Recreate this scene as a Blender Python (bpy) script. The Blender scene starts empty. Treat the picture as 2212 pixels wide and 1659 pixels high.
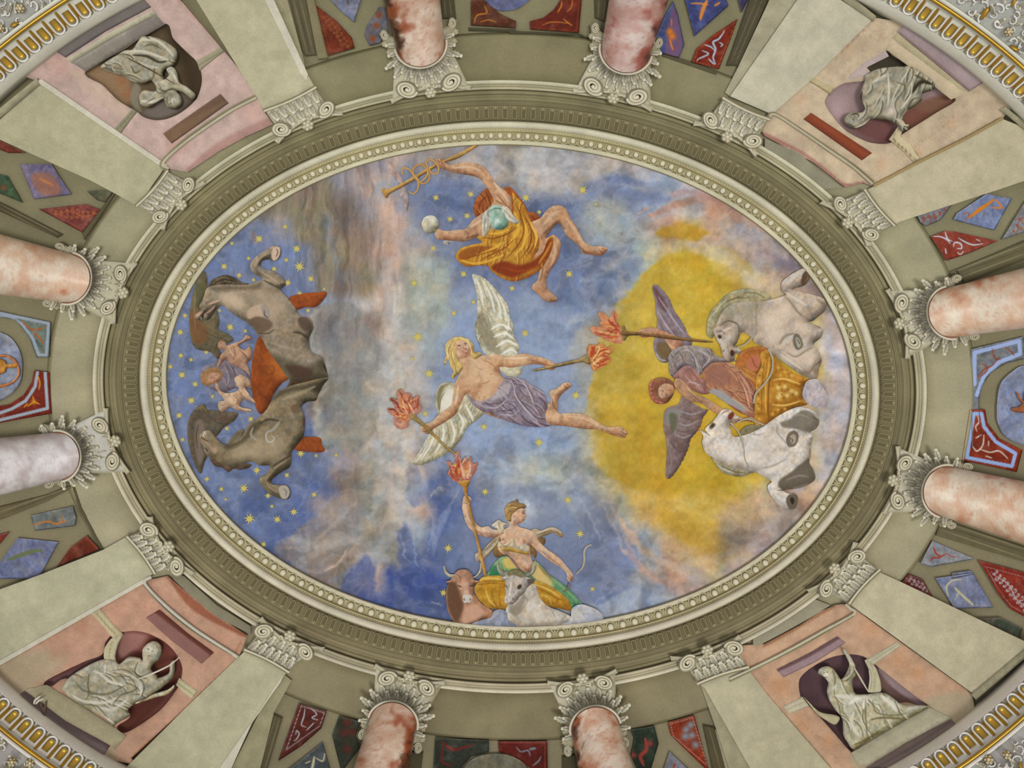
import bpy, math, random
import numpy as np
from mathutils.geometry import delaunay_2d_cdt
from mathutils import Vector

# ------------------------------------------------------------------ camera, light, exposure
W_, H_ = 2212.0, 1659.0
FPX = 1916.0                      # focal length in pixels
CAMZ = 1.6                        # the visitor's eye, looking straight up
D0 = 10.0                         # eye to crown of the vault
sc = bpy.context.scene
cam_d = bpy.data.cameras.new('camera')
cam = bpy.data.objects.new('camera', cam_d)
sc.collection.objects.link(cam)
cam.location = (0, 0, CAMZ)
cam.rotation_euler = (math.pi, 0, 0)
cam_d.sensor_fit = 'HORIZONTAL'
cam_d.sensor_width = 36.0
cam_d.lens = 36.0 * FPX / W_
cam_d.clip_start = 0.05
cam_d.clip_end = 200
sc.camera = cam

world = bpy.data.worlds.new('room_light')
sc.world = world
world.use_nodes = True
bg = world.node_tree.nodes['Background']
bg.inputs[0].default_value = (1.0, 0.972, 0.945, 1)
bg.inputs[1].default_value = 0.44

def add_sun(name, strength, color, direction, angle):
    l = bpy.data.lights.new(name, 'SUN')
    l.energy = strength; l.color = color; l.angle = math.radians(angle)
    o = bpy.data.objects.new(name, l)
    d = Vector(direction)
    o.rotation_euler = d.to_track_quat('-Z', 'Y').to_euler()
    o.location = (0, 0, 0.5)
    sc.collection.objects.link(o)
    return o
# light thrown up from the sunlit floor and windows below
add_sun('floor_bounce_light', 1.42, (1.0, 0.972, 0.93), (-0.16, -0.20, 1.0), 16)
add_sun('window_light', 0.42, (0.93, 0.97, 1.0), (0.55, -0.25, 1.0), 30)

sc.view_settings.view_transform = 'Standard'
sc.view_settings.look = 'None'
sc.view_settings.exposure = 0.0
sc.view_settings.gamma = 1.0
sc.view_settings.use_curve_mapping = False

col = bpy.data.collections.new('ceiling_scene')
sc.collection.children.link(col)

# ------------------------------------------------------------------ ring geometry of the painted oval
CX, CY = 1103.0, 833.0
CON = {
 0: ([0.00181103, -0.000158146, 0.0036638, 0.00974758, 0.00169267], [0]*9),
 1: ([0.00123216, -6.02338e-05, 0.00227982, 0.00529331, -0.0106794], [0]*9),
 2: ([0.00100802, -2.91943e-05, 0.00172953, -0.00431475, -0.007781], [0]*9),
 3: ([0.000522281, -9.48702e-06, 0.000959631, 0.0176305, -0.0189876], [0]*9)}
def ring_r(i, th):
    k, w = CON[i]
    c, s = np.cos(th), np.sin(th)
    a = (k[0]*c*c + k[1]*c*s + k[2]*s*s)/1e3
    b = (k[3]*c + k[4]*s)/1e3
    r = (-b + np.sqrt(b*b + 4*a))/(2*a)
    r = r + w[0]
    for m in range(1, 5):
        r = r + w[2*m-1]*np.cos(m*th) + w[2*m]*np.sin(m*th)
    return r
def ring_t(t, th):
    """t 0 fresco edge, 1 outer edge of the architrave, 2 outer edge of the soffit, 3 white fillet of the cornice"""
    th = np.asarray(th, float); t = np.asarray(t, float)
    r0, r1, r2, r3 = [ring_r(i, th) for i in range(4)]
    return np.where(t < 1, r0 + (r1-r0)*t, np.where(t < 2, r1 + (r2-r1)*(t-1), np.where(t < 3, r2 + (r3-r2)*(t-2), r3 + (t-3)*100.0)))
def ring_uv(t, th):
    r = ring_t(t, th)
    return CX + r*np.cos(th), CY + r*np.sin(th)

def vault_depth(u, v):
    """distance below the crown grows smoothly outwards: a shallow oval vault"""
    x = (u-CX)/1105.0; y = (v-CY)/885.0
    q = np.sqrt(x*x + y*y)
    return D0 - 1.5*np.clip(q-0.35, 0, 1.3)**2
def xyz(u, v, h):
    u = np.asarray(u, float); v = np.asarray(v, float)
    d = vault_depth(u, v) - h
    return np.stack([(u-W_/2)/FPX*d, (v-H_/2)/FPX*d, CAMZ + d], axis=-1)
MPP = D0/FPX                      # metres per pixel at the crown

# ------------------------------------------------------------------ colours and materials
def hx(s):
    s = s.strip('#')
    return np.array([int(s[i:i+2], 16) for i in (0, 2, 4)], float)/255.0
def lin(c):
    c = np.clip(np.asarray(c, float), 0, 1)
    return np.where(c <= 0.04045, c/12.92, ((c+0.055)/1.055)**2.4)

MATS = {}
def paint_mat(name, rough=0.85, grain=0.10, scale=55.0, metallic=0.0, bump=0.0, spec=0.25, patch=0.10):
    if name in MATS: return MATS[name]
    m = bpy.data.materials.new(name); m.use_nodes = True
    nt = m.node_tree; N = nt.nodes; L = nt.links
    b = N['Principled BSDF']
    b.inputs['Roughness'].default_value = rough
    b.inputs['Metallic'].default_value = metallic
    b.inputs['Specular IOR Level'].default_value = spec
    at = N.new('ShaderNodeAttribute'); at.attribute_name = 'Col'
    tc = N.new('ShaderNodeTexCoord')
    n1 = N.new('ShaderNodeTexNoise'); n1.inputs['Scale'].default_value = scale; n1.inputs['Detail'].default_value = 4
    n2 = N.new('ShaderNodeTexNoise'); n2.inputs['Scale'].default_value = scale/14; n2.inputs['Detail'].default_value = 5
    L.new(tc.outputs['Object'], n1.inputs['Vector']); L.new(tc.outputs['Object'], n2.inputs['Vector'])
    r1 = N.new('ShaderNodeMapRange'); r1.inputs[1].default_value = .3; r1.inputs[2].default_value = .7
    r1.inputs[3].default_value = 1-grain; r1.inputs[4].default_value = 1+grain
    L.new(n1.outputs['Fac'], r1.inputs[0])
    r2 = N.new('ShaderNodeMapRange'); r2.inputs[1].default_value = .3; r2.inputs[2].default_value = .7
    r2.inputs[3].default_value = 1-patch; r2.inputs[4].default_value = 1+patch
    L.new(n2.outputs['Fac'], r2.inputs[0])
    mu = N.new('ShaderNodeMath'); mu.operation = 'MULTIPLY'
    L.new(r1.outputs[0], mu.inputs[0]); L.new(r2.outputs[0], mu.inputs[1])
    vm = N.new('ShaderNodeVectorMath'); vm.operation = 'SCALE'
    L.new(at.outputs['Color'], vm.inputs[0]); L.new(mu.outputs[0], vm.inputs['Scale'])
    L.new(vm.outputs[0], b.inputs['Base Color'])
    if bump:
        bp = N.new('ShaderNodeBump'); bp.inputs['Strength'].default_value = bump; bp.inputs['Distance'].default_value = 0.01
        L.new(n2.outputs['Fac'], bp.inputs['Height']); L.new(bp.outputs[0], b.inputs['Normal'])
    MATS[name] = m
    return m
M_FRESCO = paint_mat('fresco_paint', .9, .07, 60, patch=.05)
M_PLASTER = paint_mat('painted_plaster', .85, .07, 45, patch=.09)
M_STUCCO = paint_mat('white_stucco', .75, .05, 50, bump=.25, patch=.06)
M_GILD = paint_mat('gilding', .38, .10, 40, metallic=.55, spec=.5, patch=.15)
M_MARBLE = paint_mat('column_marble', .30, .06, 40, spec=.6, patch=.12)

# ------------------------------------------------------------------ noise
def vnoise(x, y, seed=0):
    xi = np.floor(x).astype(np.int64); yi = np.floor(y).astype(np.int64)
    fx = x-xi; fy = y-yi; fx = fx*fx*(3-2*fx); fy = fy*fy*(3-2*fy)
    def h(a, b):
        n = (a*374761393 + b*668265263 + seed*974634777) & 0x7fffffff
        n = ((n ^ (n >> 13))*1274126177) & 0x7fffffff
        return ((n ^ (n >> 16)) & 0xffff)/65535.0
    return (h(xi, yi)*(1-fx)+h(xi+1, yi)*fx)*(1-fy) + (h(xi, yi+1)*(1-fx)+h(xi+1, yi+1)*fx)*fy
def fbm(x, y, seed=0, octv=4):
    s = 0; a = .5; t = 0
    for o in range(octv):
        s = s + a*vnoise(x, y, seed+o*17); t += a
        x = x*2.03+13.7; y = y*2.03+7.1; a *= .5
    return s/t - .5

# ------------------------------------------------------------------ polylines
def parse(s):
    return np.array(s.split(), float).reshape(-1, 2)
def crom(p, closed, step):
    n = len(p)
    if n < 3: 
        return resample(p, closed, step)
    out = []
    m = n if closed else n-1
    for i in range(m):
        if closed: a, b, c, d = p[(i-1) % n], p[i], p[(i+1) % n], p[(i+2) % n]
        else: a, b, c, d = p[max(i-1, 0)], p[i], p[i+1], p[min(i+2, n-1)]
        k = max(2, int(np.hypot(*(c-b))/step)+1)
        t = np.linspace(0, 1, k, endpoint=False)[:, None]
        out.append(.5*((2*b)+(-a+c)*t+(2*a-5*b+4*c-d)*t*t+(-a+3*b-3*c+d)*t**3))
    if not closed: out.append(p[-1:])
    return np.vstack(out)
def resample(p, closed, step):
    out = []
    n = len(p); m = n if closed else n-1
    for i in range(m):
        b, c = p[i], p[(i+1) % n]
        k = max(1, int(round(np.hypot(*(c-b))/step)))
        t = np.linspace(0, 1, k, endpoint=False)[:, None]
        out.append(b+(c-b)*t)
    if not closed: out.append(p[-1:])
    return np.vstack(out)
def seg_dist(P, poly, closed):
    """distance of points to polyline, arclength parameter, nearest point"""
    a = poly if closed else poly[:-1]
    b = np.roll(poly, -1, 0) if closed else poly[1:]
    best = np.full(len(P), 1e9); bt = np.zeros(len(P)); bq = np.zeros((len(P), 2)); seg_dist.n = np.zeros((len(P), 2))
    if closed:
        tg = np.roll(poly, -2, 0)-np.roll(poly, 2, 0) if len(poly) > 8 else np.roll(poly, -1, 0)-np.roll(poly, 1, 0)
        x_, y_ = poly.T; ori = np.sign(np.sum(x_*np.roll(y_, -1)-np.roll(x_, -1)*y_))
        vn = np.stack([tg[:, 1], -tg[:, 0]], -1)*ori
        vn = vn/(np.hypot(*vn.T)[:, None]+1e-9)
    L = np.hypot(*(b-a).T); cum = np.concatenate([[0], np.cumsum(L)]); tot = max(cum[-1], 1e-6)
    for i in range(len(a)):
        d = b[i]-a[i]; ll = d@d
        if ll < 1e-9: continue
        t = np.clip(((P-a[i])@d)/ll, 0, 1)
        q = a[i]+t[:, None]*d
        e = np.hypot(*(P-q).T)
        m = e < best
        best[m] = e[m]; bt[m] = (cum[i]+t[m]*L[i])/tot; bq[m] = q[m]
        if closed: seg_dist.n[m] = vn[i]*(1-t[m, None])+vn[(i+1) % len(a)]*t[m, None]
    return best, bt, bq
def inside(P, poly):
    x, y = P.T; r = np.zeros(len(P), bool)
    a = poly; b = np.roll(poly, -1, 0)
    for i in range(len(a)):
        (x1, y1), (x2, y2) = a[i], b[i]
        if y1 == y2: continue
        c = ((y1 > y) != (y2 > y)) & (x < (x2-x1)*(y-y1)/(y2-y1)+x1)
        r ^= c
    return r

# ------------------------------------------------------------------ painting
def paint(UV, C, lines, fr):
    """brush strokes (flat painting) on a surface.  'rrggbb width alpha x y ...' line, 'Frrggbb soft alpha x y ...' area, 'Brrggbb radius alpha x y ...' soft dabs"""
    ox, oy, s = fr
    for ln in lines:
        t = ln.split()
        if not t: continue
        c = t[0]; w = float(t[1])/s; al = float(t[2])
        p = np.array(t[3:], float).reshape(-1, 2)/s + (ox, oy)
        kind = c[0] if c[0] in 'FBSL' else ''
        rgb = hx(c[1:] if kind else c)
        lo = p.min(0)-w*1.6-3; hi = p.max(0)+w*1.6+3
        idx = np.nonzero((UV[:, 0] > lo[0]) & (UV[:, 0] < hi[0]) & (UV[:, 1] > lo[1]) & (UV[:, 1] < hi[1]))[0]
        if not len(idx): continue
        Q = UV[idx]
        if kind == 'B':
            for q in p:
                d = np.hypot(*(Q-q).T)/w
                a = al*np.exp(-d*d*1.4)
                C[idx] = C[idx]*(1-a[:, None]) + rgb*a[:, None]
            continue
        if kind == 'F':
            pc = crom(p, True, 3)
            d, _, _ = seg_dist(Q, pc, True)
            d = np.where(inside(Q, pc), -d, d)
            a = al*np.clip(.5-d/max(w, .8), 0, 1)
        elif kind == 'L':          # straight polyline, no taper
            d, tt, _ = seg_dist(Q, p, False)
            a = al*np.clip((w/2-d)/1.0+.5, 0, 1)
        else:
            pc = crom(p, False, 3) if len(p) > 2 else p
            d, tt, _ = seg_dist(Q, pc, False)
            ww = w*.5*(np.clip(np.sin(np.pi*tt), 0, 1)**.5*.75+.25)
            so = np.maximum(1.3, ww*(.9 if kind != 'S' else 2.0))
            a = al*np.clip((ww-d)/so+.5, 0, 1)
        C[idx] = C[idx]*(1-a[:, None]) + rgb*a[:, None]
    return C

def new_mesh(name, V, F, C, mat, parent=None, smooth=True, F4=None):
    me = bpy.data.meshes.new(name)
    F = np.asarray(F, np.int32)
    nv = len(V)
    if F.ndim == 2:
        k = F.shape[1]; nf = len(F)
        me.vertices.add(nv); me.vertices.foreach_set('co', np.asarray(V, np.float32).ravel())
        me.loops.add(nf*k); me.loops.foreach_set('vertex_index', F.ravel())
        me.polygons.add(nf)
        me.polygons.foreach_set('loop_start', np.arange(0, nf*k, k, dtype=np.int32))
        me.polygons.foreach_set('use_smooth', np.full(nf, smooth, bool))
    me.update(calc_edges=True)
    C = np.asarray(C, float)
    if C.ndim == 1: C = np.tile(C, (nv, 1))
    at = me.color_attributes.new('Col', 'FLOAT_COLOR', 'POINT')
    at.data.foreach_set('color', np.c_[lin(C), np.ones(nv)].astype(np.float32).ravel())
    me.materials.append(mat)
    o = bpy.data.objects.new(name, me)
    col.objects.link(o)
    if parent is not None:
        o.parent = parent
        o.matrix_parent_inverse = parent.matrix_world.inverted()
    return o

def tag(o, label=None, cat=None, group=None, kind=None):
    if label: o['label'] = label
    if cat: o['category'] = cat
    if group: o['group'] = group
    if kind: o['kind'] = kind
    return o
def thing(name, label, cat, at=None, group=None, kind=None):
    o = bpy.data.objects.new(name, None); col.objects.link(o)
    o.empty_display_size = .1
    if at is not None:
        p = xyz(at[0], at[1], 0.0)
        o.location = [float(q) for q in p]
        o.matrix_world = __import__('mathutils').Matrix.Translation(o.location)
    return tag(o, label, cat, group, kind)

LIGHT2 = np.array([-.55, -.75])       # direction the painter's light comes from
def relief(name, poly, color, h0=.02, r=14, bulge=.012, sp=2.4, form=.35, dark=None, light=None,
           strokes=(), fr=(0, 0, 1), mat=None, parent=None, smooth=True, floor=-.003, holes=(), ldir=None, mott=.05, skirt=True, warp=0, flat=False, lobe=None):
    """piece of low relief cut to an outline: painted front, rounded rim, real thickness down to the vault"""
    poly = crom(poly, True, sp) if smooth else resample(poly, True, sp)
    if lobe:
        amp, per, lx, ly = lobe
        tg = np.roll(poly, -1, 0)-np.roll(poly, 1, 0)
        x_, y_ = poly.T; ori = np.sign(np.sum(x_*np.roll(y_, -1)-np.roll(x_, -1)*y_))
        vn = np.stack([tg[:, 1], -tg[:, 0]], -1)*ori; vn = vn/(np.hypot(*vn.T)[:, None]+1e-9)
        s_ = np.concatenate([[0], np.cumsum(np.hypot(*np.diff(poly, axis=0).T))])
        ph = s_/per+fbm(s_/per/3, s_*0, 3)*1.5
        f = (ph % 1.0)
        g_ = np.clip(vn@np.array([lx, ly])*1.6, 0, 1) if (lx or ly) else 1.0
        poly = poly+vn*(amp*(f**.6*(1-f)**.25*1.5-.35)*g_)[:, None]
    # drop near duplicates
    keep = [0]
    for i in range(1, len(poly)):
        if np.hypot(*(poly[i]-poly[keep[-1]])) > sp*.35: keep.append(i)
    if np.hypot(*(poly[keep[-1]]-poly[0])) < sp*.35: keep.pop()
    poly = poly[keep]
    lo, hi = poly.min(0), poly.max(0)
    xs = np.arange(lo[0], hi[0], sp); ys = np.arange(lo[1], hi[1], sp*.87)
    g = np.array([(x+(sp/2 if j % 2 else 0), y) for j, y in enumerate(ys) for x in xs]) if len(xs) and len(ys) else np.zeros((0, 2))
    if len(g):
        g = g[inside(g, poly)]
    if len(g):
        d, _, _ = seg_dist(g, poly, True); g = g[d > sp*.55]
    pts = np.vstack([poly, g]) if len(g) else poly
    nb = len(poly)
    edges = [(i, (i+1) % nb) for i in range(nb)]
    holes = [crom(hp, True, sp) for hp in holes]
    for hp in holes:
        k0 = len(pts)
        if len(g): pts = np.vstack([pts[:nb], pts[nb:][~inside(pts[nb:], hp)]]); k0 = len(pts)
        pts = np.vstack([pts, hp])
        edges += [(k0+i, k0+(i+1) % len(hp)) for i in range(len(hp))]
    vv, ee, ff, ov, oe, of = delaunay_2d_cdt([Vector(p) for p in pts], edges, [list(range(nb))], 1, 1e-4)
    UV = np.array([(q.x, q.y) for q in vv]); F = np.array([f for f in ff if len(f) == 3], np.int32)
    if not len(F): return None
    for hp in holes:
        F = F[~inside(UV[F].mean(1), hp)]
    d, _, nq = seg_dist(UV, poly, True)
    nrm = seg_dist.n
    for hp in holes:
        d2, _, q2 = seg_dist(UV, hp, True); mm = d2 < d; d = np.where(mm, d2, d)
    dd = np.clip(d/r, 0, 1)
    prof = np.sqrt(1-(1-dd)**2)
    h = h0 + bulge*prof
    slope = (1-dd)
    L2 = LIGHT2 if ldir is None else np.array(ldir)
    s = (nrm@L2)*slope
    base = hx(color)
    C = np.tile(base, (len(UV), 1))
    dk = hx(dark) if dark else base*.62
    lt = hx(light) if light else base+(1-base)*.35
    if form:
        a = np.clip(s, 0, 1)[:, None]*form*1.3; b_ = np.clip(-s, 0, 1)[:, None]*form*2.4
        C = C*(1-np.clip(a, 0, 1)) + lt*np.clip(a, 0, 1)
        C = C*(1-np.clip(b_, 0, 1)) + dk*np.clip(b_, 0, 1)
    if mott:
        ux, uy = UV.T
        C = C*(1+mott*2*fbm(ux/14, uy/14, 3))[:, None]
        if mat is M_FRESCO or mat is None:
            q = fbm(ux/19+fbm(ux/30, uy/30, 4)*2, uy/19, 21, 4)*2; q2 = fbm(ux/5, uy/6, 33, 3)*2
            a = np.clip(q*.9, 0, 1)[:, None]; b_ = np.clip(-q*.9, 0, 1)[:, None]
            C = C*(1-a*.42)+lt*a*.42; C = C*(1-b_*.42)+dk*b_*.42
            C = C*(1+.13*q2)[:, None]
            # cool and warm scumbles
            w = fbm(ux/11, uy/11, 55, 3)[:, None]*.10
            C = C*(1+w*np.array([1, .1, -1.2]))
    PUV = UV
    if warp:
        PUV = UV + np.stack([fbm(UV[:, 0]/9, UV[:, 1]/9, 5), fbm(UV[:, 0]/9, UV[:, 1]/9, 9)], -1)*warp
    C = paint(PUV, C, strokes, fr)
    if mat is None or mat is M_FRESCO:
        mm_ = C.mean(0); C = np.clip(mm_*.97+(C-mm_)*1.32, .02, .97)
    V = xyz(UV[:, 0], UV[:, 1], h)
    # rim
    if skirt:
        n = len(V)
        loop = ordered_rim(F)
        sv = []; sf = []
        for (a, b) in loop:
            k = n+len(sv)
            sv += [(a, 0), (b, 0), (b, 1), (a, 1)]
            sf += [(k, k+1, k+2), (k, k+2, k+3)]
        ai = np.array([q[0] for q in sv]); lowf = np.array([q[1] for q in sv], bool)
        hh = np.where(lowf, floor, h[ai])
        V = np.vstack([V, xyz(UV[ai, 0], UV[ai, 1], hh)])
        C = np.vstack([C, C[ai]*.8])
        F = np.vstack([F, np.array(sf, np.int32)])
    # faces towards the eye below
    F = F[:, ::-1]
    return new_mesh(name, V, F, C, mat or M_FRESCO, parent)
def ordered_rim(F):
    e = np.vstack([F[:, [0, 1]], F[:, [1, 2]], F[:, [2, 0]]])
    key = {}
    for a, b in e.tolist():
        if (b, a) in key: del key[(b, a)]
        else: key[(a, b)] = 1
    return list(key)

def flame_strokes(P, fr):
    ox, oy, s = fr
    rnd = random.Random(int(P[0, 0]))
    base = P[0]; c = P.mean(0); out = []
    def T(q): return ' '.join('%.1f %.1f' % tuple((np.array(p)-(ox, oy))*s) for p in q)
    for k in range(46):
        e = P[rnd.randrange(len(P))]; t0 = rnd.uniform(0, .55); t1 = rnd.uniform(t0+.25, 1.0)
        a = base+(c-base)*rnd.uniform(0, .6); ax = e-a; n = np.array([-ax[1], ax[0]])
        w = rnd.uniform(-.25, .25)
        pts = [a+ax*t+n*w*math.sin(3.1*t)+n*.06*math.sin(9*t+k) for t in np.linspace(t0, t1, 6)]
        cl = rnd.choice(['a8432c', 'b9552f', 'c9723c', 'dca765', 'e3bf86', 'b04a34', 'd08a58', '8f3a2c'])
        out.append('%s %.1f .7 %s' % (cl, rnd.uniform(1.6, 3.4)*s, T(pts)))
    return out
def fold_strokes(P, spec, fr, dk, lt):
    """folds=angle,count,length,width,cx,cy,radius (drawing units): paired dark and light strokes"""
    a0, n, ln, w, cx, cy, rad = [float(z) for z in spec.split(',')]
    ox, oy, s = fr
    rnd = random.Random(int(cx+cy+n)); out = []
    Q = (P-(ox, oy))*s
    for k in range(int(n)):
        for _ in range(20):
            p = np.array([cx+rnd.uniform(-rad, rad), cy+rnd.uniform(-rad, rad)])
            if inside(p[None], Q)[0] and np.hypot(*(p-(cx, cy))) < rad: break
        else: continue
        a = math.radians(a0+rnd.gauss(0, 9)); cv = rnd.uniform(-.9, .9); L = ln*rnd.uniform(.5, 1.2)
        pts = []
        for t in np.linspace(-.5, .5, 6):
            b = a+cv*t; pts.append(p+L*t*np.array([math.cos(b), math.sin(b)]))
        nn = np.array([-math.sin(a), math.cos(a)])*w*.85
        if nn@np.array([-.5, -.8]) < 0: nn = -nn
        T = lambda q: ' '.join('%.0f %.0f' % tuple(z) for z in q)
        out.append('%s %.1f .55 %s' % (dk, w*rnd.uniform(.7, 1.2), T(pts)))
        out.append('%s %.1f .55 %s' % (lt, w*rnd.uniform(.7, 1.1), T([z+nn for z in pts])))
    return out
def arabesque(P, spec, fr):
    """painted scrollwork inside a coffer: border line, stem and curls"""
    colr, sz = spec.split(','); sz = float(sz)
    ox, oy, s = fr
    c = P.mean(0); out = []
    rnd = random.Random(int(c[0]*3+c[1]))
    def T(q): return ' '.join('%.1f %.1f' % tuple((np.array(p)-(ox, oy))*s) for p in q)
    inner = c+(P-c)*.80
    out.append('L%s %.1f .55 %s' % (colr, 1.2*s, T(list(inner)+[inner[0]])))
    u, d, vt = np.linalg.svd(P-c); ax = vt[0]; L = np.max(np.abs((P-c)@ax))*.62
    stem = [c+ax*t*L+vt[1]*math.sin(t*5)*sz*.35 for t in np.linspace(-1, 1, 9)]
    out.append('%s %.1f .85 %s' % (colr, 2.0*s, T(stem)))
    n = max(3, int(L/sz*2.2))
    for k in range(n):
        t = -.9+1.8*k/(n-1); b = c+ax*t*L
        for sg in (-1, 1):
            r = sz*rnd.uniform(.35, .6); q0 = b+vt[1]*sg*r*1.0
            if not inside(np.array([b+vt[1]*sg*r*2.0]), c+(P-c)*.84)[0]: 
                r *= .5; q0 = b+vt[1]*sg*r
                if not inside(np.array([b+vt[1]*sg*r*2.0]), c+(P-c)*.84)[0]: continue
            th = np.linspace(0, 4.6, 9); rr = r*(1-th/6.2)
            base = math.atan2(*(-vt[1]*sg)[::-1])
            out.append('%s %.1f .85 %s' % (colr, 1.9*s, T([q0+np.array([math.cos(base+sg*a), math.sin(base+sg*a)])*g for a, g in zip(th, rr)])))
            out.append('B%s %.1f .9 %s' % (colr, 2.0*s, T([q0])))
    return out
# ------------------------------------------------------------------ scene description language
HS = [1.0]
CUR = {'fr': (0, 0, 1), 'thing': None, 'part': None, 'h': .02, 'opt': {}}
FR = {}
def opts(words):
    o = {}
    for w in words:
        k, v = w.split('=')
        o[k] = v
    return o
def build(text):
    fr = CUR['fr']; blocks = []; cur = None
    for ln in text.strip().split('\n'):
        ln = ln.strip()
        if not ln or ln.startswith('//'): continue
        if ln[0] == '@':
            cur = [ln, []]; blocks.append(cur)
        elif cur is not None: cur[1].append(ln)
    top = None; last = None; h = .02; base = {}
    for head, lines in blocks:
        k = head[1]
        body = head[3:]
        if k == 'F':
            fr = FR[body.strip()]
            continue
        if k == 'T':                       # @T name|category|label|group|x y h
            a = [q.strip() for q in body.split('|')]
            q = a[4].split() if len(a) > 4 else ['0', '0', '.02']
            at = (float(q[0])/fr[2]+fr[0], float(q[1])/fr[2]+fr[1])
            h = float(q[2])
            top = thing(a[0], a[2], a[1], at, a[3] if len(a) > 3 and a[3] else None)
            continue
        # @P name color k=v ... : pts     @Q the same, sub-part of last P     @M name|cat|label|group : color k=v : pts
        if k == 'W':                       # @W name colour radius h [m=s] : pts      half-round moulding
            spec, pts = body.split(' : '); w = spec.split()
            P = crom(np.array(pts.split(), float).reshape(-1, 2)/fr[2] + (fr[0], fr[1]), False, 6)
            tp = (lambda q: .55+.45*math.sin(math.pi*min(1, q*1.1))) if 't' in w[4:] else None
            uv_sweep(w[0], P, float(w[2])/fr[2], float(w[3])*HS[0], w[1], M_GILD if 'g' in w[4:] else (M_FRESCO if 'f' in w[4:] else M_STUCCO), top if 'q' not in w[4:] else last, ns=5, hrad=float(w[2])/fr[2]*MPP*(.25 if 'f' in w[4:] else .7), taper=tp)
            continue
        # @P name color k=v ... : pts     @Q the same, sub-part of last P     @M name|cat|label|group : color k=v : pts
        if k == 'M':
            a, spec, pts = body.split(' : ')
            a = [q.strip() for q in a.split('|')]
            nm = a[0]; words = spec.split(); par = None
        else:
            spec, pts = body.split(' : ')
            words = spec.split(); nm = words.pop(0)
            par = top if k == 'P' else last
        colr = words.pop(0); o = opts(words)
        lab = o.pop('label', None)
        kw = {}
        if 'h' in o: h = float(o.pop('h'))
        else: h += .004
        for q in ('r', 'sp', 'form', 'bulge', 'mott', 'warp'):
            if q in o: kw[q] = float(o.pop(q))
        if 'r' in kw: kw['r'] /= 1.0
        if HS[0] < 1: kw['bulge'] = kw.get('bulge', .012)*.4
        if 'ld' in o:
            kw['ldir'] = [float(z) for z in o.pop('ld').split(',')]
        sm = o.pop('s', '1') == '1'
        mt = {'f': M_FRESCO, 'p': M_PLASTER, 's': M_STUCCO, 'g': M_GILD}[o.pop('m', 'f')]
        fl = float(o.pop('fl', '-.003'))
        P = np.array(pts.split(), float)
        if len(P) % 2: raise ValueError('odd points in ' + nm)
        P = P.reshape(-1, 2)/fr[2] + (fr[0], fr[1])
        kw['dark'] = o.pop('dk', None); kw['light'] = o.pop('lt', None)
        lb = o.pop('lobe', None)
        if lb: kw['lobe'] = [float(z) for z in lb.split(',')]
        fo = o.pop('folds', None)
        if fo: lines = fold_strokes(P, fo, fr, kw['dark'] or '6a6450', kw['light'] or 'd6d1be') + lines
        if o.pop('flame', None): lines = flame_strokes(P, fr) + lines
        ho = o.pop('hole', None)
        if ho: kw['holes'] = [np.array(ho.split(','), float).reshape(-1, 2)/fr[2] + (fr[0], fr[1])]
        ar = o.pop('ara', None)
        if ar: lines = lines + arabesque(P, ar, fr)
        ob = relief(nm, P, colr, h0=h*HS[0], strokes=lines, fr=fr, parent=par, smooth=sm, mat=mt, floor=fl, **kw)
        if ob is None:
            print('EMPTY', nm); continue
        if k == 'M':
            tag(ob, a[2], a[1], a[3] if len(a) > 3 and a[3] else None)
        elif lab: ob['label'] = lab.replace('_', ' ')
        if k in 'PM': last = ob
FR.update(A=(800, 560, 3.687), B=(800, 290, 3.687), C=(1350, 540, 4.168), D=(1350, 800, 4.168), E=(350, 480, 4.168),
          G=(350, 700, 4.168), H=(850, 960, 4.168), K1=(0, 0, 3.95), K2=(550, 0, 3.95), K3=(1100, 0, 3.95), K4=(1652, 0, 3.95),
          K5=(0, 410, 3.95), K6=(1652, 410, 3.95), K7=(0, 820, 3.95), K8=(0, 1239, 3.95), K9=(550, 1239, 3.95), K10=(1100, 1239, 3.95),
          K11=(1652, 1239, 3.95), K12=(1652, 820, 3.95), L1=(200, 200, 3.687), L2=(1400, 200, 3.687), L3=(200, 1000, 3.687), L4=(1400, 1000, 3.687), Z=(0, 0, 1))
# ================================================================== SETTING: vault, sky, rings
def strip(name, prof, mat, parent=None, n=720, th0=0, th1=2*math.pi, mott=.08, seed=1, sub=1, paintf=None):
    """strip swept round the oval.  prof: (t, h, colour)"""
    full = abs(th1-th0-2*math.pi) < 1e-6
    th = np.linspace(th0, th1, n+1)
    m = len(prof)
    T = np.array([p[0] for p in prof]); Hh = np.array([p[1] for p in prof]); Cc = np.array([hx(p[2]) for p in prof])
    TH, TT = np.meshgrid(th, T, indexing='ij')
    u, v = ring_uv(TT, TH)
    hh = np.tile(Hh, (n+1, 1))
    V = xyz(u.ravel(), v.ravel(), hh.ravel())
    C = np.tile(Cc, (n+1, 1, 1)).reshape(-1, 3)
    C = C*(1+mott*2*fbm(u.ravel()/60, v.ravel()/60, seed, 3))[:, None]
    tint = np.clip((v.ravel()-300)/1100, 0, 1)[:, None]
    C = C*(np.array([.97, .975, .95])*(1-tint)+np.array([1.0, .985, .98])*tint)
    if paintf: C = paintf(np.stack([u.ravel(), v.ravel()], -1), C)
    i, j = np.meshgrid(np.arange(n), np.arange(m-1), indexing='ij')
    a = (i*m+j).ravel(); F = np.stack([a, a+1, a+m+1, a+m], -1)[:, ::-1]
    return new_mesh(name, V, F, C, mat, parent)

# --- vault behind everything
o = strip('ceiling', [(t, -.01, '8a8468') for t in (-.1, .5, 1, 1.5, 2, 2.5, 3, 3.5, 4, 5, 6)], M_PLASTER)
o['kind'] = 'structure'; o['label'] = 'shallow oval plaster vault behind the painted architecture'

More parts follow.
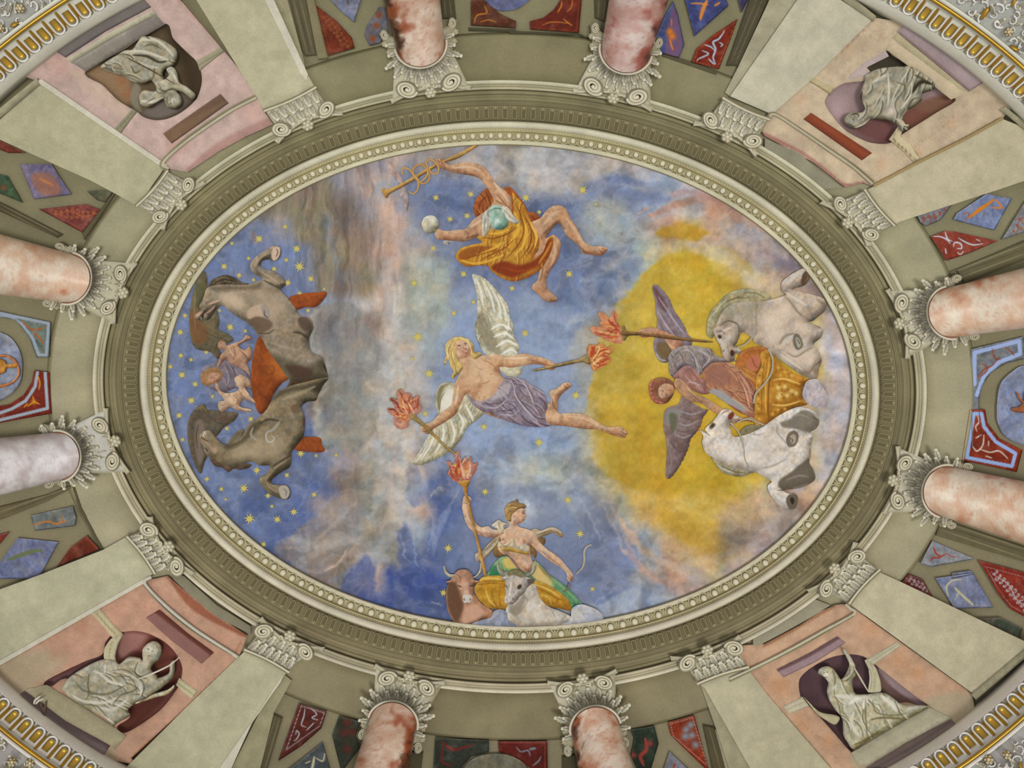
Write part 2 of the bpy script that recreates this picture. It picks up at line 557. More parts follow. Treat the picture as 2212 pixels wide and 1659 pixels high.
# --- painted sky
PAL = dict(b='6375a3', B='4a5f9d', d='364c98', l='8799bb', s='939eae', g='9ea79f', w='aea9a6', m='918a92', n='7f7068', o='83785f',
           p='b39c93', q='c8a583', y='c9a62e', Y='c39522', k='cbb374', v='a59da4', V='786a70', r='b78a72', u='6d7a9e', x='5c6a93',
           z='b7afb3', c='8c8677', e='756f70', t='7d8aa0', f='9a938f')
SKY = """
mmmmmmmmmmpmmmwcwwwwsssrrvvVVVV
mmmmmmnnmmpmfwmcwwzwwzzrrvvVVVV
mmmmnnnompsuuuwwwwwzultzzrvVVVV
bbbmnooonmpuxuxuxxxuulzwrqvVVVV
bbbbbmoonnpsuuuxxxxuuwrYqvvVVVV
bbbbbbuoonppsuuuxxuxugkykqvVVVV
bbbbbbbonopwguuuuuuuulkyyykqvVV
bbbbbbbtmwpwgsluluuuusyyyyykqVv
bbbbbbmeenpwglllllluukyyyyyykvv
bbbbbeefefpwgllllllllkyyyyyykzz
bbbbbbeeecwwtllllllllkyyyyyyyzz
bbbbbbbecfwwsllllllllyyyyyyyqzz
bbbbbbbefwwwllllllllkYyyyyyykzz
bbbbbbBbcwwwullllllslYyyyyyykzz
bbbbbbbbmcwpullsggssgYyyyyyykzz
bbbbbBbBncwwButssslsskYyyykrqzz
bbbbBbBmmcwpBButtssusqyYyykcrvv
bbBBbBBmfcwsBbututtuusqYYkfcvvv
BBBBBBmnnwcudbuuuuuuusrqYkvvvvv
BBBBBBnncpdddBuuuuuuuwrvkvvvvvv
BBBBBBnnndddBduuutuullsrvvvvvvv
mmmmmmmmddddBdssssssluswrvvvvvv"""
rows = SKY.strip().split('\n')
assert all(len(r) == 31 for r in rows) and len(rows) == 22, [len(r) for r in rows]
PALN = {k: hx(v) for k, v in PAL.items()}
GRID = np.array([[PALN[ch] for ch in r] for r in rows])
def sky_color(u, v):
    wx = fbm(u/55, v/70, 11, 4)*62; wy = fbm(u/55, v/70, 23, 4)*58
    x = np.clip((u+wx-350)/50, 0, 29.999); y = np.clip((v+wy-300)/50, 0, 20.999)
    xi = x.astype(int); yi = y.astype(int); fx = (x-xi); fy = (y-yi)
    fx = fx*fx*(3-2*fx); fy = fy*fy*(3-2*fy)
    fx = fx[:, None]; fy = fy[:, None]
    c = (GRID[yi, xi]*(1-fx)+GRID[yi, xi+1]*fx)*(1-fy)+(GRID[yi+1, xi]*(1-fx)+GRID[yi+1, xi+1]*fx)*fy
    return c
def sky_modelling(c, u, v):
    # billows: ridged wisps, streaked upright in the cloud column, plus broken scumbles
    col_ = np.clip(np.exp(-((u-730)/170)**2)*np.clip((960-v)/420, .25, 1)*1.2, 0, 1)
    wx2 = fbm(u/60, v/60, 61, 3)*40; wy2 = fbm(u/60, v/60, 67, 3)*40
    def field(sx, sy, s0):
        a1 = fbm((u+wx2)/sx, (v+wy2)/sy, s0, 5); a2 = fbm((u+wx2*.5)/(sx*.45), (v+wy2*.5)/(sy*.45), s0+10, 4)
        return a1, a2, np.clip(1-np.abs(a1)*5.5, 0, 1)**3
    i1, i2, ir = field(34, 26, 71)
    s1, s2, sr = field(13, 90, 171)
    n1 = i1*(1-col_)+s1*col_; n2 = i2*(1-col_)+s2*col_; ridge = ir*(1-col_)+sr*col_*.7
    sat = (c.max(1)-c.min(1))
    k = np.clip(1.25-sat*1.6, .30, 1)           # clouds carry more modelling than clear sky or gold
    calm = 1-.75*np.clip(np.exp(-(((u-1130)/190)**2+((v-1170)/130)**2)**2)+np.exp(-(((u-1080)/190)**2+((v-760)/170)**2)**2)*.8, 0, 1)
    k = k*calm
    L = n1*.42*k + n2*.24*k + fbm(u/6, v/8, 15, 3)*.13
    c = c*(1+L)[:, None]
    c = c+(hx('cfcac4')-c)*(ridge*.24*k)[:, None]
    w = fbm(u/24, v/30, 93, 4)[:, None]
    c = c*(1+w*np.array([.22, .02, -.20])*np.maximum(k, .55)[:, None])
    gold = np.clip((c[:, 0]-c[:, 2]-.25)*4, 0, 1)[:, None]
    g = fbm(u/42, v/36, 133, 5)[:, None]
    c = c*(1+gold*g*np.array([.18, .28, .8]))
    lum = c.mean(1, keepdims=True)
    blue = np.clip((c[:, 2]-c[:, 0])*5, 0, 1)[:, None]
    c = c+(lum-c)*(.10+.14*blue)
    return c
def build_sky():
    sp = 2.1
    xs = np.arange(345, 1860, sp); ys = np.arange(295, 1372, sp)
    X, Y = np.meshgrid(xs, ys); 
    th = np.arctan2(Y-CY, X-CX); r = np.hypot(X-CX, Y-CY)
    ok = r < ring_r(0, th)+6
    idx = -np.ones(X.shape, int); idx[ok] = np.arange(ok.sum())
    a, b, c, d = idx[:-1, :-1], idx[:-1, 1:], idx[1:, 1:], idx[1:, :-1]
    q = (a >= 0) & (b >= 0) & (c >= 0) & (d >= 0)
    F = np.stack([a[q], b[q], c[q], d[q]], -1)[:, ::-1]
    u, v = X[ok], Y[ok]
    C = sky_color(u, v)
    UV = np.stack([u, v], -1)
    PUV = UV+np.stack([fbm(u/16, v/16, 31, 4), fbm(u/16, v/16, 47, 4)], -1)*16
    fr = (0, 0, 1)
    for ln in SKY_STROKES.strip().split('\n'):
        ln = ln.strip()
        if not ln or ln.startswith('//'): continue
        if ln[0] == '@': fr = FR[ln[2:].strip()]; continue
        C = paint(PUV if ln[0] != '!' else UV, C, [ln.lstrip('!')], fr)
    C = sky_modelling(C, u, v)
    hh = .001*fbm(u/30, v/30, 5, 4)
    o = new_mesh('sky_fresco', xyz(u, v, hh), F, C, M_FRESCO)
    tag(o, 'painted oval sky passing from starry blue night to yellow dawn among clouds', 'fresco')

# --- shared little pieces: local x,y in pixels, local z in metres (towards the eye is negative)
def local_mesh(name, V, F, C, mat, smooth=True):
    o = new_mesh(name, V, F, C, mat, None, smooth)
    me = o.data
    bpy.data.objects.remove(o)
    return me
def frame_at(u, v, h, ang, sx=1.0, sy=1.0, sz=1.0):
    e = .5
    p = xyz(u, v, h)
    tu = (xyz(u+e, v, h)-xyz(u-e, v, h)); tv = (xyz(u, v+e, h)-xyz(u, v-e, h))
    c, s = math.cos(ang), math.sin(ang)
    ex = tu*c+tv*s; ey = -tu*s+tv*c
    ez = p-np.array([0, 0, CAMZ]); ez = ez/np.linalg.norm(ez)
    lx = np.linalg.norm(ex); x = ex/lx
    n = np.cross(ex, ey); n = n/np.linalg.norm(n)
    y = np.cross(n, x)
    ly = np.linalg.norm(ey)
    from mathutils import Matrix
    M = Matrix(((x[0]*lx*sx, y[0]*ly*sy, n[0]*sz, p[0]), (x[1]*lx*sx, y[1]*ly*sy, n[1]*sz, p[1]), (x[2]*lx*sx, y[2]*ly*sy, n[2]*sz, p[2]), (0, 0, 0, 1)))
    return M
def put(me, name, u, v, h, ang, parent=None, sx=1., sy=1., sz=1., smooth=True):
    o = bpy.data.objects.new(name, me); col.objects.link(o)
    if parent is not None:
        o.parent = parent
        o.matrix_parent_inverse = parent.matrix_world.inverted()
    o.matrix_basis = frame_at(u, v, h, ang, sx, sy, sz)
    return o
def dome(rx, ry, hz, color, mat, nr=5, na=14, name='dome', edge=None, cut=0):
    V = []; C = []; base = hx(color); ed = hx(edge) if edge else base
    for i in range(nr+1):
        t = i/nr
        for k in range(na):
            a = 2*math.pi*k/na
            rr = math.sin(t*math.pi/2)
            V.append((rx*rr*math.cos(a), ry*rr*math.sin(a), -hz*math.cos(t*math.pi/2)))
            C.append(base*(1-t**3)+ed*t**3)
    F = []
    for i in range(nr):
        for k in range(na):
            a = i*na+k; b = i*na+(k+1) % na
            F.append((a, b, b+na, a+na))
    return local_mesh(name, V, np.array(F)[:, ::-1], np.array(C), mat)
def sweep(path, rad, color, mat, name, ns=5, closed=False, z0=0.0, taper=None, zrad=None):
    """half-round moulding along a local path, px units"""
    path = np.asarray(path, float); n = len(path)
    d = np.gradient(path, axis=0) if not closed else (np.roll(path, -1, 0)-np.roll(path, 1, 0))
    d = d/(np.hypot(*d.T)[:, None]+1e-9); nn = np.stack([-d[:, 1], d[:, 0]], -1)
    V = []; 
    zr = zrad if zrad is not None else rad*MPP
    for i in range(n):
        k = 1 if taper is None else taper(i/(n-1))
        for j in range(ns):
            a = math.pi*j/(ns-1)
            V.append((*(path[i]+nn[i]*rad*k*math.cos(a)), z0-zr*k*math.sin(a)))
    F = []
    m = n if closed else n-1
    for i in range(m):
        for j in range(ns-1):
            a = i*ns+j; b = ((i+1) % n)*ns+j
            F.append((a, a+1, b+1, b))
    return V, F
def merge(name, parts, mat):
    V = []; F = []; C = []
    for v, f, c in parts:
        k = len(V); V += [tuple(q) for q in v]
        for g in f:
            g = [k+q for q in g]
            F.append(tuple(g) if len(g) == 4 else (g[0], g[1], g[2], g[2]))
        c = hx(c) if isinstance(c, str) else c
        C += [c]*len(v) if np.ndim(c) == 1 else list(c)
    F = np.array(F)
    # triangles come in as degenerate quads: split all
    T = np.vstack([F[:, [0, 1, 2]], F[F[:, 2] != F[:, 3]][:, [0, 2, 3]]])
    return local_mesh(name, V, T, np.array(C), mat)
def uv_sweep(name, path, rad, h, color, mat, parent=None, ns=6, hrad=None, mott=.04, dark=None, closed=False, taper=None):
    """half-round moulding along a path given on the vault"""
    path = np.asarray(path, float); n = len(path)
    d = np.gradient(path, axis=0) if not closed else (np.roll(path, -1, 0)-np.roll(path, 1, 0))
    d = d/(np.hypot(*d.T)[:, None]+1e-9); nn = np.stack([-d[:, 1], d[:, 0]], -1)
    hr = rad*MPP if hrad is None else hrad
    U = []; Hh = []
    for i in range(n):
        k = 1 if taper is None else taper(i/max(n-1, 1))
        for j in range(ns):
            a = math.pi*j/(ns-1)
            U.append(path[i]+nn[i]*rad*k*math.cos(a)); Hh.append(h+hr*k*math.sin(a))
    U = np.array(U); F = []
    m = n if closed else n-1
    for i in range(m):
        for j in range(ns-1):
            a = i*ns+j; b = ((i+1) % n)*ns+j
            F.append((a, a+1, b+1, b))
    C = np.tile(hx(color), (len(U), 1))*(1+mott*2*fbm(U[:, 0]/11, U[:, 1]/11, 8))[:, None]
    return new_mesh(name, xyz(U[:, 0], U[:, 1], np.array(Hh)), np.array(F), C, mat, parent)

# ---------------------------------------------------------------- entablature
def arc_table(t, n=3600):
    th = np.linspace(0, 2*math.pi, n+1)
    u, v = ring_uv(np.full(n+1, t), th)
    s = np.concatenate([[0], np.cumsum(np.hypot(np.diff(u), np.diff(v)))])
    return th, s
def spaced(t, count, dens=None):
    th, s = arc_table(t)
    w = np.ones_like(th) if dens is None else dens(th)
    g = np.concatenate([[0], np.cumsum(np.diff(s)*(w[1:]+w[:-1])/2)])
    q = np.arange(count)/count*g[-1]
    return np.interp(q, g, th)
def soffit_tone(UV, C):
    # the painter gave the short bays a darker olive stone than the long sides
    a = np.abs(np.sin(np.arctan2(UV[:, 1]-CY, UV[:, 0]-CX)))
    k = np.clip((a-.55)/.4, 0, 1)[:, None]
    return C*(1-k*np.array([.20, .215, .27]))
def build_entablature():
    e = thing('entablature', 'broad oval entablature ring framing the painted sky, with egg and dart, fascias and fluted frieze', 'entablature', (CX, CY+525))
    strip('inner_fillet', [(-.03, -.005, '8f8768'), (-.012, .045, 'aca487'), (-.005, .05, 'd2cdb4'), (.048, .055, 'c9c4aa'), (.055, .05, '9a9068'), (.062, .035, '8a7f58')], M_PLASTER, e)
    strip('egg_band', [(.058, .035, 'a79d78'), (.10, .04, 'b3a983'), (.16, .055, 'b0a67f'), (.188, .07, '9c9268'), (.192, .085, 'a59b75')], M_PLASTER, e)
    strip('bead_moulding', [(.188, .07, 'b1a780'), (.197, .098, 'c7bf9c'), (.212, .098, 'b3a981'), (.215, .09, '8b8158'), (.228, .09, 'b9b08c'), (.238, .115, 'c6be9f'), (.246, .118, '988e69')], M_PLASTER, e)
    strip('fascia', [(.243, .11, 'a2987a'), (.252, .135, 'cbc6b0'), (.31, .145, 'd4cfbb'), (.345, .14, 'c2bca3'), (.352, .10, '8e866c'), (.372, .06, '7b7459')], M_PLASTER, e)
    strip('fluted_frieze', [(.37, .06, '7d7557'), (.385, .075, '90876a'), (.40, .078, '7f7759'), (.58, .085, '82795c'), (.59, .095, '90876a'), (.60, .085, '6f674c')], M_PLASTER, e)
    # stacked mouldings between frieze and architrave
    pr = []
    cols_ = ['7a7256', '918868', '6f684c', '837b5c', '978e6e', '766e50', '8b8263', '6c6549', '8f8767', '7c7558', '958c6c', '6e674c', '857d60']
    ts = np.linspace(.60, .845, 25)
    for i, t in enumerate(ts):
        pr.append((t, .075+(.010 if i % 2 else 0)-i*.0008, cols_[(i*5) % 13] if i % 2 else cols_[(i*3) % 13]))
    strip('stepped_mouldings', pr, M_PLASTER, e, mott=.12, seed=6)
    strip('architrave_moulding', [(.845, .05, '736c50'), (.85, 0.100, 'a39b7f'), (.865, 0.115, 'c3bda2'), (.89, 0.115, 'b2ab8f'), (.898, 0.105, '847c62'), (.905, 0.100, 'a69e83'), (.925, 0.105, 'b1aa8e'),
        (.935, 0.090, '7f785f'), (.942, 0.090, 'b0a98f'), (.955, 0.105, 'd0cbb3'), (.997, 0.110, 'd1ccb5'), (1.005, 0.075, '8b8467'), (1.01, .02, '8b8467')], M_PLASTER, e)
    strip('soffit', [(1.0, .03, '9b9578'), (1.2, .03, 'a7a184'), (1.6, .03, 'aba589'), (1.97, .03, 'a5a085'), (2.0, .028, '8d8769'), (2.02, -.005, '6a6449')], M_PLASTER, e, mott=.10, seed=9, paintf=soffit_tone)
    # eggs and darts
    n_egg = 188
    dens = lambda th: 1 - .16*np.sin(th) + .10*(-np.cos(th) > .3)
    ths = spaced(.12, n_egg, dens)
    egg = dome(6.3, 7.4, .024, 'd9d4ba', M_PLASTER, 5, 14, 'egg', edge='c0b896')
    a = np.linspace(-.15*math.pi, 1.15*math.pi, 15)
    # shell: horseshoe moulding round the egg, open outwards;   local x tangential, local y outwards
    path = np.stack([9.0*np.cos(a), -1.5-9.3*np.sin(a)], -1)
    v1, f1 = sweep(path, 1.1, 'c3ba94', M_PLASTER, 'shell', 5, z0=0, zrad=.007)
    shell = merge('shell', [(v1, f1, 'c4bb96')], M_PLASTER)
    dp = []
    for sx in (-2.1, 0, 2.1):
        v_, f_ = sweep(np.array([[sx*1.35, 8.5], [sx*.9, 1], [sx*.35, -8.5]]), .8, '', None, '', 4, zrad=.007)
        dp.append((v_, f_, 'c0b790'))
    dart = merge('dart', dp, M_PLASTER)
    for i, th in enumerate(ths):
        th = float(th)
        u, v = [float(q) for q in ring_uv(.125, th)]
        du, dv = [float(q) for q in ring_uv(.126, th+.004)]; pu, pv = [float(q) for q in ring_uv(.126, th-.004)]
        ang = math.atan2(dv-pv, du-pu)+math.pi
        k = 1.0+.10*math.sin(th)
        g = put(egg, 'egg', u, v, .050, ang, e, k, k)
        put(shell, 'shell', u, v, .056, ang, e, k, k)
        thm = float(th+((ths[(i+1) % n_egg]-th) % (2*math.pi))/2)
        u, v = [float(q) for q in ring_uv(.125, thm)]
        put(dart, 'dart', u, v, .054, ang, e, k, k)
    # bead row
    bead_th = spaced(.22, 700)
    V = []; F = []
    for th in bead_th:
        u, v = [float(q) for q in ring_uv(.2215, float(th))]
        k = len(V)
        for (a_, b_, c_) in ((-1.8, 0, .09), (0, -1.6, .09), (1.8, 0, .09), (0, 1.6, .09), (0, 0, .103)):
            V.append(xyz(u+a_, v+b_, c_))
        F += [(k, k+1, k+4), (k+1, k+2, k+4), (k+2, k+3, k+4), (k+3, k, k+4)]
    o = new_mesh('bead_row', np.array(V), np.array(F), hx('d2caa8'), M_PLASTER, e); o['kind'] = 'stuff'
    # flutes: recessed arched slots with raised rims, and reeds between them
    nf = 232
    tf = spaced(.48, nf, lambda th: 1+.05*np.cos(2*th))
    L_ = 14.5
    a = np.linspace(0, math.pi, 9)
    rim = [( -5.0, L_)]+[(-5.0, -L_+6)]+[(-5.0*math.cos(q), -L_+6-5.0*math.sin(q)) for q in a[1:-1]]+[(5.0, -L_+6), (5.0, L_)]
    v1, f1 = sweep(np.array(rim), 1.1, '', None, '', 4, zrad=.013)
    slot = [(-4.4, L_)]+[(-4.4*math.cos(q), -L_+6-4.4*math.sin(q)) for q in a]+[(4.4, L_)]
    sv = [(x, y, -.001) for x, y in slot]; sf = [(0, i, i+1) for i in range(1, len(slot)-1)]
    dv_, df_ = [], []
    na = 9
    for k in range(na): dv_.append((3.9*math.cos(2*math.pi*k/na), L_-3.6+3.4*math.sin(2*math.pi*k/na), -.004))
    dv_.append((0, L_-3.6, -.012)); df_ = [(k, (k+1) % na, na) for k in range(na)]
    flute = merge('flute', [(v1, f1, 'a59b78'), (sv, sf, '665e42'), (dv_, df_, '918864')], M_PLASTER)
    rp = []
    for sx in (-1.5, 1.5):
        v_, f_ = sweep(np.array([[sx, -L_-1], [sx, L_]]), .75, '', None, '', 4, zrad=.010)
        rp.append((v_, f_, 'a09673'))
    reed = merge('reed', rp, M_PLASTER)
    for i, th in enumerate(tf):
        th = float(th)
        u, v = [float(q) for q in ring_uv(.485, th)]
        du, dv = [float(q) for q in ring_uv(.486, th+.004)]; pu, pv = [float(q) for q in ring_uv(.486, th-.004)]
        ang = math.atan2(dv-pv, du-pu)+math.pi
        put(flute, 'flute', u, v, .088, ang, e)
        thm = float(th+((tf[(i+1) % nf]-th) % (2*math.pi))/2)
        u, v = [float(q) for q in ring_uv(.485, thm)]
        put(reed, 'reed', u, v, .084, ang, e)
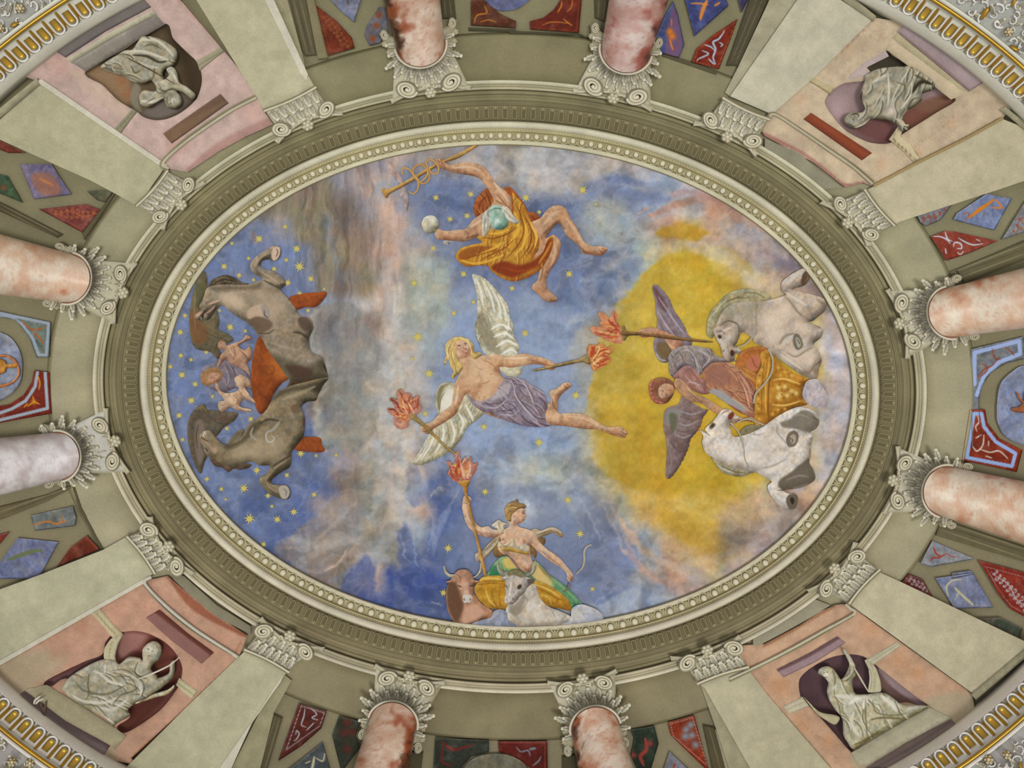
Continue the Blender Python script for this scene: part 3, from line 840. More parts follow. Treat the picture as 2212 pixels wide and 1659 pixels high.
COFFERS = """
@F K2
@T coffered_bay|vault|olive coffered vault bay at the top between the pilasters, with blue and red painted panels||2200 200 .02
@P fluted_jamb 5e5740 h=.022 sp=2.2 r=3 s=0 form=0 m=p : 285 -60 430 -60 530 470 430 480 400 420
7c7456 12 .8 330 0 450 460
8a8264 7 .8 390 0 500 450
453f2c 10 .8 360 0 470 440
@P jamb_moulding 847c5e h=.024 sp=2.2 r=4 s=0 form=.3 m=p : 430 -60 500 -60 630 500 540 510 
@P coffer 71321f h=.030 sp=2 r=3 s=0 bulge=-.01 ara=8d4f2c,11 : 505 30 700 180 830 320 855 410 630 475
@P coffer 7c8095 h=.030 sp=2 r=3 s=0 bulge=-.01 : 640 -10 910 -10 850 190 720 80
554c46 12 .9 790 -10 800 40
@P coffer 6d6a72 h=.030 sp=2 r=3 s=0 bulge=-.01 : 960 210 1060 60 1110 60 1150 300 1060 370 980 390 935 300
B8a4a28 34 .8 1060 130 1040 220 1010 330
@P coffer 5a3220 h=.030 sp=2 r=3 s=0 bulge=-.01 label=rust_corner_coffer_cut_by_a_circle : 1845 0 1960 0 2100 120 2230 180 2230 240 1845 215
c07a30 10 .8 1870 200 1900 130 1980 110 1960 50
c07a30 8 .8 1920 190 2000 170 2060 190
@P jamb_moulding 4c4835 h=.026 sp=2.2 r=3 s=0 form=0 m=p : 1825 235 2230 250 2230 275 1825 262
@P fluted_jamb 4f4a36 h=.022 sp=2.2 r=3 s=0 form=0 m=p : 1585 -40 1700 -40 1720 160 1600 160
7c7456 8 .8 1620 0 1630 140
7c7456 8 .8 1665 0 1680 140
@F K3
@P coffer 6b2a1c h=.030 sp=2 r=3 s=0 bulge=-.01 : 175 180 290 150 380 80 440 -10 620 -10 595 280 180 250
b5702c 8 .85 280 215 350 190 430 190 520 200
b5702c 12 .85 410 110 440 60 450 10
b5702c 9 .85 490 100 530 60 540 -5
b5702c 10 .85 460 160 510 200 540 220
L8f4a2a 4 .7 200 240 575 265 595 0
@P roundel 63688a h=.024 sp=5 r=4 form=0 bulge=-.01 : 0 -30 180 -20 150 20 80 70 0 90 -80 90 -180 40 -200 -30
@P jamb_moulding 4c4835 h=.026 sp=2.2 r=3 s=0 form=0 m=p : 0 262 600 285 670 320 665 335 590 300 0 290
@P fluted_jamb 4f4a36 h=.022 sp=2.2 r=3 s=0 form=0 m=p : 725 -40 860 -40 830 200 730 150
7c7456 8 .8 765 0 760 150
7c7456 8 .8 820 0 800 170
@P coffer 565a85 h=.030 sp=2 r=3 s=0 bulge=-.01 : 1400 10 1440 120 1495 380 1450 490 1300 450 1250 330 1330 130
F7a5a78 30 .8 1400 60 1480 380 1440 480 1330 450
Bc97a38 34 .95 1370 270 1390 310
c97a38 14 .95 1370 330 1385 390 1400 430
c97a38 10 .95 1385 160 1385 220
@P coffer 474c7c h=.030 sp=2 r=3 s=0 bulge=-.01 : 1500 -10 1850 -10 1870 50 1580 310 1540 150
c08048 34 .9 1630 170 1650 90 1690 0
c08048 14 .9 1550 30 1620 30 1700 40
c08048 20 .8 1750 50 1800 20
@P coffer 7c2e1d h=.030 sp=2 r=3 s=0 bulge=-.01 : 1950 160 1890 330 1790 590 1555 530 1600 410 1750 290
a8aab8 16 .95 1840 260 1790 330 1740 360 1760 420 1740 490 1760 545
a8aab8 11 .95 1660 380 1720 400 1750 430
a8aab8 11 .95 1640 430 1700 460 1620 500 1600 520
a8aab8 10 .95 1790 360 1820 380 1800 400
a8aab8 12 .95 1700 500 1740 540 1760 550
Lb05a38 4 .8 1935 190 1780 575 1575 525 1610 425 1755 305 1935 190
@P coffer 3f3a5c h=.030 sp=4 r=3 s=0 bulge=-.01 : 1950 -20 2050 -20 1985 105
@P fluted_jamb 504a38 h=.022 sp=2.2 r=3 s=0 form=0 m=p : 2070 -60 2230 -60 1960 620 1940 560 1850 560
7c7456 8 .7 2110 0 1900 520
7c7456 8 .7 2160 0 1930 540
@P jamb_moulding 5a5440 h=.026 sp=2.2 r=3 s=0 form=0 m=p : 1300 455 1780 620 1765 645 1300 485

@F K6
@T coffered_bay|vault|olive coffered vault bay on the right, with blue medallion and red scrollwork panels||1900 1300 .02
@P coffer 7c8088 h=.030 sp=2 r=3 s=0 bulge=-.01 ara=94503a,11 : 1300 215 1610 110 1500 260 1380 310 1330 280
@P coffer 8089a8 h=.030 sp=2 r=3 s=0 bulge=-.01 : 1640 200 1890 35 2110 75 1960 345 1610 255
c98434 26 .95 1740 240 1850 160 1960 80
c98434 14 .95 1960 80 2025 150 1930 150
a85838 8 .95 1690 210 1740 200 1720 270
c98434 14 .9 1790 190 1870 130
@P coffer 8c4030 h=.030 sp=2 r=3 s=0 bulge=-.01 : 1415 400 1540 350 1620 355 1990 435 1750 540 1550 605 1490 510
c0b8c0 11 .95 1440 400 1500 400 1560 430 1580 460
c0b8c0 11 .95 1540 360 1560 420 1600 440
c0b8c0 12 .95 1610 490 1620 450 1670 460 1680 500 1640 500
c0b8c0 11 .95 1650 410 1720 450 1780 470 1860 460
c0b8c0 9 .95 1700 520 1670 550 1640 530
c0b8c0 10 .95 1540 500 1550 550
c0b8c0 8 .9 1800 420 1840 440
@P coffer 858a90 h=.030 sp=2 r=3 s=0 bulge=-.01 ara=9c5238,14 : 2025 425 2230 90 2300 90 2300 330
@P jamb_moulding 6b6449 h=.022 sp=2.2 r=3 s=0 form=0 m=p : 1580 700 2230 430 2230 590 1700 800 1640 690
9c9474 10 .8 1640 690 2230 460
4f4a34 8 .8 1650 710 2230 500
9c9474 10 .8 1670 750 2230 540
4f4a34 8 .8 1690 780 2230 580
@P coffer 7b8089 h=.030 sp=2 r=3 s=0 bulge=-.01 : 1760 1360 2210 1250 2230 1440 2060 1480 1930 1560 1850 1680 1830 1780 1840 2180 1770 2190
L9fb0d8 34 .95 1790 1660 1790 1390 2170 1290 2180 1400 2000 1470 1870 1590 1810 1750
9a4c2e 9 .95 1810 1620 1860 1540 1940 1500 2000 1420
9a4c2e 9 .95 1850 1480 1900 1530 1860 1580 1830 1600
9a4c2e 9 .95 2050 1340 2110 1390 2130 1420
9a4c2e 9 .95 1940 1350 1960 1430 2010 1450
@P medallion 8891ae h=.030 sp=4 r=3 bulge=-.01 : 2230 1500 2100 1560 2010 1660 1985 1800 1980 1900 1990 1990 2060 2110 2230 2180 2420 2120 2440 1600
@F K12
c98434 1 .1 0 0
@P coffer 8a3c2c h=.034 sp=2 r=3 s=0 bulge=-.01 : 1750 255 1880 255 1900 370 2000 500 2200 600 2150 790 1680 690
L98a4cc 30 .95 1785 290 1850 290 1870 400 1970 530 2140 630 2110 740 1725 665 1785 290
c9bcb4 11 .95 1815 310 1830 360 1800 400 1810 440
c9bcb4 12 .95 1870 470 1860 560 1810 610 1770 560
c9bcb4 11 .95 1800 500 1850 470
c9bcb4 11 .95 1830 590 1920 620 2000 610 2080 680
c9bcb4 9 .95 1910 520 1910 570
c9bcb4 9 .95 1880 650 1940 670
@P figure a8653e h=.040 sp=2.4 r=4 : 2230 100 2210 190 2170 230 2115 240 2110 265 2160 280 2230 280 2400 260 2400 120
@P figure a8653e h=.040 sp=2.4 r=3 : 2145 105 2165 115 2185 160 2220 190 2210 205 2170 170
@P jamb_moulding 6b6449 h=.022 sp=2.2 r=3 s=0 form=0 m=p : 1480 1240 1640 1230 2230 1430 2230 1560 1460 1330
9c9474 9 .8 1600 1240 2230 1450
4f4a34 9 .8 1560 1260 2230 1480
9c9474 9 .8 1500 1280 2230 1530
@P coffer 8e8f96 h=.030 sp=2 r=3 s=0 bulge=-.01 : 1430 1375 1790 1530 1420 1600 1330 1570
a04a38 14 .95 1410 1550 1440 1520 1480 1520 1540 1490
a04a38 14 .95 1440 1430 1460 1480 1500 1510
a04a38 8 .95 1540 1480 1600 1510 1640 1510
@P coffer 8c3426 h=.030 sp=2 r=3 s=0 bulge=-.01 ara=b8b0b4,12 : 1820 1540 2230 1650 2300 1850 2230 2030 2100 1960 2010 1850
@P coffer 6a6f85 h=.030 sp=2 r=3 s=0 bulge=-.01 label=small_grey_coffer : 1600 1650 1760 1630 1790 1659 1600 1700
@F K11
@P coffer 8187a0 h=.030 sp=2 r=3 s=0 bulge=-.01 : 1455 40 1780 -5 1950 290 1620 300
b9b89a 14 .95 1570 200 1550 120 1600 60 1680 50
b9b89a 20 .9 1620 120 1680 180 1780 270
b9b89a 10 .9 1660 150 1620 230
@P coffer 652a28 h=.030 sp=2 r=3 s=0 bulge=-.01 ara=a09090,9 : 1165 85 1230 0 1350 50 1440 210
@P coffer 5c5a4c h=.030 sp=2 r=3 s=0 bulge=-.01 : 1800 385 2020 375 2200 470 2170 560
F3f4a3c 16 .7 1960 440 2010 390 2180 480 2140 530
B9a5a3c 8 .9 2100 500 2000 440
@F K9
@T coffered_bay|vault|olive coffered vault bay at the bottom, with red and dark green scrollwork panels||2200 1500 .02
@P coffer 5a2a22 h=.030 sp=2 r=3 s=0 bulge=-.01 : 375 1110 615 1180 570 1320 400 1470 200 1600
La9a3a6 5 .8 400 1130 595 1190 555 1300 270 1505 400 1130
a9a3a6 10 .95 430 1150 420 1220 400 1290 440 1310
a9a3a6 9 .95 480 1150 530 1200 490 1230 540 1250
a9a3a6 9 .95 440 1340 490 1290 510 1270
a9a3a6 9 .95 350 1380 360 1340 380 1370 350 1420 330 1430
@P fluted_jamb 5a533b h=.022 sp=2.2 r=3 s=0 form=0 m=p : 130 1180 240 1230 100 1700 -60 1700
837b5c 8 .8 180 1220 40 1659
837b5c 8 .8 215 1230 90 1659
@P coffer 4a5052 h=.030 sp=2 r=3 s=0 bulge=-.01 : 580 1440 650 1700 260 1700
b3ad90 22 .9 510 1560 500 1620 480 1700
b3ad90 12 .9 520 1570 580 1600 600 1530
b3ad90 10 .9 430 1620 480 1600
@P coffer 37382c h=.030 sp=2 r=3 s=0 bulge=-.01 : 720 1220 900 1260 860 1400 900 1480 740 1700 660 1380
B5e2a22 40 .8 790 1270 760 1360 830 1350 790 1500
@P coffer 33352b h=.030 sp=2 r=3 s=0 bulge=-.01 : 1540 1405 2000 1420 2000 1520 1850 1560 1760 1659 1740 1720 1520 1720
5e2a22 26 .9 1600 1430 1680 1500 1800 1480 1860 1450
5e2a22 20 .9 1610 1450 1600 1600 1680 1640
7a4036 16 .8 1640 1470 1700 1510
@P medallion 6f6c5a h=.026 sp=4 r=3 bulge=-.01 form=0 : 1790 1720 1800 1640 1880 1570 2000 1540 2120 1540 2200 1560 2300 1620 2350 1720
@P fluted_jamb 4e4934 h=.022 sp=2.2 r=3 s=0 form=0 m=p : 1305 1520 1440 1520 1420 1700 1290 1700
@F K10
@P coffer 5e1f18 h=.030 sp=2 r=3 s=0 bulge=-.01 : -95 1430 325 1430 330 1700 180 1700 130 1620 60 1570 -90 1520
L8b4a40 5 .8 -80 1445 305 1445 305 1659
747078 22 .9 170 1500 230 1490
747078 12 .9 60 1480 100 1520 160 1510 180 1560
747078 14 .9 200 1640 250 1600 270 1560
@P fluted_jamb 4e4934 h=.022 sp=2.2 r=3 s=0 form=0 m=p : 450 1560 570 1540 590 1700 450 1700
@P coffer 2f3629 h=.030 sp=2 r=3 s=0 bulge=-.01 : 1030 1330 1240 1300 1275 1450 1200 1700 1100 1700 1040 1560 1070 1420
8c4038 34 .9 1160 1400 1170 1500 1120 1560 1150 1640
B8c4038 30 .9 1060 1550 1200 1450
@P coffer 8a3822 h=.030 sp=2 r=3 s=0 bulge=-.01 : 1355 1270 1580 1210 1710 1700 1500 1500 1380 1380
Lb8a09a 4 .8 1375 1285 1565 1230 1690 1640 1400 1385 1375 1285
B83848c 36 .9 1510 1330 1550 1290 1500 1390 1560 1380 1590 1460
@P coffer 7a7880 h=.030 sp=2 r=3 s=0 bulge=-.01 : 1370 1520 1560 1700 1310 1700
9a4c34 20 .9 1400 1659 1420 1620
@P fluted_jamb 544d36 h=.022 sp=2.2 r=3 s=0 form=0 m=p : 1650 1290 1750 1310 1870 1700 1740 1700
837b5c 8 .8 1700 1300 1800 1659
@P jamb_moulding a69f84 h=.028 sp=2.2 r=3 s=0 form=0 m=p : 1755 1330 1790 1330 1900 1700 1850 1700

@F K5
@T coffered_bay|vault|olive coffered vault bay on the left, with lilac lozenge and orange cameo medallion||300 1400 .02
@P coffer 7b3f38 h=.030 sp=2 r=3 s=0 bulge=-.01 ara=a8603c,12 : 330 165 730 120 860 170 700 365
@P coffer 5e5e4a h=.030 sp=2 r=3 s=0 bulge=-.01 : 740 10 980 -10 900 110 830 90
@P coffer 3c5138 h=.030 sp=2 r=3 s=0 bulge=-.01 : -30 -140 60 -120 190 110 -30 20
B8f4e34 26 .7 30 -20
@P jamb_moulding 544b36 h=.022 sp=2.2 r=3 s=0 form=0 m=p : -30 90 540 380 490 410 -30 170
9c9474 8 .7 0 120 500 380
9c9474 7 .7 0 160 470 400
@P jamb_moulding 5c553c h=.023 sp=2.2 r=3 s=0 form=0 m=p : 700 370 990 -10 1010 0 720 430
@P coffer 6f7a72 h=.030 sp=2 r=3 s=0 bulge=-.01 : -30 1030 430 1130 420 1430 310 1430 250 1260 130 1110 -30 1080
L97a2ae 26 .95 0 1055 415 1140 395 1410 330 1410 280 1270 180 1140 80 1080 0 1075
b0662c 12 .95 180 1120 270 1190 330 1190 390 1170
b0662c 12 .95 280 1210 340 1270 370 1320
@P medallion 8c93a6 h=.030 sp=4 r=3 bulge=-.01 : -60 1210 60 1240 140 1320 185 1430 190 1540 170 1650 100 1740 0 1800 -100 1800 -140 1300
Bc97a3c 26 .5 20 1520
@P cameo_ring c27a4a h=.040 sp=2.4 r=3 : -30 1410 60 1410 130 1450 170 1530 160 1600 100 1659 0 1690 0 1665 90 1640 140 1590 150 1530 120 1470 60 1430 -30 1430
@P cameo_figure c78a3c h=.040 sp=2.4 r=4 : -30 1450 40 1460 60 1490 130 1480 150 1500 130 1520 60 1520 40 1560 -30 1570
@F K1
@P coffer 7c6f86 h=.030 sp=2 r=3 s=0 bulge=-.01 : 165 1400 440 1400 610 1660 290 1700
Fa06a50 34 .6 260 1500 420 1480 520 1640 360 1659
c98048 18 .6 330 1520 450 1580
@P coffer 7a3c2e h=.030 sp=2 r=3 s=0 bulge=-.01 : -20 1190 220 1305 70 1305 -20 1270
@F K7
@P coffer 7d3529 h=.034 sp=2 r=3 s=0 bulge=-.01 : 290 -80 420 -60 440 290 0 370 -30 370 -30 230 80 210 200 130 270 20
L9d9fa8 26 .95 320 -60 300 60 220 180 100 250 0 285
L9d9fa8 26 .95 385 -60 405 245 0 345
c98a34 12 .95 330 90 340 30 320 -40
Bc98a34 24 .9 290 190
c98a34 11 .95 290 190 340 210
c98a34 11 .95 290 190 230 230
c98a34 11 .95 290 190 280 140
c98a34 10 .95 200 240 240 200
@P jamb_moulding 6c6248 h=.022 sp=2.2 r=3 s=0 form=0 m=p : -30 1090 400 980 600 900 620 920 400 1040 -30 1210
9c9474 8 .8 0 1130 560 930
4f4a34 8 .8 0 1160 580 940
@P coffer 767a76 h=.030 sp=2 r=3 s=0 bulge=-.01 : 260 1160 620 1080 650 1180 640 1250 300 1290
c27a34 12 .9 260 1250 400 1210 480 1230 580 1200
c27a34 9 .9 480 1240 520 1210 540 1170
@P coffer 767d9c h=.030 sp=2 r=3 s=0 bulge=-.01 : 150 1350 500 1385 330 1700 -20 1700 0 1560
6f7a5c 34 .9 60 1540 200 1490 300 1460 370 1460
@P coffer 6e3020 h=.030 sp=2 r=3 s=0 bulge=-.01 : 740 1330 850 1450 480 1600 600 1430
La05a3c 5 .8 735 1345 830 1440
@P coffer 8f3a32 h=.030 sp=4 r=3 s=0 bulge=-.01 : -30 1330 80 1300 0 1400 -30 1420
@P jamb_moulding 5c543c h=.024 sp=2.2 r=3 s=0 form=0 m=p : 610 910 640 900 700 1080 880 1440 860 1450 680 1120
"""
# ================================================================== COLUMNS AND PILASTERS
def V2(*a): return np.array(a, float)
LEAF = SPIRAL = ROSE = None
def small_pieces():
    """acanthus leaf, volute and rosette shared by every capital"""
    global LEAF, SPIRAL, ROSE, TIP
    out = []
    # leaf: root at the origin, growing along +y, 10 px wide, 20 px long, ribs and lobed rim, tip curling to the eye
    V = []; F = []; C = []
    ny = 9
    hi, mid, lo = hx('e8e3cf'), hx('cfc9b0'), hx('978f70')
    for j in range(ny+1):
        t = j/ny
        w = 5.2*(math.sin(math.pi*min(1, t*.82+.16))**.6)*(1+.22*math.sin(t*22))
        z = -.006-.022*t**2.2
        for k, x in enumerate((-1, -.55, -.12, 0, .12, .55, 1)):
            ridge = (0, .006, .001, .012, .001, .006, 0)[k]
            V.append((x*w, t*20, z-ridge*(1-.3*t)))
            c = (lo, hi, mid*.8, hi, mid*.8, mid, lo)[k]
            C.append(c*(.82+.25*t))
    for j in range(ny):
        for k in range(6):
            a = j*7+k; F.append((a, a+1, a+8, a+7))
    # curled tip
    b = len(V)
    for k in range(8):
        q = 2*math.pi*k/8; V.append((3.4*math.cos(q), 19.5+2.6*math.sin(q), -.022)); C.append(mid)
    V.append((0, 19.5, -.042)); C.append(hi*1.05)
    F += [(b+k, b+(k+1) % 8, b+8) for k in range(8)]
    LEAF = merge('leaf', [(V, F, np.array(C))], M_STUCCO)
    # volute: disc with spiral moulding, unit radius 15 px
    V = [(0, 0, -.030)]; C = [hx('b9b294')]; F = []
    for i, (r, z) in enumerate(((5, -.030), (10, -.026), (15, -.016), (15.6, .02))):
        for k in range(20):
            q = 2*math.pi*k/20; V.append((r*math.cos(q), r*math.sin(q), z)); C.append(hx('c0b99c' if i < 3 else '8f8767'))
    for k in range(20): F.append((0, 1+k, 1+(k+1) % 20))
    for i in range(3):
        for k in range(20):
            a = 1+i*20+k; b = 1+i*20+(k+1) % 20; F.append((a, b, b+20, a+20))
    th = np.linspace(0, 2*math.pi*2.4, 46); rr = 14.2*(1-th/(2*math.pi*2.4)*.86)
    v_, f_ = sweep(np.stack([rr*np.cos(th), rr*np.sin(th)], -1), 1.7, '', None, '', 5, z0=-.026, zrad=.014)
    th2 = th+.0; r2 = 14.2*(1-(th)/(2*math.pi*2.4)*.86)-2.6
    v2, f2 = sweep(np.stack([np.clip(r2, .5, 99)*np.cos(th2), np.clip(r2, .5, 99)*np.sin(th2)], -1), .9, '', None, '', 4, z0=-.026, zrad=.003)
    dv = [(2.2*math.cos(q), 2.2*math.sin(q), -.03) for q in np.linspace(0, 2*math.pi, 8, endpoint=False)]+[(0, 0, -.048)]
    SPIRAL = merge('volute', [(V, F, np.array(C)), (v_, f_, 'e2dcc6'), (v2, f2, 'a8a082'), (dv, [(k, (k+1) % 8, 8) for k in range(8)], 'e6e0ca')], M_STUCCO)
    # rosette: five fat petals round a boss
    parts = []
    for k in range(6):
        q = 2*math.pi*k/6
        Vp = []; nn = 8
        for m in range(nn):
            a = 2*math.pi*m/nn
            x, y = 5.6+3.6*math.cos(a), 3.3*math.sin(a)
            Vp.append((x*math.cos(q)-y*math.sin(q), x*math.sin(q)+y*math.cos(q), -.012))
        Vp.append((5.9*math.cos(q), 5.9*math.sin(q), -.036))
        parts.append((Vp, [(m, (m+1) % nn, nn) for m in range(nn)], np.array([hx('a79f80')]*nn+[hx('e0dac4')])))
    Vp = [(3.2*math.cos(2*math.pi*m/8), 3.2*math.sin(2*math.pi*m/8), -.024) for m in range(8)]+[(0, 0, -.05)]
    parts.append((Vp, [(m, (m+1) % 8, 8) for m in range(8)], 'd9d2ba'))
    base = [(9*math.cos(2*math.pi*m/10), 9*math.sin(2*math.pi*m/10), -.002) for m in range(10)]
    parts.append((base, [(0, m, m+1) for m in range(1, 9)], '8d8464'))
    ROSE = merge('rosette', parts, M_STUCCO)

def capital(parent, A, B, D, C, r0=None, R0=None, h=.16, tint='c6c0a6', sag=.26, dark='7f7759', neck=True, warm=0, deep=.16):
    """A,B inner horn tips of the abacus; D,C outer corners on the same sides; R0,r0 the shaft end for a round column"""
    A, B, C, D = [np.array(p, float) for p in (A, B, C, D)]
    mid = (A+B)/2; out = (C+D)/2-mid; out = out/np.hypot(*out)
    tan = (B-A)/np.hypot(*(B-A)); wd = np.hypot(*(B-A))
    up = -out                                   # towards the crown of the vault
    def arc(P, Q, s, n=9):
        t = np.linspace(0, 1, n)[:, None]
        # hollow side of the abacus: straight near the horns and hollow in the middle
        return P+(Q-P)*t+out*s*np.sin(np.pi*t)**1.0
    sg = wd*sag*.42
    top = arc(A, B, sg)
    if R0 is not None:
        R0 = np.array(R0, float)
        wB = (B+C)/2 + (R0-(B+C)/2)*.26; wA = (A+D)/2 + (R0-(A+D)/2)*.26
        poly = list(top)+[B*.7+wB*.3+0*out, wB, C, R0+(C-R0)*.35, R0+(D-R0)*.35, D, wA]
    else:
        wB = (B+C)/2-tan*wd*.055; wA = (A+D)/2+tan*wd*.055
        poly = list(top)+[wB, C, D, wA]
    poly = np.array(poly)
    cl = hx(tint)
    dk = dark
    st = []
    def P(*pts): return ' '.join('%.1f %.1f' % (p[0], p[1]) for p in pts)
    if R0 is not None:
        st += ['B%s %.1f .75 %s' % (dk, wd*.20, P(C, D)), 'B%s %.1f .5 %s' % (dk, wd*.16, P(wA*.6+D*.4, wB*.6+C*.4))]  # shadow side of the outer corners painted in as darker dabs
        st += ['B6e6648 %.1f .6 %s' % (r0*.5, P(R0))]
    st += ['%s 5 .55 %s' % (dk, P(*[q+out*6 for q in top[1:-1]]))]
    # bell texture: pitted light and shade strokes running outwards
    rnd = random.Random(int(A[0]*7+A[1]))
    for k in range(34):
        t = rnd.random(); s = rnd.random()
        base = (A+(B-A)*t)*(1-s)+(D+(C-D)*t)*s if R0 is None else top[int(t*8)]*(1-s*.6)+R0*s*.6
        l = out*rnd.uniform(4, 9)+tan*rnd.uniform(-2, 2)
        st.append('%s %.1f .7 %s' % (rnd.choice(['6e6546', '776f52', 'ddd6c0', 'd8d1bb', '8f866a']), rnd.uniform(2.2, 3.4), P(base, base+l)))
    bell = relief('capital', poly, tint, h0=h, r=12, bulge=.03, sp=3.2, form=.3, dark=dk, strokes=st, mat=M_STUCCO, parent=parent, smooth=False)
    # abacus: hollow-sided slab
    ap = np.vstack([arc(A, B, sg, 13), arc(A, B, sg*1.02, 13)[::-1]+out*9.5])
    ap[0] = A; ap[12] = B; ap[13] = B+out*11+tan*3; ap[-1] = A+out*11-tan*3
    relief('abacus', ap, 'c9c2a7', h0=h+.035, r=5, bulge=.02, sp=2.6, form=.3, mat=M_STUCCO, parent=bell, smooth=False,
           strokes=['e2dcc6 3 .8 %s' % P(*[q+out*1.5 for q in arc(A, B, sg, 9)]), '857c5d 2.4 .7 %s' % P(*[q+out*7 for q in arc(A, B, sg, 9)])])
    a_t = math.atan2(tan[1], tan[0])
    # leaves
    if R0 is not None:
        for row, (rad, sc_, num) in enumerate(((r0+16, 1.25, 9), (r0+1, 1.15, 12))):
            for k in range(num):
                a = math.radians(-72+144*(k+.5)/num) if row == 0 else math.radians(-104+208*(k+.5)/num)
                d = np.array(up*math.cos(a)+tan*math.sin(a))
                p = R0+d*rad*(.98 if abs(a) < 1.2 else .95)
                put(LEAF, 'leaf', p[0], p[1], h+.035+.006*row, math.atan2(d[1], d[0])-math.pi/2, bell, 1.05*sc_, sc_)
        vc = ((A*.69+B*.13+R0*.18), (B*.69+A*.13+R0*.18))
        for q, sg_ in ((D, 1), (C, -1)):
            put(SPIRAL, 'volute', *(q*.86+mid*.0+R0*.14), h+.0, a_t, bell, .62*sg_, .8)
            for f_ in (.33, .62):
                w_ = (wA*(1-f_)+D*f_) if sg_ == 1 else (wB*(1-f_)+C*f_)
                put(ROSE, 'rosette', w_[0], w_[1], h+.0, a_t+f_, bell, .75, .75)
    else:
        ln = np.hypot(*((C+D)/2-mid))
        for row, (s, num) in enumerate(((.93, 6), (.64, 5))):
            for k in range(num):
                t = (k+.5+.0*row)/num
                p = (A*(1-s)+D*s)*(1-t)+(B*(1-s)+C*s)*t
                put(LEAF, 'leaf', p[0], p[1], h+.035+.008*(1-row), math.atan2(up[1], up[0])-math.pi/2+(t-.5)*.35, bell, wd/120*1.25, ln/62*.95)
        vc = ((A*.58+B*.12+(D*.30)), (B*.58+A*.12+(C*.30)))
    rv = wd*.115
    for i, q in enumerate(vc):
        q = q+out*4
        put(SPIRAL, 'volute', q[0], q[1], h+.062, a_t+(.42 if i == 0 else math.pi-.42), bell, rv/15*1.22, rv/15*(.92 if i == 0 else -.92))
    m = mid+out*(sg*.55)
    put(ROSE, 'rosette', m[0], m[1], h+.085, a_t, bell, 1.5, 1.35)
    # caulicoles: little curls between the volutes
    for s in (-1, 1):
        th = np.linspace(0, 4.4, 12); rr = 5.5*(1-th/6)
        c0 = m+out*13+tan*s*11
        path = np.stack([c0[0]+rr*np.cos(th*s+a_t), c0[1]+rr*np.sin(th*s+a_t)], -1)
        uv_sweep('curl', path, 1.6, h+.055, 'd8d1b8', M_STUCCO, bell, ns=4)
    return bell

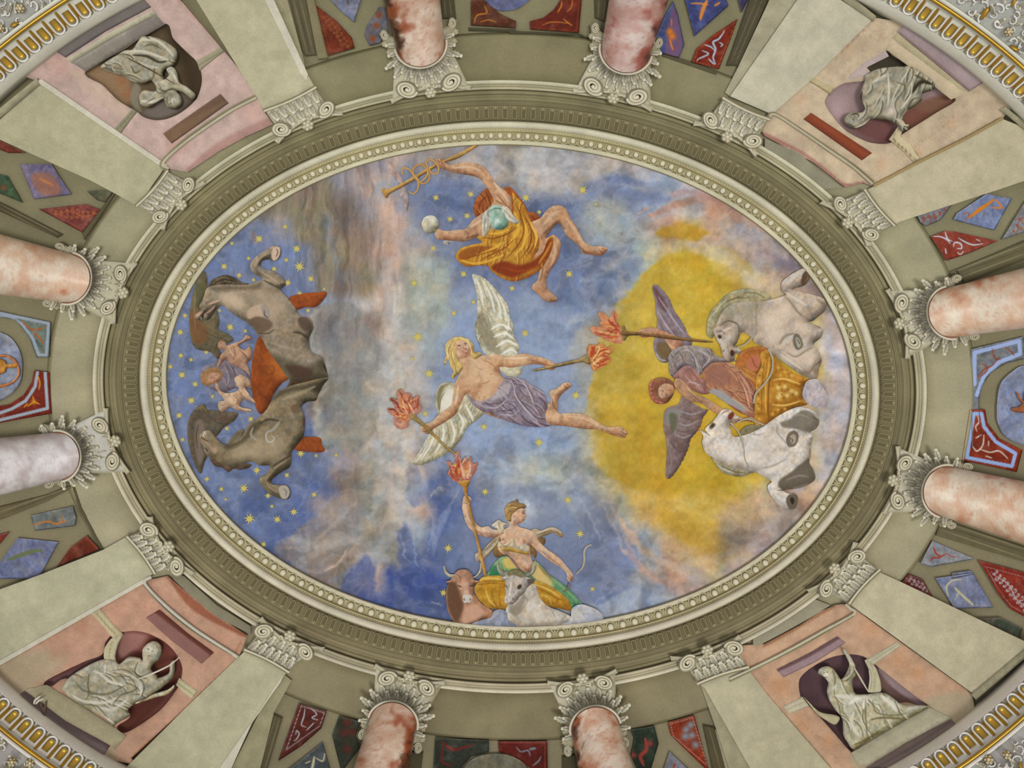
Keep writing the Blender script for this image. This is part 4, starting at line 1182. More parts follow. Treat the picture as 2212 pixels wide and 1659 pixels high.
def marble_color(UV, s, pal, seed, edge):
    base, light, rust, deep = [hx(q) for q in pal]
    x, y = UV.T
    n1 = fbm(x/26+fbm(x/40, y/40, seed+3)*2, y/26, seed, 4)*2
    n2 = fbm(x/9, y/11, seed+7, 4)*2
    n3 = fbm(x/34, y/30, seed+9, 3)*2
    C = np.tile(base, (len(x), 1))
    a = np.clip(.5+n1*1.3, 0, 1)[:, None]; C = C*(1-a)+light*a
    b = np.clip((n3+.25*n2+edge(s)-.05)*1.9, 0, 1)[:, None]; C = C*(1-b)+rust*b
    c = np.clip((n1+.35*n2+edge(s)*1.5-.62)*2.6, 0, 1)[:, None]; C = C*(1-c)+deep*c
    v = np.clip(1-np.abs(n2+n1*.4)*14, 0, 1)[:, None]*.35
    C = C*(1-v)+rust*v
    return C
def column(E, r, E2, r2, cap, label, pal, seed, edge, h=.10, tint='c4bea4', group='red marble columns round the painted oval'):
    """E,r end under the capital; E2,r2 lower end outside the picture; cap = A,B,D,C"""
    E = np.array(E, float); E2 = np.array(E2, float)
    ax = E2-E; L0 = np.hypot(*ax); ax = ax/L0
    # run the shaft out to the fillet of the cornice
    L = L0
    while L < 900:
        q = E+ax*L; th_ = math.atan2(q[1]-CY, q[0]-CX)
        if math.hypot(q[0]-CX, q[1]-CY) > float(ring_t(3.02, th_)): break
        L += 5
    r2 = r+(r2-r)*min(1.5, L/L0); nn = np.array([-ax[1], ax[0]])
    t = thing('marble_column', label, 'column', tuple(E2), group)
    ns = 30; nl = int(L/3)+2
    U = []; Hh = []; S = []
    hb = h+.09
    for i in range(nl):
        f = i/(nl-1)
        for j in range(ns+1):
            a = math.pi*(j/ns-.5)
            r_ = r+(r2-r)*f*1.0
            c = E+ax*(f*L)-ax*(r*.93*math.cos(a))*(1-f)
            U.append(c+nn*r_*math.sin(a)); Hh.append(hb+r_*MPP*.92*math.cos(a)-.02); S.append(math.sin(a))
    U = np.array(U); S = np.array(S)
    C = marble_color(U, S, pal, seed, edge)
    i, j = np.meshgrid(np.arange(nl-1), np.arange(ns), indexing='ij')
    q = (i*(ns+1)+j).ravel(); F = np.stack([q, q+1, q+ns+2, q+ns+1], -1)
    sh = new_mesh('shaft', xyz(U[:, 0], U[:, 1], np.array(Hh)), F, C, M_MARBLE, t)
    A, B, D, Cc = cap
    capital(t, A, B, D, Cc, r, E-ax*r*.0, h=h, tint=tint)
    # astragal ring where the shaft meets the capital
    an = np.linspace(-.5*math.pi*1.02, .5*math.pi*1.02, 26)
    for nm, k, rr, co, hh in (('astragal', 3.2, 2.7, 'd6d0b9', hb+.02), ('collar', 0.2, 1.4, '8a5f4e', hb+.03)):
        path = np.array([E-ax*(r*.93*math.cos(a)+k)+nn*(r+k)*math.sin(a) for a in an])
        hs = np.array([r*MPP*.55*math.cos(a) for a in an])
        U = []; H2 = []; n6 = 6
        d = np.gradient(path, axis=0); d = d/np.hypot(*d.T)[:, None]; n2 = np.stack([-d[:, 1], d[:, 0]], -1)
        for i in range(len(path)):
            for j in range(n6):
                b = math.pi*j/(n6-1)
                U.append(path[i]+n2[i]*rr*math.cos(b)); H2.append(hh+hs[i]+rr*MPP*1.3*math.sin(b))
        U = np.array(U); i, j = np.meshgrid(np.arange(len(path)-1), np.arange(n6-1), indexing='ij')
        q = (i*n6+j).ravel(); F = np.stack([q, q+1, q+n6+1, q+n6], -1)
        new_mesh(nm, xyz(U[:, 0], U[:, 1], np.array(H2)), F, hx(co), M_STUCCO, t)
    return t

def pilaster(label, front, side, strip_, cap, base, name='pilaster', tint='b7b294', stint='9b9576', wtint='cfcbb8', seed=1, lay=.06):
    """front: outline of the broad flat shaft; side: return face; strip_: light bevel; base: base moulding"""
    c = np.mean(np.array(front).reshape(-1, 2), axis=0)
    t = thing('pilaster', label, 'pilaster', tuple(c), 'broad pilasters flanking the painted niches')
    f = np.array(front, float).reshape(-1, 2)
    relief('shaft', f, tint, h0=lay+.03, r=8, bulge=.006, sp=9, form=0, mott=.07, mat=M_PLASTER, parent=t, smooth=False)
    if side: relief('side_face', np.array(side, float).reshape(-1, 2), stint, h0=lay, r=5, bulge=.004, sp=9, form=0, mott=.1, mat=M_PLASTER, parent=t, smooth=False)
    if strip_: relief('edge_strip', np.array(strip_, float).reshape(-1, 2), wtint, h0=lay+.04, r=4, bulge=.006, sp=7, form=0, mott=.05, mat=M_PLASTER, parent=t, smooth=False)
    if base: relief('base_moulding', np.array(base, float).reshape(-1, 2), 'a09a7e', h0=lay+.045, r=5, bulge=.012, sp=7, form=.2, mott=.1, mat=M_PLASTER, parent=t, smooth=False)
    A, B, D, Cc = [np.array(q, float) for q in cap]
    capital(t, A, B, D, Cc, h=lay+.05, sag=.34)
    out = ((Cc+D)/2-(A+B)/2); out = out/np.hypot(*out)
    pts = np.array([D+(Cc-D)*q - out*3.5*math.sin(math.pi*q) for q in np.linspace(-.03, 1.03, 12)])
    uv_sweep('astragal', pts+out*1, 3.0, lay+.07, 'd2ccb4', M_STUCCO, t, hrad=.035)
    uv_sweep('collar', pts+out*5, 1.6, lay+.06, '857d60', M_STUCCO, t, hrad=.012)
    return t

def build_columns():
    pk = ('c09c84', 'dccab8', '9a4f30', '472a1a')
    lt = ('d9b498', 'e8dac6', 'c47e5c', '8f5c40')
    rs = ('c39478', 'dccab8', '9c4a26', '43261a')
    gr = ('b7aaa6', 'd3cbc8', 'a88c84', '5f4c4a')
    e_l = lambda s: np.clip(-s, 0, 1)**1.3*.95-.30      # shaded flank painted into the marble colour as darker, rustier tones
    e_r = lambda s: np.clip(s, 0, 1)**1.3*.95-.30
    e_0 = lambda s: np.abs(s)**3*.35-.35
    # nn = rotate(ax): for top columns ax points up (0,-1): nn=(1,0)
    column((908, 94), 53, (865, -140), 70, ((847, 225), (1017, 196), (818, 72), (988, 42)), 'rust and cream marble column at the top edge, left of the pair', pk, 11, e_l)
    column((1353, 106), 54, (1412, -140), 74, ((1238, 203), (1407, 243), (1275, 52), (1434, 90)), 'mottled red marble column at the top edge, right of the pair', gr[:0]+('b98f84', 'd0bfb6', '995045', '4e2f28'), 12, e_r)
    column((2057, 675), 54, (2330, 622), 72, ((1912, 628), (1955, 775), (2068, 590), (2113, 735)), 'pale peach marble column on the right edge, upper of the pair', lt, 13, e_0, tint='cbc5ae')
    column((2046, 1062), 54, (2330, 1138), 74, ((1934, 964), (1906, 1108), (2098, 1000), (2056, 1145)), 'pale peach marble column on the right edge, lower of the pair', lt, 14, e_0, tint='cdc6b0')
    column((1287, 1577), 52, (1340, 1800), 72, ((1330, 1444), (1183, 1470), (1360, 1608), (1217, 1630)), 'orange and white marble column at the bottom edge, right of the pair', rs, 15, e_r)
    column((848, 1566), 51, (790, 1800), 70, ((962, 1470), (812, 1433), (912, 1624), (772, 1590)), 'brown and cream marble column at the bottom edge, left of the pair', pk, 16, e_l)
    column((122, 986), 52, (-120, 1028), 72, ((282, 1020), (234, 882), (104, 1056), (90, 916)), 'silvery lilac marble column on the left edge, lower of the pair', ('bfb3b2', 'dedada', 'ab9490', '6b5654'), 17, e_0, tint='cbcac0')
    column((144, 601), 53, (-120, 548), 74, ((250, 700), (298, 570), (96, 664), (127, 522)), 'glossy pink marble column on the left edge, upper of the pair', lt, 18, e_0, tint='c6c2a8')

def build_pilasters():
    # TL niche, towards the top bay
    pilaster('cream pilaster between the upper left niche and the top coffered bay',
             (387, -60, 572, 240, 681, 190, 540, -60), (560, -60, 605, -60, 656, 128, 660, 150, 640, 110), (538, -60, 562, -60, 592, 0, 665, 160, 662, 174, 650, 160, 572, 0),
             ((602, 312), (742, 250), (574, 240), (681, 191)), None, tint='b9b496')
    pilaster('cream pilaster between the upper left niche and the left coffered bay',
             (-30, 240, 0, 258, 86, 175, 356, 362, 298, 445, 200, 392, -30, 288), None, (78, 176, 90, 171, 362, 357, 354, 364),
             ((356, 498), (446, 398), (298, 444), (362, 371)), (-40, 290, 86, 183, 80, 168, -40, 266), tint='b3af90')
    pilaster('pale pilaster between the upper right niche and the top coffered bay',
             (1764, -60, 1577, 208, 1668, 247, 1760, 166, 1886, 41, 1800, -10, 1840, -60), (1690, -60, 1764, -60, 1725, 0, 1577, 208, 1566, 200, 1592, 150), None,
             ((1497, 272), (1631, 340), (1563, 214), (1660, 259)), (1800, -40, 1893, 35, 1887, 46, 1790, -20), tint='c2bda6', stint='a8a288')
    pilaster('warm cream pilaster between the upper right niche and the right coffered bay',
             (1887, 403, 2163, 256, 2250, 290, 2250, 378, 2156, 410, 1946, 478, 1931, 486, 1868, 412), None, None,
             ((1770, 440), (1872, 533), (1868, 412), (1930, 487)), (2160, 236, 2172, 231, 2250, 290, 2250, 312), tint='beb698')
    pilaster('warm cream pilaster between the lower right niche and the right coffered bay',
             (1900, 1236, 1948, 1258, 2240, 1398, 2212, 1420, 2104, 1500, 1834, 1304), None, None,
             ((1843, 1170), (1742, 1274), (1898, 1231), (1834, 1302)), (2098, 1500, 2108, 1512, 2250, 1392, 2240, 1380), tint='c1b99c')
    pilaster('cream pilaster between the lower right niche and the bottom coffered bay',
             (1614, 1442, 1510, 1476, 1522, 1486, 1632, 1680, 1690, 1790, 1850, 1750, 1794, 1659, 1656, 1499), (1512, 1476, 1546, 1572, 1620, 1800, 1690, 1790, 1626, 1659, 1522, 1482), None,
             ((1595, 1371), (1447, 1417), (1614, 1440), (1508, 1475)), None, tint='bcb598', stint='a39c7f')
    pilaster('cream pilaster between the lower left niche and the bottom coffered bay',
             (531, 1404, 400, 1530, 250, 1680, 440, 1760, 480, 1650, 560, 1540, 622, 1448), (612, 1455, 560, 1540, 450, 1760, 530, 1790, 592, 1538, 630, 1470), (560, 1536, 612, 1456, 607, 1472, 545, 1560, 500, 1659, 462, 1765, 430, 1755, 480, 1650),
             ((702, 1398), (567, 1332), (623, 1450), (531, 1403)), None, tint='b9b598')
    pilaster('pale pilaster between the lower left niche and the left coffered bay',
             (276, 1158, 222, 1188, 88, 1241, -30, 1284, -30, 1442, 8, 1424, 312, 1252, 335, 1237), None, (312, 1250, 318, 1256, 6, 1434, -30, 1450, -30, 1440, 4, 1424),
             ((423, 1238), (330, 1116), (335, 1237), (277, 1160)), None, tint='b9b699')
def build_cornice():
    c = thing('cornice', 'white stucco cornice with gilded flutes and scroll reliefs crossing the corners of the picture', 'cornice', (1103, 1850))
    strip('fillet', [(2.95, -.02, '9a957c'), (2.985, .10, 'd9d7cc'), (3.0, .16, 'efede4'), (3.2, .20, 'ebe9e0')], M_STUCCO, c, mott=.03)
    strip('flute_band', [(3.19, .19, 'c4c1b4'), (3.21, .17, 'dedcd2'), (3.75, .20, 'dcdacf')], M_STUCCO, c, mott=.03)
    strip('gilt_band', [(3.745, .20, '8f7124'), (3.76, .235, 'c69a2c'), (3.82, .24, 'cfa638'), (3.835, .21, '9a7a28')], M_GILD, c, mott=.06)
    strip('outer_fascia', [(3.83, .21, 'b9b6a8'), (3.86, .235, 'e6e4da'), (3.93, .235, 'e2e0d6'), (3.95, .19, '97968f')], M_STUCCO, c, mott=.03)
    strip('relief_ground', [(3.94, .19, 'bdbdba'), (4.6, .2, 'b9b9b6'), (5.6, .2, 'b9b9b6'), (8, .2, 'c3c3bf'), (14, .2, 'c3c3bf')], M_STUCCO, c, mott=.05)
    # flute: white raised horseshoe with gold hollow and bead; reed: gilt split reed between
    a = np.linspace(0, math.pi, 9)
    # local +y towards the crown
    rim = [(-11, -20)]+[(-11*math.cos(q), 14+11*math.sin(q)) for q in a]+[(11, -20)]
    v1, f1 = sweep(np.array(rim), 2.6, '', None, '', 5, zrad=.020)
    gv = []; gf = []; gc = []
    n = 10
    for j in range(n+1):
        t = j/n; y = -12+t*29
        w = 7.6 if y < 12 else 7.6*math.sqrt(max(.02, 1-((y-12)/6.5)**2))
        for k in range(5):
            s = (k-2)/2
            gv.append((w*s, y, -.004+.012*(1-s*s)*0-.010*(1-s*s)*t)); gc.append(hx('7d5f1f')*(1-t*.0)*(.8+.35*t) if k in (0, 4) else hx('cda23a')*(.75+.35*t))
    for j in range(n):
        for k in range(4): q = j*5+k; gf.append((q, q+1, q+6, q+5))
    bd = [(4.6*math.cos(q), 13+4.6*math.sin(q), -.012) for q in np.linspace(0, 2*math.pi, 10, endpoint=False)]+[(0, 13.5, -.034)]
    bf = [(k, (k+1) % 10, 10) for k in range(10)]
    flute = merge('gilt_flute', [(gv, gf, np.array(gc)), (bd, bf, 'e0bc50')], M_GILD)
    rimm = merge('flute_rim', [(v1, f1, 'f2f0ea')], M_STUCCO)
    rp = []
    for sx in (-1, 1):
        v_, f_ = sweep(np.array([[sx*1.2, -22], [sx*1.6, 8], [sx*4.2, 19]]), 1.9, '', None, '', 5, zrad=.014)
        rp.append((v_, f_, 'b8923a'))
    reed = merge('gilt_reed', rp, M_GILD)
    th, s = arc_table(3.45)
    n = int(s[-1]/33.5)
    q = np.interp((np.arange(2*n)+.5)/(2*n)*s[-1], s, th)
    for i, t in enumerate(q):
        t = float(t)
        u, v = [float(z) for z in ring_uv(3.47, t)]
        pu, pv = [float(z) for z in ring_uv(3.47, t-.003)]; du, dv = [float(z) for z in ring_uv(3.47, t+.003)]
        ang = math.atan2(dv-pv, du-pu)
        if i % 2 == 0:
            put(flute, 'gilt_flute', u, v, .200, ang, c); put(rimm, 'flute_rim', u, v, .190, ang, c)
        else: put(reed, 'gilt_reed', u, v, .195, ang, c)
    # stucco scrolls and gilt rosettes on the outer field
    def scroll(u, v, r, a0, turn, rad, colr='ecebe6', n=20, rev=4.6):
        th = np.linspace(0, rev, n); rr = r*(1-th/(rev*1.15))
        return uv_sweep('scroll', np.stack([u+rr*np.cos(a0+turn*th), v+rr*np.sin(a0+turn*th)], -1), rad, .205, colr, M_STUCCO, c, ns=5, hrad=rad*MPP*1.6, taper=lambda q: 1-.5*q)
    rnd = random.Random(5)
    for t in np.linspace(0, 2*math.pi, 260):
        for rt in (4.10, 4.26, 4.42, 4.58, 4.75, 4.95, 5.15):
            u, v = [float(z) for z in ring_uv(rt+rnd.uniform(-.06, .06), t+rnd.uniform(-.01, .01))]
            if not (-220 < u < W_+220 and -220 < v < H_+220): continue
            a0 = rnd.uniform(0, 6.28); sg = rnd.choice((-1, 1))
            scroll(u, v, rnd.uniform(7, 15), a0, sg, rnd.uniform(1.6, 3.2))
            if rnd.random() < .5:
                put(LEAF, 'leaf', u, v, .205, a0, c, 1.0, 1.1)
    gro = dome(9, 9, .045, 'b48a2a', M_GILD, 4, 12, 'gilt_rosette', edge='8f6a1c')
    glf = dome(4.5, 11, .035, 'c49a34', M_GILD, 4, 10, 'gilt_leaf', edge='8f6a1c')
    for (u, v, k, a, m) in ((43, 17, 1.2, 0, gro), (31, 52, 1, .9, glf), (0, 60, 1.1, 0, gro), (2128, 28, 1.5, .4, glf), (2180, 68, 1.2, 0, gro), (2192, 104, 1.1, -.9, glf), (2190, 5, 1, .4, glf),
                            (25, 1648, 1.2, 0, gro), (64, 1650, 1.2, -.5, gro), (2136, 1642, 1.3, 0, gro), (2176, 1632, 1.2, 0, gro), (2205, 1655, 1, 0, glf)):
        put(m, m.name.split('.')[0], u, v, .21, a, c, k, k)
        if m is gro: put(ROSE, 'petals', u, v, .225, a, c, .95*k, .95*k)
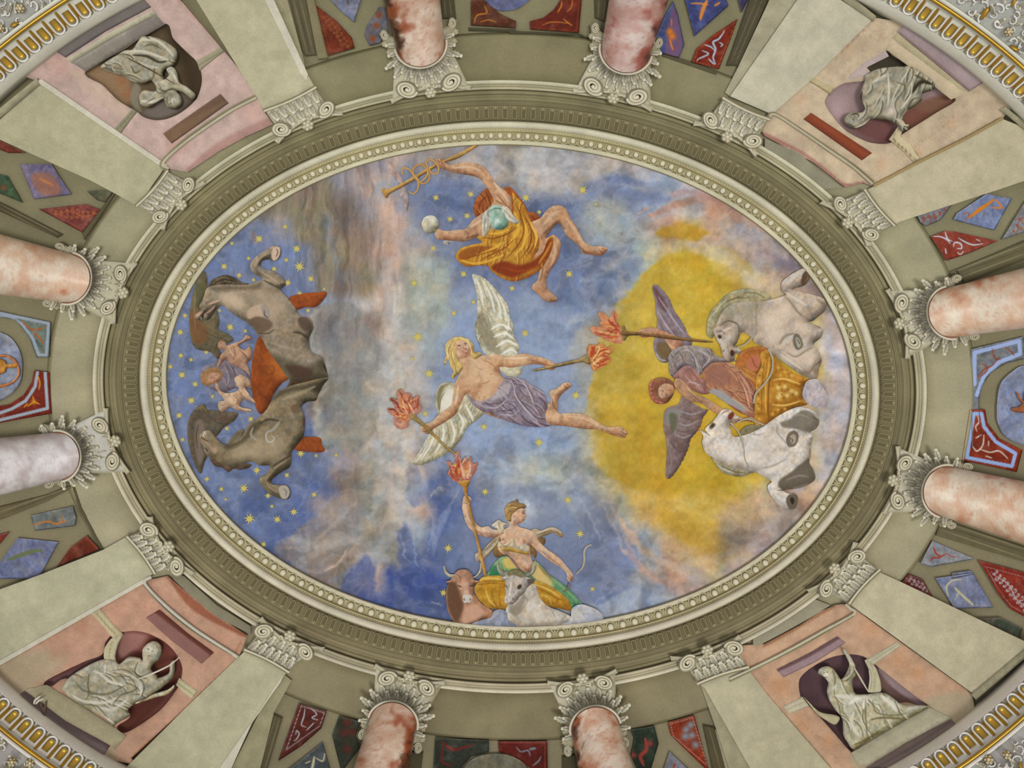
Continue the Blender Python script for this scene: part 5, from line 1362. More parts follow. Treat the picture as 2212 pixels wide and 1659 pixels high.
NICHES = """
@F K1
@T niche_bay|wall|pink marble wall bay at the upper left with a dark arched niche between two pilasters|painted marble bays with statue niches|900 700 .030
@P marble_wall c3aaa0 hole=730,610,1060,420,1400,205,1480,330,1600,450,1680,530,1720,640,1715,740,1670,850,1560,950,1440,1010,1330,1025,1230,1000,1165,950,1110,920,1000,850,880,730 h=0.070 sp=4.5 form=0 mott=.10 s=0 m=p : 180 640 640 300 1230 -40 1560 -300 1540 0 2230 810 2260 960 2330 1060 2100 1165 1870 1290 1600 1470 1440 1440 1390 1425 340 700
F9a6a62 26 .5 1570 1480 1880 1300 2330 1060 2300 1000 1850 1220
c98f86 30 .5 1520 0 1900 400 2230 800
cbb79a 120 .35 600 600 1100 1000
Bcc9c8e 120 .4 2150 950 1500 1250 500 560
Bb8a5a0 90 .5 1900 950 1700 300
@P arch_band 8f8a70 h=0.080 sp=2.8 r=3 m=p s=0 : 960 1110 1130 925 1170 955 1030 1145
6e6a52 8 .8 985 1120 1150 940
@P arch_band a19a80 h=0.080 sp=2.8 r=3 m=p s=0 : 1675 515 1880 400 1915 440 1705 605
6e6a52 9 .7 1690 560 1890 440
@P niche_recess 6a5943 h=.062 sp=4 r=26 form=.25 dk=2e2619 lt=4a3d2c bulge=-.055 m=p : 730 610 1060 420 1400 205 1480 330 1600 450 1680 530 1720 640 1715 740 1670 850 1560 950 1440 1010 1330 1025 1230 1000 1165 950 1110 920 1000 850 880 730
F3f3322 90 .85 1390 200 1500 300 1700 560 1715 720 1620 780 1500 450
Fa28464 60 .8 740 610 1050 480 1120 700 1090 900 880 740
B9c6a45 60 .7 1090 800 1040 700
Bb08a68 80 .5 1150 560
F7d746e 50 .8 1200 980 1330 1020 1500 970 1620 860 1500 800 1250 930
F918977 10 .9 1150 700 1110 850 1165 950 1210 950 1180 860 1200 760
@P tablet 7a604a h=0.090 sp=3 s=0 r=3 m=p : 1390 1140 1880 800 1950 880 1465 1225
F6a5044 20 .6 1480 1090 1870 810 1940 870 1880 880
@P plinth 77706c h=0.085 sp=3.5 s=0 r=3 m=p : 465 432 700 265 1000 85 1230 -5 1290 60 900 270 560 492
59535a 26 .6 560 485 900 270 1290 70
@P plinth_fillet b5b096 h=0.087 sp=8 s=0 r=3 m=p : 570 505 920 285 1300 85 1335 125 950 335 610 540
@P plinth_face 8e877c h=0.086 sp=8 s=0 r=3 m=p : 610 535 950 330 1335 125 1405 210 1060 410 735 610
F78716e 30 .5 1100 230 1335 125 1405 210 1150 350
@W string_moulding b9b399 13 0.102 p : 1440 1440 1395 1385 1560 1230 1760 1085 1980 940 2185 835
@W string_moulding 8c8668 8 0.100 p : 1420 1455 1370 1390 1550 1210 1750 1062 1970 920 2175 815
@T statue|statue|grey painted statue of a winged draped figure holding a bow in the upper left niche||1400 900 .075
@P body a39e88 folds=25,16,130,13,1200,560,300 h=0.102 sp=1.8 r=9 form=.5 dk=5c563f lt=c9c5b0 bulge=.03 : 1220 310 1330 320 1420 360 1500 420 1515 490 1480 560 1400 600 1400 680 1480 720 1500 770 1545 830 1550 890 1500 930 1430 915 1395 850 1330 885 1270 920 1200 890 1188 820 1230 770 1320 780 1330 740 1290 690 1220 715 1140 700 1050 650 960 620 860 580 900 530 1000 470 1060 430 1130 420 1180 350
4c4634 22 .8 1130 470 1250 480 1360 530 1450 510
c9c5b0 26 .9 1060 440 1220 440 1350 480 1440 520
d0ccb8 22 .8 1200 340 1340 350 1440 430 1480 480
6b6448 14 .7 1220 400 1300 380 1380 420
cdc9b4 18 .8 880 590 1050 660 1160 700
6a5a3c 14 .7 1120 560 1150 620 1200 600
8a6a48 10 .7 960 560 1050 580
6b6448 14 .7 1320 560 1310 650 1290 690
c6c2ac 20 .8 1180 520 1250 560 1350 580
726b4e 12 .7 1290 700 1350 790 1440 790
d2ceba 26 .8 1210 860 1300 870 1390 830
76705a 12 .7 1240 880 1330 830
6b6550 10 .8 1430 820 1425 870 1445 900
Bd4d0bc 30 .8 1480 860
5a543f 8 .9 1448 845 1455 850
5a543f 8 .9 1450 880 1462 884
7a735a 8 .8 1480 850 1490 880
@P arm b0ab94 h=0.125 sp=2.4 r=7 form=.5 dk=5c563f lt=cfcbb6 bulge=.02 : 1330 690 1400 680 1440 640 1420 590 1470 570 1510 620 1535 705 1600 745 1670 810 1645 850 1560 790 1470 770 1400 790 1340 750
d6d2be 12 .8 1450 600 1490 650 1520 710
6b6448 8 .7 1350 700 1380 770 1420 780
@W bow 5b4632 5 0.160 t : 1080 490 1290 600 1490 715

@F K4
@T niche_bay|wall|peach marble wall bay at the upper right with an arched niche between two pilasters|painted marble bays with statue niches|1000 900 .030
@P marble_wall c4b195 hole=1040,435,1100,480,1250,570,1450,720,1560,800,1625,860,1450,970,1150,1160,1100,1200,1050,1225,950,1225,850,1200,700,1120,600,1020,520,900,520,840,580,770,680,710,840,690,870,640,900,610,870,570,960,520 h=0.070 sp=4.5 form=0 mott=.10 s=0 m=p : 930 150 1190 190 1600 450 1890 690 2130 900 2030 1010 930 1590 840 1560 690 1600 420 1390 0 1160 -40 1100 0 1040 70 970 410 655
Bd0a583 60 .5 300 850 700 400 1000 1400 500 1500 1300 1300 1600 1050
Bb09a86 70 .5 1700 1000 1500 1200 1200 1000 1900 900 300 1200
9c7d66 8 .5 560 560 760 340 900 200
a88468 6 .6 1180 1330 1350 1200 1500 1100 1700 900
a88468 6 .6 850 250 960 350 1000 260
F9a615c 14 .7 0 1130 320 1290 540 1450 680 1560 840 1545 850 1570 660 1600 500 1490 300 1310 0 1180
@P soffit_return 8f8b76 h=0.074 sp=9 s=0 form=0 m=p : 0 1180 300 1310 500 1490 660 1600 480 1620 200 1400 0 1290
@P arch_band b9ab86 h=0.080 sp=2.8 r=3 m=p s=0 : 410 655 595 750 560 810 365 690
7f6a3f 8 .8 380 690 560 795
@P arch_band c9bc98 h=0.089 sp=4 r=3 m=p s=0 : 1060 1190 1150 1060 1190 1080 1160 1160 1250 1240 1330 1350 1270 1385 1180 1290
7c6744 9 .9 1165 1080 1100 1180 1200 1280 1290 1370
7c6744 9 .9 1170 1165 1250 1230 1320 1345
@P arch_reveal b9a9a4 h=0.080 sp=6 r=4 m=p s=0 form=0 : 1030 430 1060 480 860 580 900 640 700 690 720 640 860 520
@P niche_recess 9b8382 h=.062 sp=4 r=26 form=.25 dk=4a2c26 lt=b5a3a2 bulge=-.055 m=p : 1040 435 1100 480 1250 570 1450 720 1560 800 1625 860 1450 970 1150 1160 1100 1200 1050 1225 950 1225 850 1200 700 1120 600 1020 520 900 520 840 580 770 680 710 840 690 870 640 900 610 870 570 960 520
F6e4440 60 .85 760 1110 900 1190 1050 1225 1110 1120 1050 1000 900 1020
F7a4a3a 40 .85 1190 960 1420 840 1570 810 1620 860 1450 970 1160 1150
F84634c 30 .7 1250 900 1440 840 1600 850 1430 960
Bb09a9c 90 .6 650 860 620 950
F3f3b2b 24 .9 1040 440 1260 580 1180 600 1000 620 900 650 880 570
@P tablet 7e3e28 h=0.090 sp=3 s=0 r=3 m=p : 395 962 915 1305 830 1368 330 1015
Fa0502c 30 .5 430 1000 880 1310 850 1330 400 1010
@P tablet_shadow 8a8370 h=0.080 sp=7 s=0 r=3 form=0 m=p : 330 1015 830 1368 810 1378 320 1035
@P plinth a39294 h=0.090 sp=3.5 s=0 r=3 m=p : 1130 270 1200 205 1600 460 1885 690 1745 780 1400 500
8d7473 30 .7 1150 290 1400 480 1740 760
@P plinth_fillet b3aa88 h=0.086 sp=8 s=0 r=3 form=0 m=p : 1085 320 1130 285 1430 520 1740 785 1650 750 1350 530
@P plinth_face c6b698 h=0.085 sp=8 s=0 r=3 form=0 m=p : 1040 425 1075 340 1350 520 1650 750 1700 800 1590 850 1300 620
@W string_moulding b9b096 12 0.102 p : 30 1030 80 975 300 1110 560 1290 760 1430 920 1570
@W string_moulding 837b5c 7 0.100 p : 10 1020 75 960 300 1095 560 1270 780 1420 935 1555
@W edge_moulding a68f63 13 0.102 p : 930 1585 1300 1390 1700 1190 2035 1005
@T statue|statue|grey statue of a bearded man with swirling drapery in the upper right niche||1000 900 .075
@P body a09a86 folds=110,20,180,14,1130,780,330 h=0.102 sp=1.8 r=10 form=.5 dk=55503c lt=c9c4b0 bulge=.03 : 860 640 960 590 1100 570 1250 570 1400 660 1450 720 1430 770 1340 800 1340 850 1290 900 1200 960 1180 1010 1190 1060 1230 1075 1210 1110 1170 1120 1120 1060 1050 1030 960 1020 900 1020 850 1070 780 1100 700 1060 680 1010 730 960 820 960 850 930 820 850 820 780 850 700
44402e 26 .85 900 590 1050 540 1200 570
44402e 34 .85 1250 800 1330 700 1430 720
5c563f 24 .7 1280 640 1380 690
d0ccb8 16 .8 1050 620 1060 760 1050 900
d0ccb8 12 .8 1230 590 1150 720 1100 820 1080 900
cbc6b2 30 .7 920 700 1000 660 1040 640
4f4a38 20 .8 830 780 820 860 850 930
b6b09b 50 .7 880 860 980 820 1020 860
726b54 20 .6 1120 700 1200 740 1180 860
d0ccb8 14 .8 1260 700 1240 820 1160 930
5c563f 10 .8 1210 920 1260 850 1330 830
Bd9c8b8 40 .8 1080 950
4a4433 12 .8 730 980 790 970 800 1000
3d3829 9 .9 750 1010 762 1030
d2cdba 14 .8 770 1090 840 1060 900 1010
4f4a38 10 .6 700 1050 760 1080
d9d4c2 12 .8 1180 1050 1220 1080
@P hand b9b29c h=0.135 sp=2.2 r=5 form=.5 dk=6c654e lt=dcd7c4 bulge=.02 : 1120 1010 1180 1030 1200 1060 1230 1062 1226 1080 1196 1082 1222 1100 1210 1112 1186 1098 1180 1118 1168 1112 1160 1080 1130 1050

@F K8
@T niche_bay|wall|salmon marble wall bay at the lower left with a dark red arched niche|painted marble bays with statue niches|900 900 .030
@P marble_wall bf977f hole=385,920,700,760,870,690,900,590,960,520,1040,500,1150,490,1260,510,1400,580,1500,680,1555,800,1540,910,1500,1000,1350,1180,1080,1355,1000,1305,1110,1215,1000,1100,600,900,440,960 h=0.070 sp=4.5 form=0 mott=.10 s=0 m=p : 1240 60 1430 20 1560 130 1800 320 2110 530 2030 735 1120 1575 1180 1640 960 1590 870 1560 400 1250 0 920 -20 760 40 740
Fb3a98c 90 .7 0 760 300 640 560 700 420 900 300 980 500 1100 900 1400 1000 1560 860 1560 400 1250 0 920
Bcb9a82 130 .5 1300 300 1900 550 1250 1200 1000 300
Bb98568 70 .5 480 680 700 450
Bcaa48c 110 .5 1700 900 1400 1400 1100 1500
a8765c 5 .5 900 320 1100 260 1300 300
a8765c 5 .5 1500 250 1650 330 1800 400
F8e4d34 16 .75 1430 20 1640 200 1850 370 2130 530 2100 545 1850 430 1620 290 1480 110
a2562c 34 .8 1120 1570 1500 1250 1800 960 2030 735
a86c48 20 .6 2060 560 2000 700
@P soffit_return 85806a h=0.074 sp=9 s=0 form=0 m=p : 1470 15 1570 20 1850 270 2140 450 2140 520 1850 370 1640 200 1480 50
@P arch_band c0b693 h=0.080 sp=2.8 r=3 m=p s=0 : 775 340 850 290 960 420 1055 520 1035 545 965 555 880 450
8a7d52 9 .8 815 330 920 450 1000 530
@P arch_band c2ba97 h=0.080 sp=2.8 r=3 m=p s=0 : 1500 950 1530 890 1690 1000 1640 1075 1560 1010
8a7d52 9 .8 1510 930 1660 1040
@P niche_recess 74423a h=.062 sp=4 r=26 form=.25 dk=8a5a50 lt=4f2a22 bulge=-.055 m=p : 385 920 700 760 870 690 900 590 960 520 1040 500 1150 490 1260 510 1400 580 1500 680 1555 800 1540 910 1500 1000 1350 1180 1080 1355 1000 1305 1110 1215 1000 1100 600 900 440 960
Fa87a70 50 .9 1000 560 1060 500 1170 500 1260 530 1200 620 1100 700 1000 750 980 660
F6b3a2c 60 .7 1280 560 1420 640 1530 800 1480 980 1300 800 1250 650
F5a2f26 30 .8 1110 1150 1330 1050 1400 1080 1080 1350 1010 1300 1110 1215
F6d5458 20 .9 390 925 620 820 850 700 860 760 640 860 440 950
@P arch_moulding c4bc9b h=0.096 sp=3.5 r=3 m=p : 965 545 1045 525 1010 600 985 700 985 760 895 740 890 650 920 590
8f8258 8 .8 1000 540 945 620 930 740
@P tablet 8d635c h=0.090 sp=3 s=0 r=3 m=p : 1245 375 1360 308 1600 510 1825 675 1720 768 1450 560
F63352b 12 .95 1320 335 1360 308 1600 505 1825 672 1795 695 1560 520
F8c665f 20 .7 1260 380 1330 340 1560 530 1780 705 1720 760
@P plinth 5f5152 h=0.086 sp=3.5 s=0 r=3 m=p : 150 1045 210 1000 560 1260 940 1470 880 1560 500 1360
F8b7b78 30 .9 150 1045 190 1030 560 1310 920 1510 870 1558 500 1360
@P plinth_ledge a9a183 h=0.088 sp=8 s=0 r=3 form=.2 m=p : 225 985 400 950 700 1130 1000 1330 1080 1390 980 1500 940 1465 560 1250 240 1010
@W string_moulding c6c2b2 15 0.102 p : 1290 30 1235 85 1420 280 1640 460 1850 600 2010 700 2030 720
@W string_moulding 77735f 7 0.106 p : 1225 95 1400 290 1620 470 1840 610 2000 700
@W ornament e4dfcc 10 0.140 t : 290 1115 300 1080 345 1045
@W ornament e4dfcc 9 0.140 t : 305 1115 330 1085 370 1070
@W ornament 6d5a4a 9 0.110 : 345 1110 370 1170 365 1240
@W ornament 6d5a4a 9 0.110 : 395 1090 380 1160 375 1240
@T statue|statue|pale statue of a seated woman playing a bowed instrument, lower left niche||900 1200 .075
@P body b3ad96 folds=30,20,190,14,900,1020,330 h=0.102 sp=1.8 r=11 form=.5 dk=6f6a52 lt=dad5c3 bulge=.03 : 1215 690 1220 640 1270 590 1330 578 1375 620 1378 680 1350 740 1310 770 1290 820 1340 870 1350 890 1440 850 1450 770 1490 745 1480 880 1400 960 1350 1000 1300 1040 1240 1080 1150 1110 1090 1170 1110 1210 1010 1270 960 1300 900 1240 830 1200 700 1130 600 1060 530 990 560 920 640 850 800 760 900 730 980 740 1020 770 1100 710 1190 720 1215 740
6f6a52 14 .7 760 850 750 950 760 1020 730 1080
d9d4c2 22 .8 800 830 860 860 950 930 1050 950
7c765e 20 .7 640 920 720 1000 900 1030 1060 960
d6d1be 26 .8 620 1040 720 1090 900 1100 1040 1040
6f6a52 14 .7 960 1120 1030 1040 1140 1000 1180 960
dcd7c6 24 .8 1000 850 1120 860 1190 940 1200 1020
77715a 10 .8 980 880 1090 880 1150 940 1170 1040
d6d1be 28 .7 840 1140 960 1160 1080 1080
7c765e 14 .7 700 1120 820 1130 920 1230
6f6a52 12 .8 1180 750 1150 830 1200 880 1290 860
d3ceba 16 .8 1050 760 1120 730 1190 740
d9d4c2 12 .8 900 770 890 850
Bddd8c6 34 .9 1280 650
6d6750 9 .9 1255 640 1275 650
6d6750 9 .9 1290 665 1305 662
6d6750 7 .9 1262 700 1280 705
8a8369 10 .7 1330 600 1355 660 1330 720
Bc9c3ae 26 .8 1250 770
@P scarf cfc9b4 h=0.140 sp=2.3 r=5 form=.5 dk=7c765e lt=e6e2d3 bulge=.02 : 950 840 1050 820 1150 870 1220 930 1230 1000 1190 1060 1200 960 1120 890 1020 860
@P instrument cdc5a4 h=0.135 sp=2.3 r=5 form=.4 dk=7c7252 lt=e6e0c8 bulge=.02 : 1240 1060 1300 1030 1430 990 1485 950 1480 985 1420 1035 1320 1060 1170 1110 1160 1100
F6f4033 8 .6 1190 1095 1280 1020 1300 1030 1230 1080
@W bow_stick ded9c8 7 0.165 t : 1180 900 1330 840 1450 780 1530 715

@F K11
@T niche_bay|wall|orange marble wall bay at the lower right with a plum arched niche|painted marble bays with statue niches|900 900 .030
@P marble_wall c4a084 hole=290,940,310,880,400,800,550,720,700,690,820,700,880,730,960,790,1050,860,1250,1020,1400,1130,1380,1150,1180,1100,1000,1200,1000,1300,770,1495,735,1520,600,1370,430,1180,330,1080,300,1030 h=0.070 sp=4.5 form=0 mott=.10 s=0 m=p : 700 255 1770 1025 1800 1200 1640 1290 1060 1659 900 1720 560 1659 0 1010 -170 810 -240 700 -300 620 0 600 300 440 480 320 600 270
Fb3a88c 60 .8 1130 1200 1500 1030 1800 1040 1780 1200 1300 1520 1000 1659 780 1659 740 1530 900 1400
Bcd9a70 110 .5 900 450 1150 750 300 1300 100 950
Bc98f62 70 .5 150 960 540 1430 1300 850
9c7050 6 .5 1150 750 1250 800 1300 900
9c7050 6 .5 300 1250 420 1370 560 1450
F93603f 14 .7 0 590 150 510 400 370 560 280 600 285 450 370 200 520 0 625
8f8763 12 .6 0 1030 250 1300 560 1659
@P soffit_return 98927c h=0.074 sp=9 s=0 form=0 m=p : -100 560 0 500 300 320 420 215 560 270 400 370 150 510 -100 640
@P arch_band c6c0a4 h=0.080 sp=2.8 r=3 m=p s=0 : 850 740 1125 580 1165 615 930 780
8a8467 8 .6 890 760 1145 600
@P arch_band c3baa0 h=0.080 sp=2.8 r=3 m=p s=0 : 150 1130 320 1050 380 1130 210 1200
8a8467 8 .6 170 1170 350 1090
@P niche_recess 5f464a h=.062 sp=4 r=26 form=.25 dk=75595c lt=3f2c30 bulge=-.055 m=p : 290 940 310 880 400 800 550 720 700 690 820 700 880 730 960 790 1050 860 1250 1020 1400 1130 1380 1150 1180 1100 1000 1200 1000 1300 770 1495 735 1520 600 1370 430 1180 330 1080 300 1030
Fa58f90 20 .9 965 790 1100 880 1400 1130 1290 1110 1100 980 1000 880
F7a5f54 30 .8 990 850 1100 1000 1280 1110 1180 1110 1000 1010
B473338 90 .6 360 900 420 1050
B7a5e66 90 .4 800 950 700 800
@P arch_moulding c5bf9f h=0.094 sp=3.5 r=3 m=p : 855 740 930 780 970 860 990 940 985 1010 880 1010 900 930 890 830
8f8868 8 .7 900 770 940 870 930 1000
@P arch_moulding bdb592 h=0.094 sp=3.5 r=3 m=p : 330 1050 380 1100 470 1180 610 1210 640 1240 600 1290 520 1250 440 1190
@P tablet 9b8286 h=0.090 sp=3 s=0 r=3 m=p : 100 820 380 680 620 536 690 590 440 750 160 885
F6b4e52 12 .95 100 820 380 678 620 536 640 552 400 700 115 838
@P plinth_ledge b3ad93 h=0.088 sp=8 s=0 r=3 form=.2 m=p : 740 1530 1000 1370 1300 1190 1400 1140 1600 1235 1570 1250 1200 1440 870 1640 800 1640
@P plinth 75635f h=0.086 sp=3.5 s=0 r=3 m=p : 860 1659 1200 1450 1585 1240 1640 1290 1300 1520 1060 1659
F93827f 22 .8 1000 1640 1300 1470 1610 1270 1630 1290 1300 1510 1060 1659
@W string_moulding c3bea4 13 0.102 p : -300 900 0 760 250 630 500 490 760 345 730 300 690 262
@W string_moulding 8a8365 7 0.106 p : -300 920 0 775 300 625 520 500 760 360
@T statue|statue|cream painted statue of a seated woman raising one hand in the lower right niche||900 1300 .075
@P body c0bb9f folds=60,22,180,14,880,1220,330 h=0.102 sp=1.8 r=11 form=.5 dk=77714f lt=e6e2d0 bulge=.03 : 455 850 470 810 530 790 580 810 620 860 650 900 690 860 720 770 700 700 665 650 690 655 740 720 765 800 780 860 750 920 770 1020 860 1030 1000 1015 1080 1050 1160 1110 1250 1120 1400 1130 1370 1160 1240 1230 1000 1360 870 1430 760 1500 700 1430 670 1370 660 1240 600 1160 550 1080 530 1000 540 930 500 880
Be4dfce 30 .9 520 860
5e583d 8 .9 500 842 512 850
5e583d 8 .9 528 838 540 842
5e583d 6 .9 505 888 530 885
8a835e 18 .7 580 830 600 900 590 960
a79f7a 40 .7 680 960 740 1000
dfdac8 40 .8 600 1040 700 1050 800 1060
8a835e 14 .7 620 1080 640 1180 660 1280
e6e1d0 44 .9 720 1110 800 1060 860 1050 840 1150
8a835e 14 .8 860 1060 860 1200 870 1330 880 1420
e0dbc7 34 .8 760 1180 740 1280 800 1380
8a835e 16 .7 920 1080 950 1180 1080 1210 1220 1190
e6e1d0 44 .8 990 1040 1080 1110 1130 1180
7c7552 20 .7 900 1250 1000 1230 1200 1240
a9a684 40 .7 720 1330 760 1420
dedac6 22 .8 1210 1160 1320 1130
77704c 18 .7 760 1460 860 1420 980 1340
8a835e 10 .7 670 700 720 790 760 840
@P arm cfc9b2 h=0.135 sp=2.2 r=5 form=.5 dk=77714f lt=e6e2d0 bulge=.02 : 665 648 690 655 750 740 775 810 740 880 690 920 660 900 720 850 720 770 695 710
@W rod d0cab2 8 0.160 t : 760 800 820 900 885 1010
@W rod d0cab2 8 0.150 t : 885 1005 900 900 890 830
"""
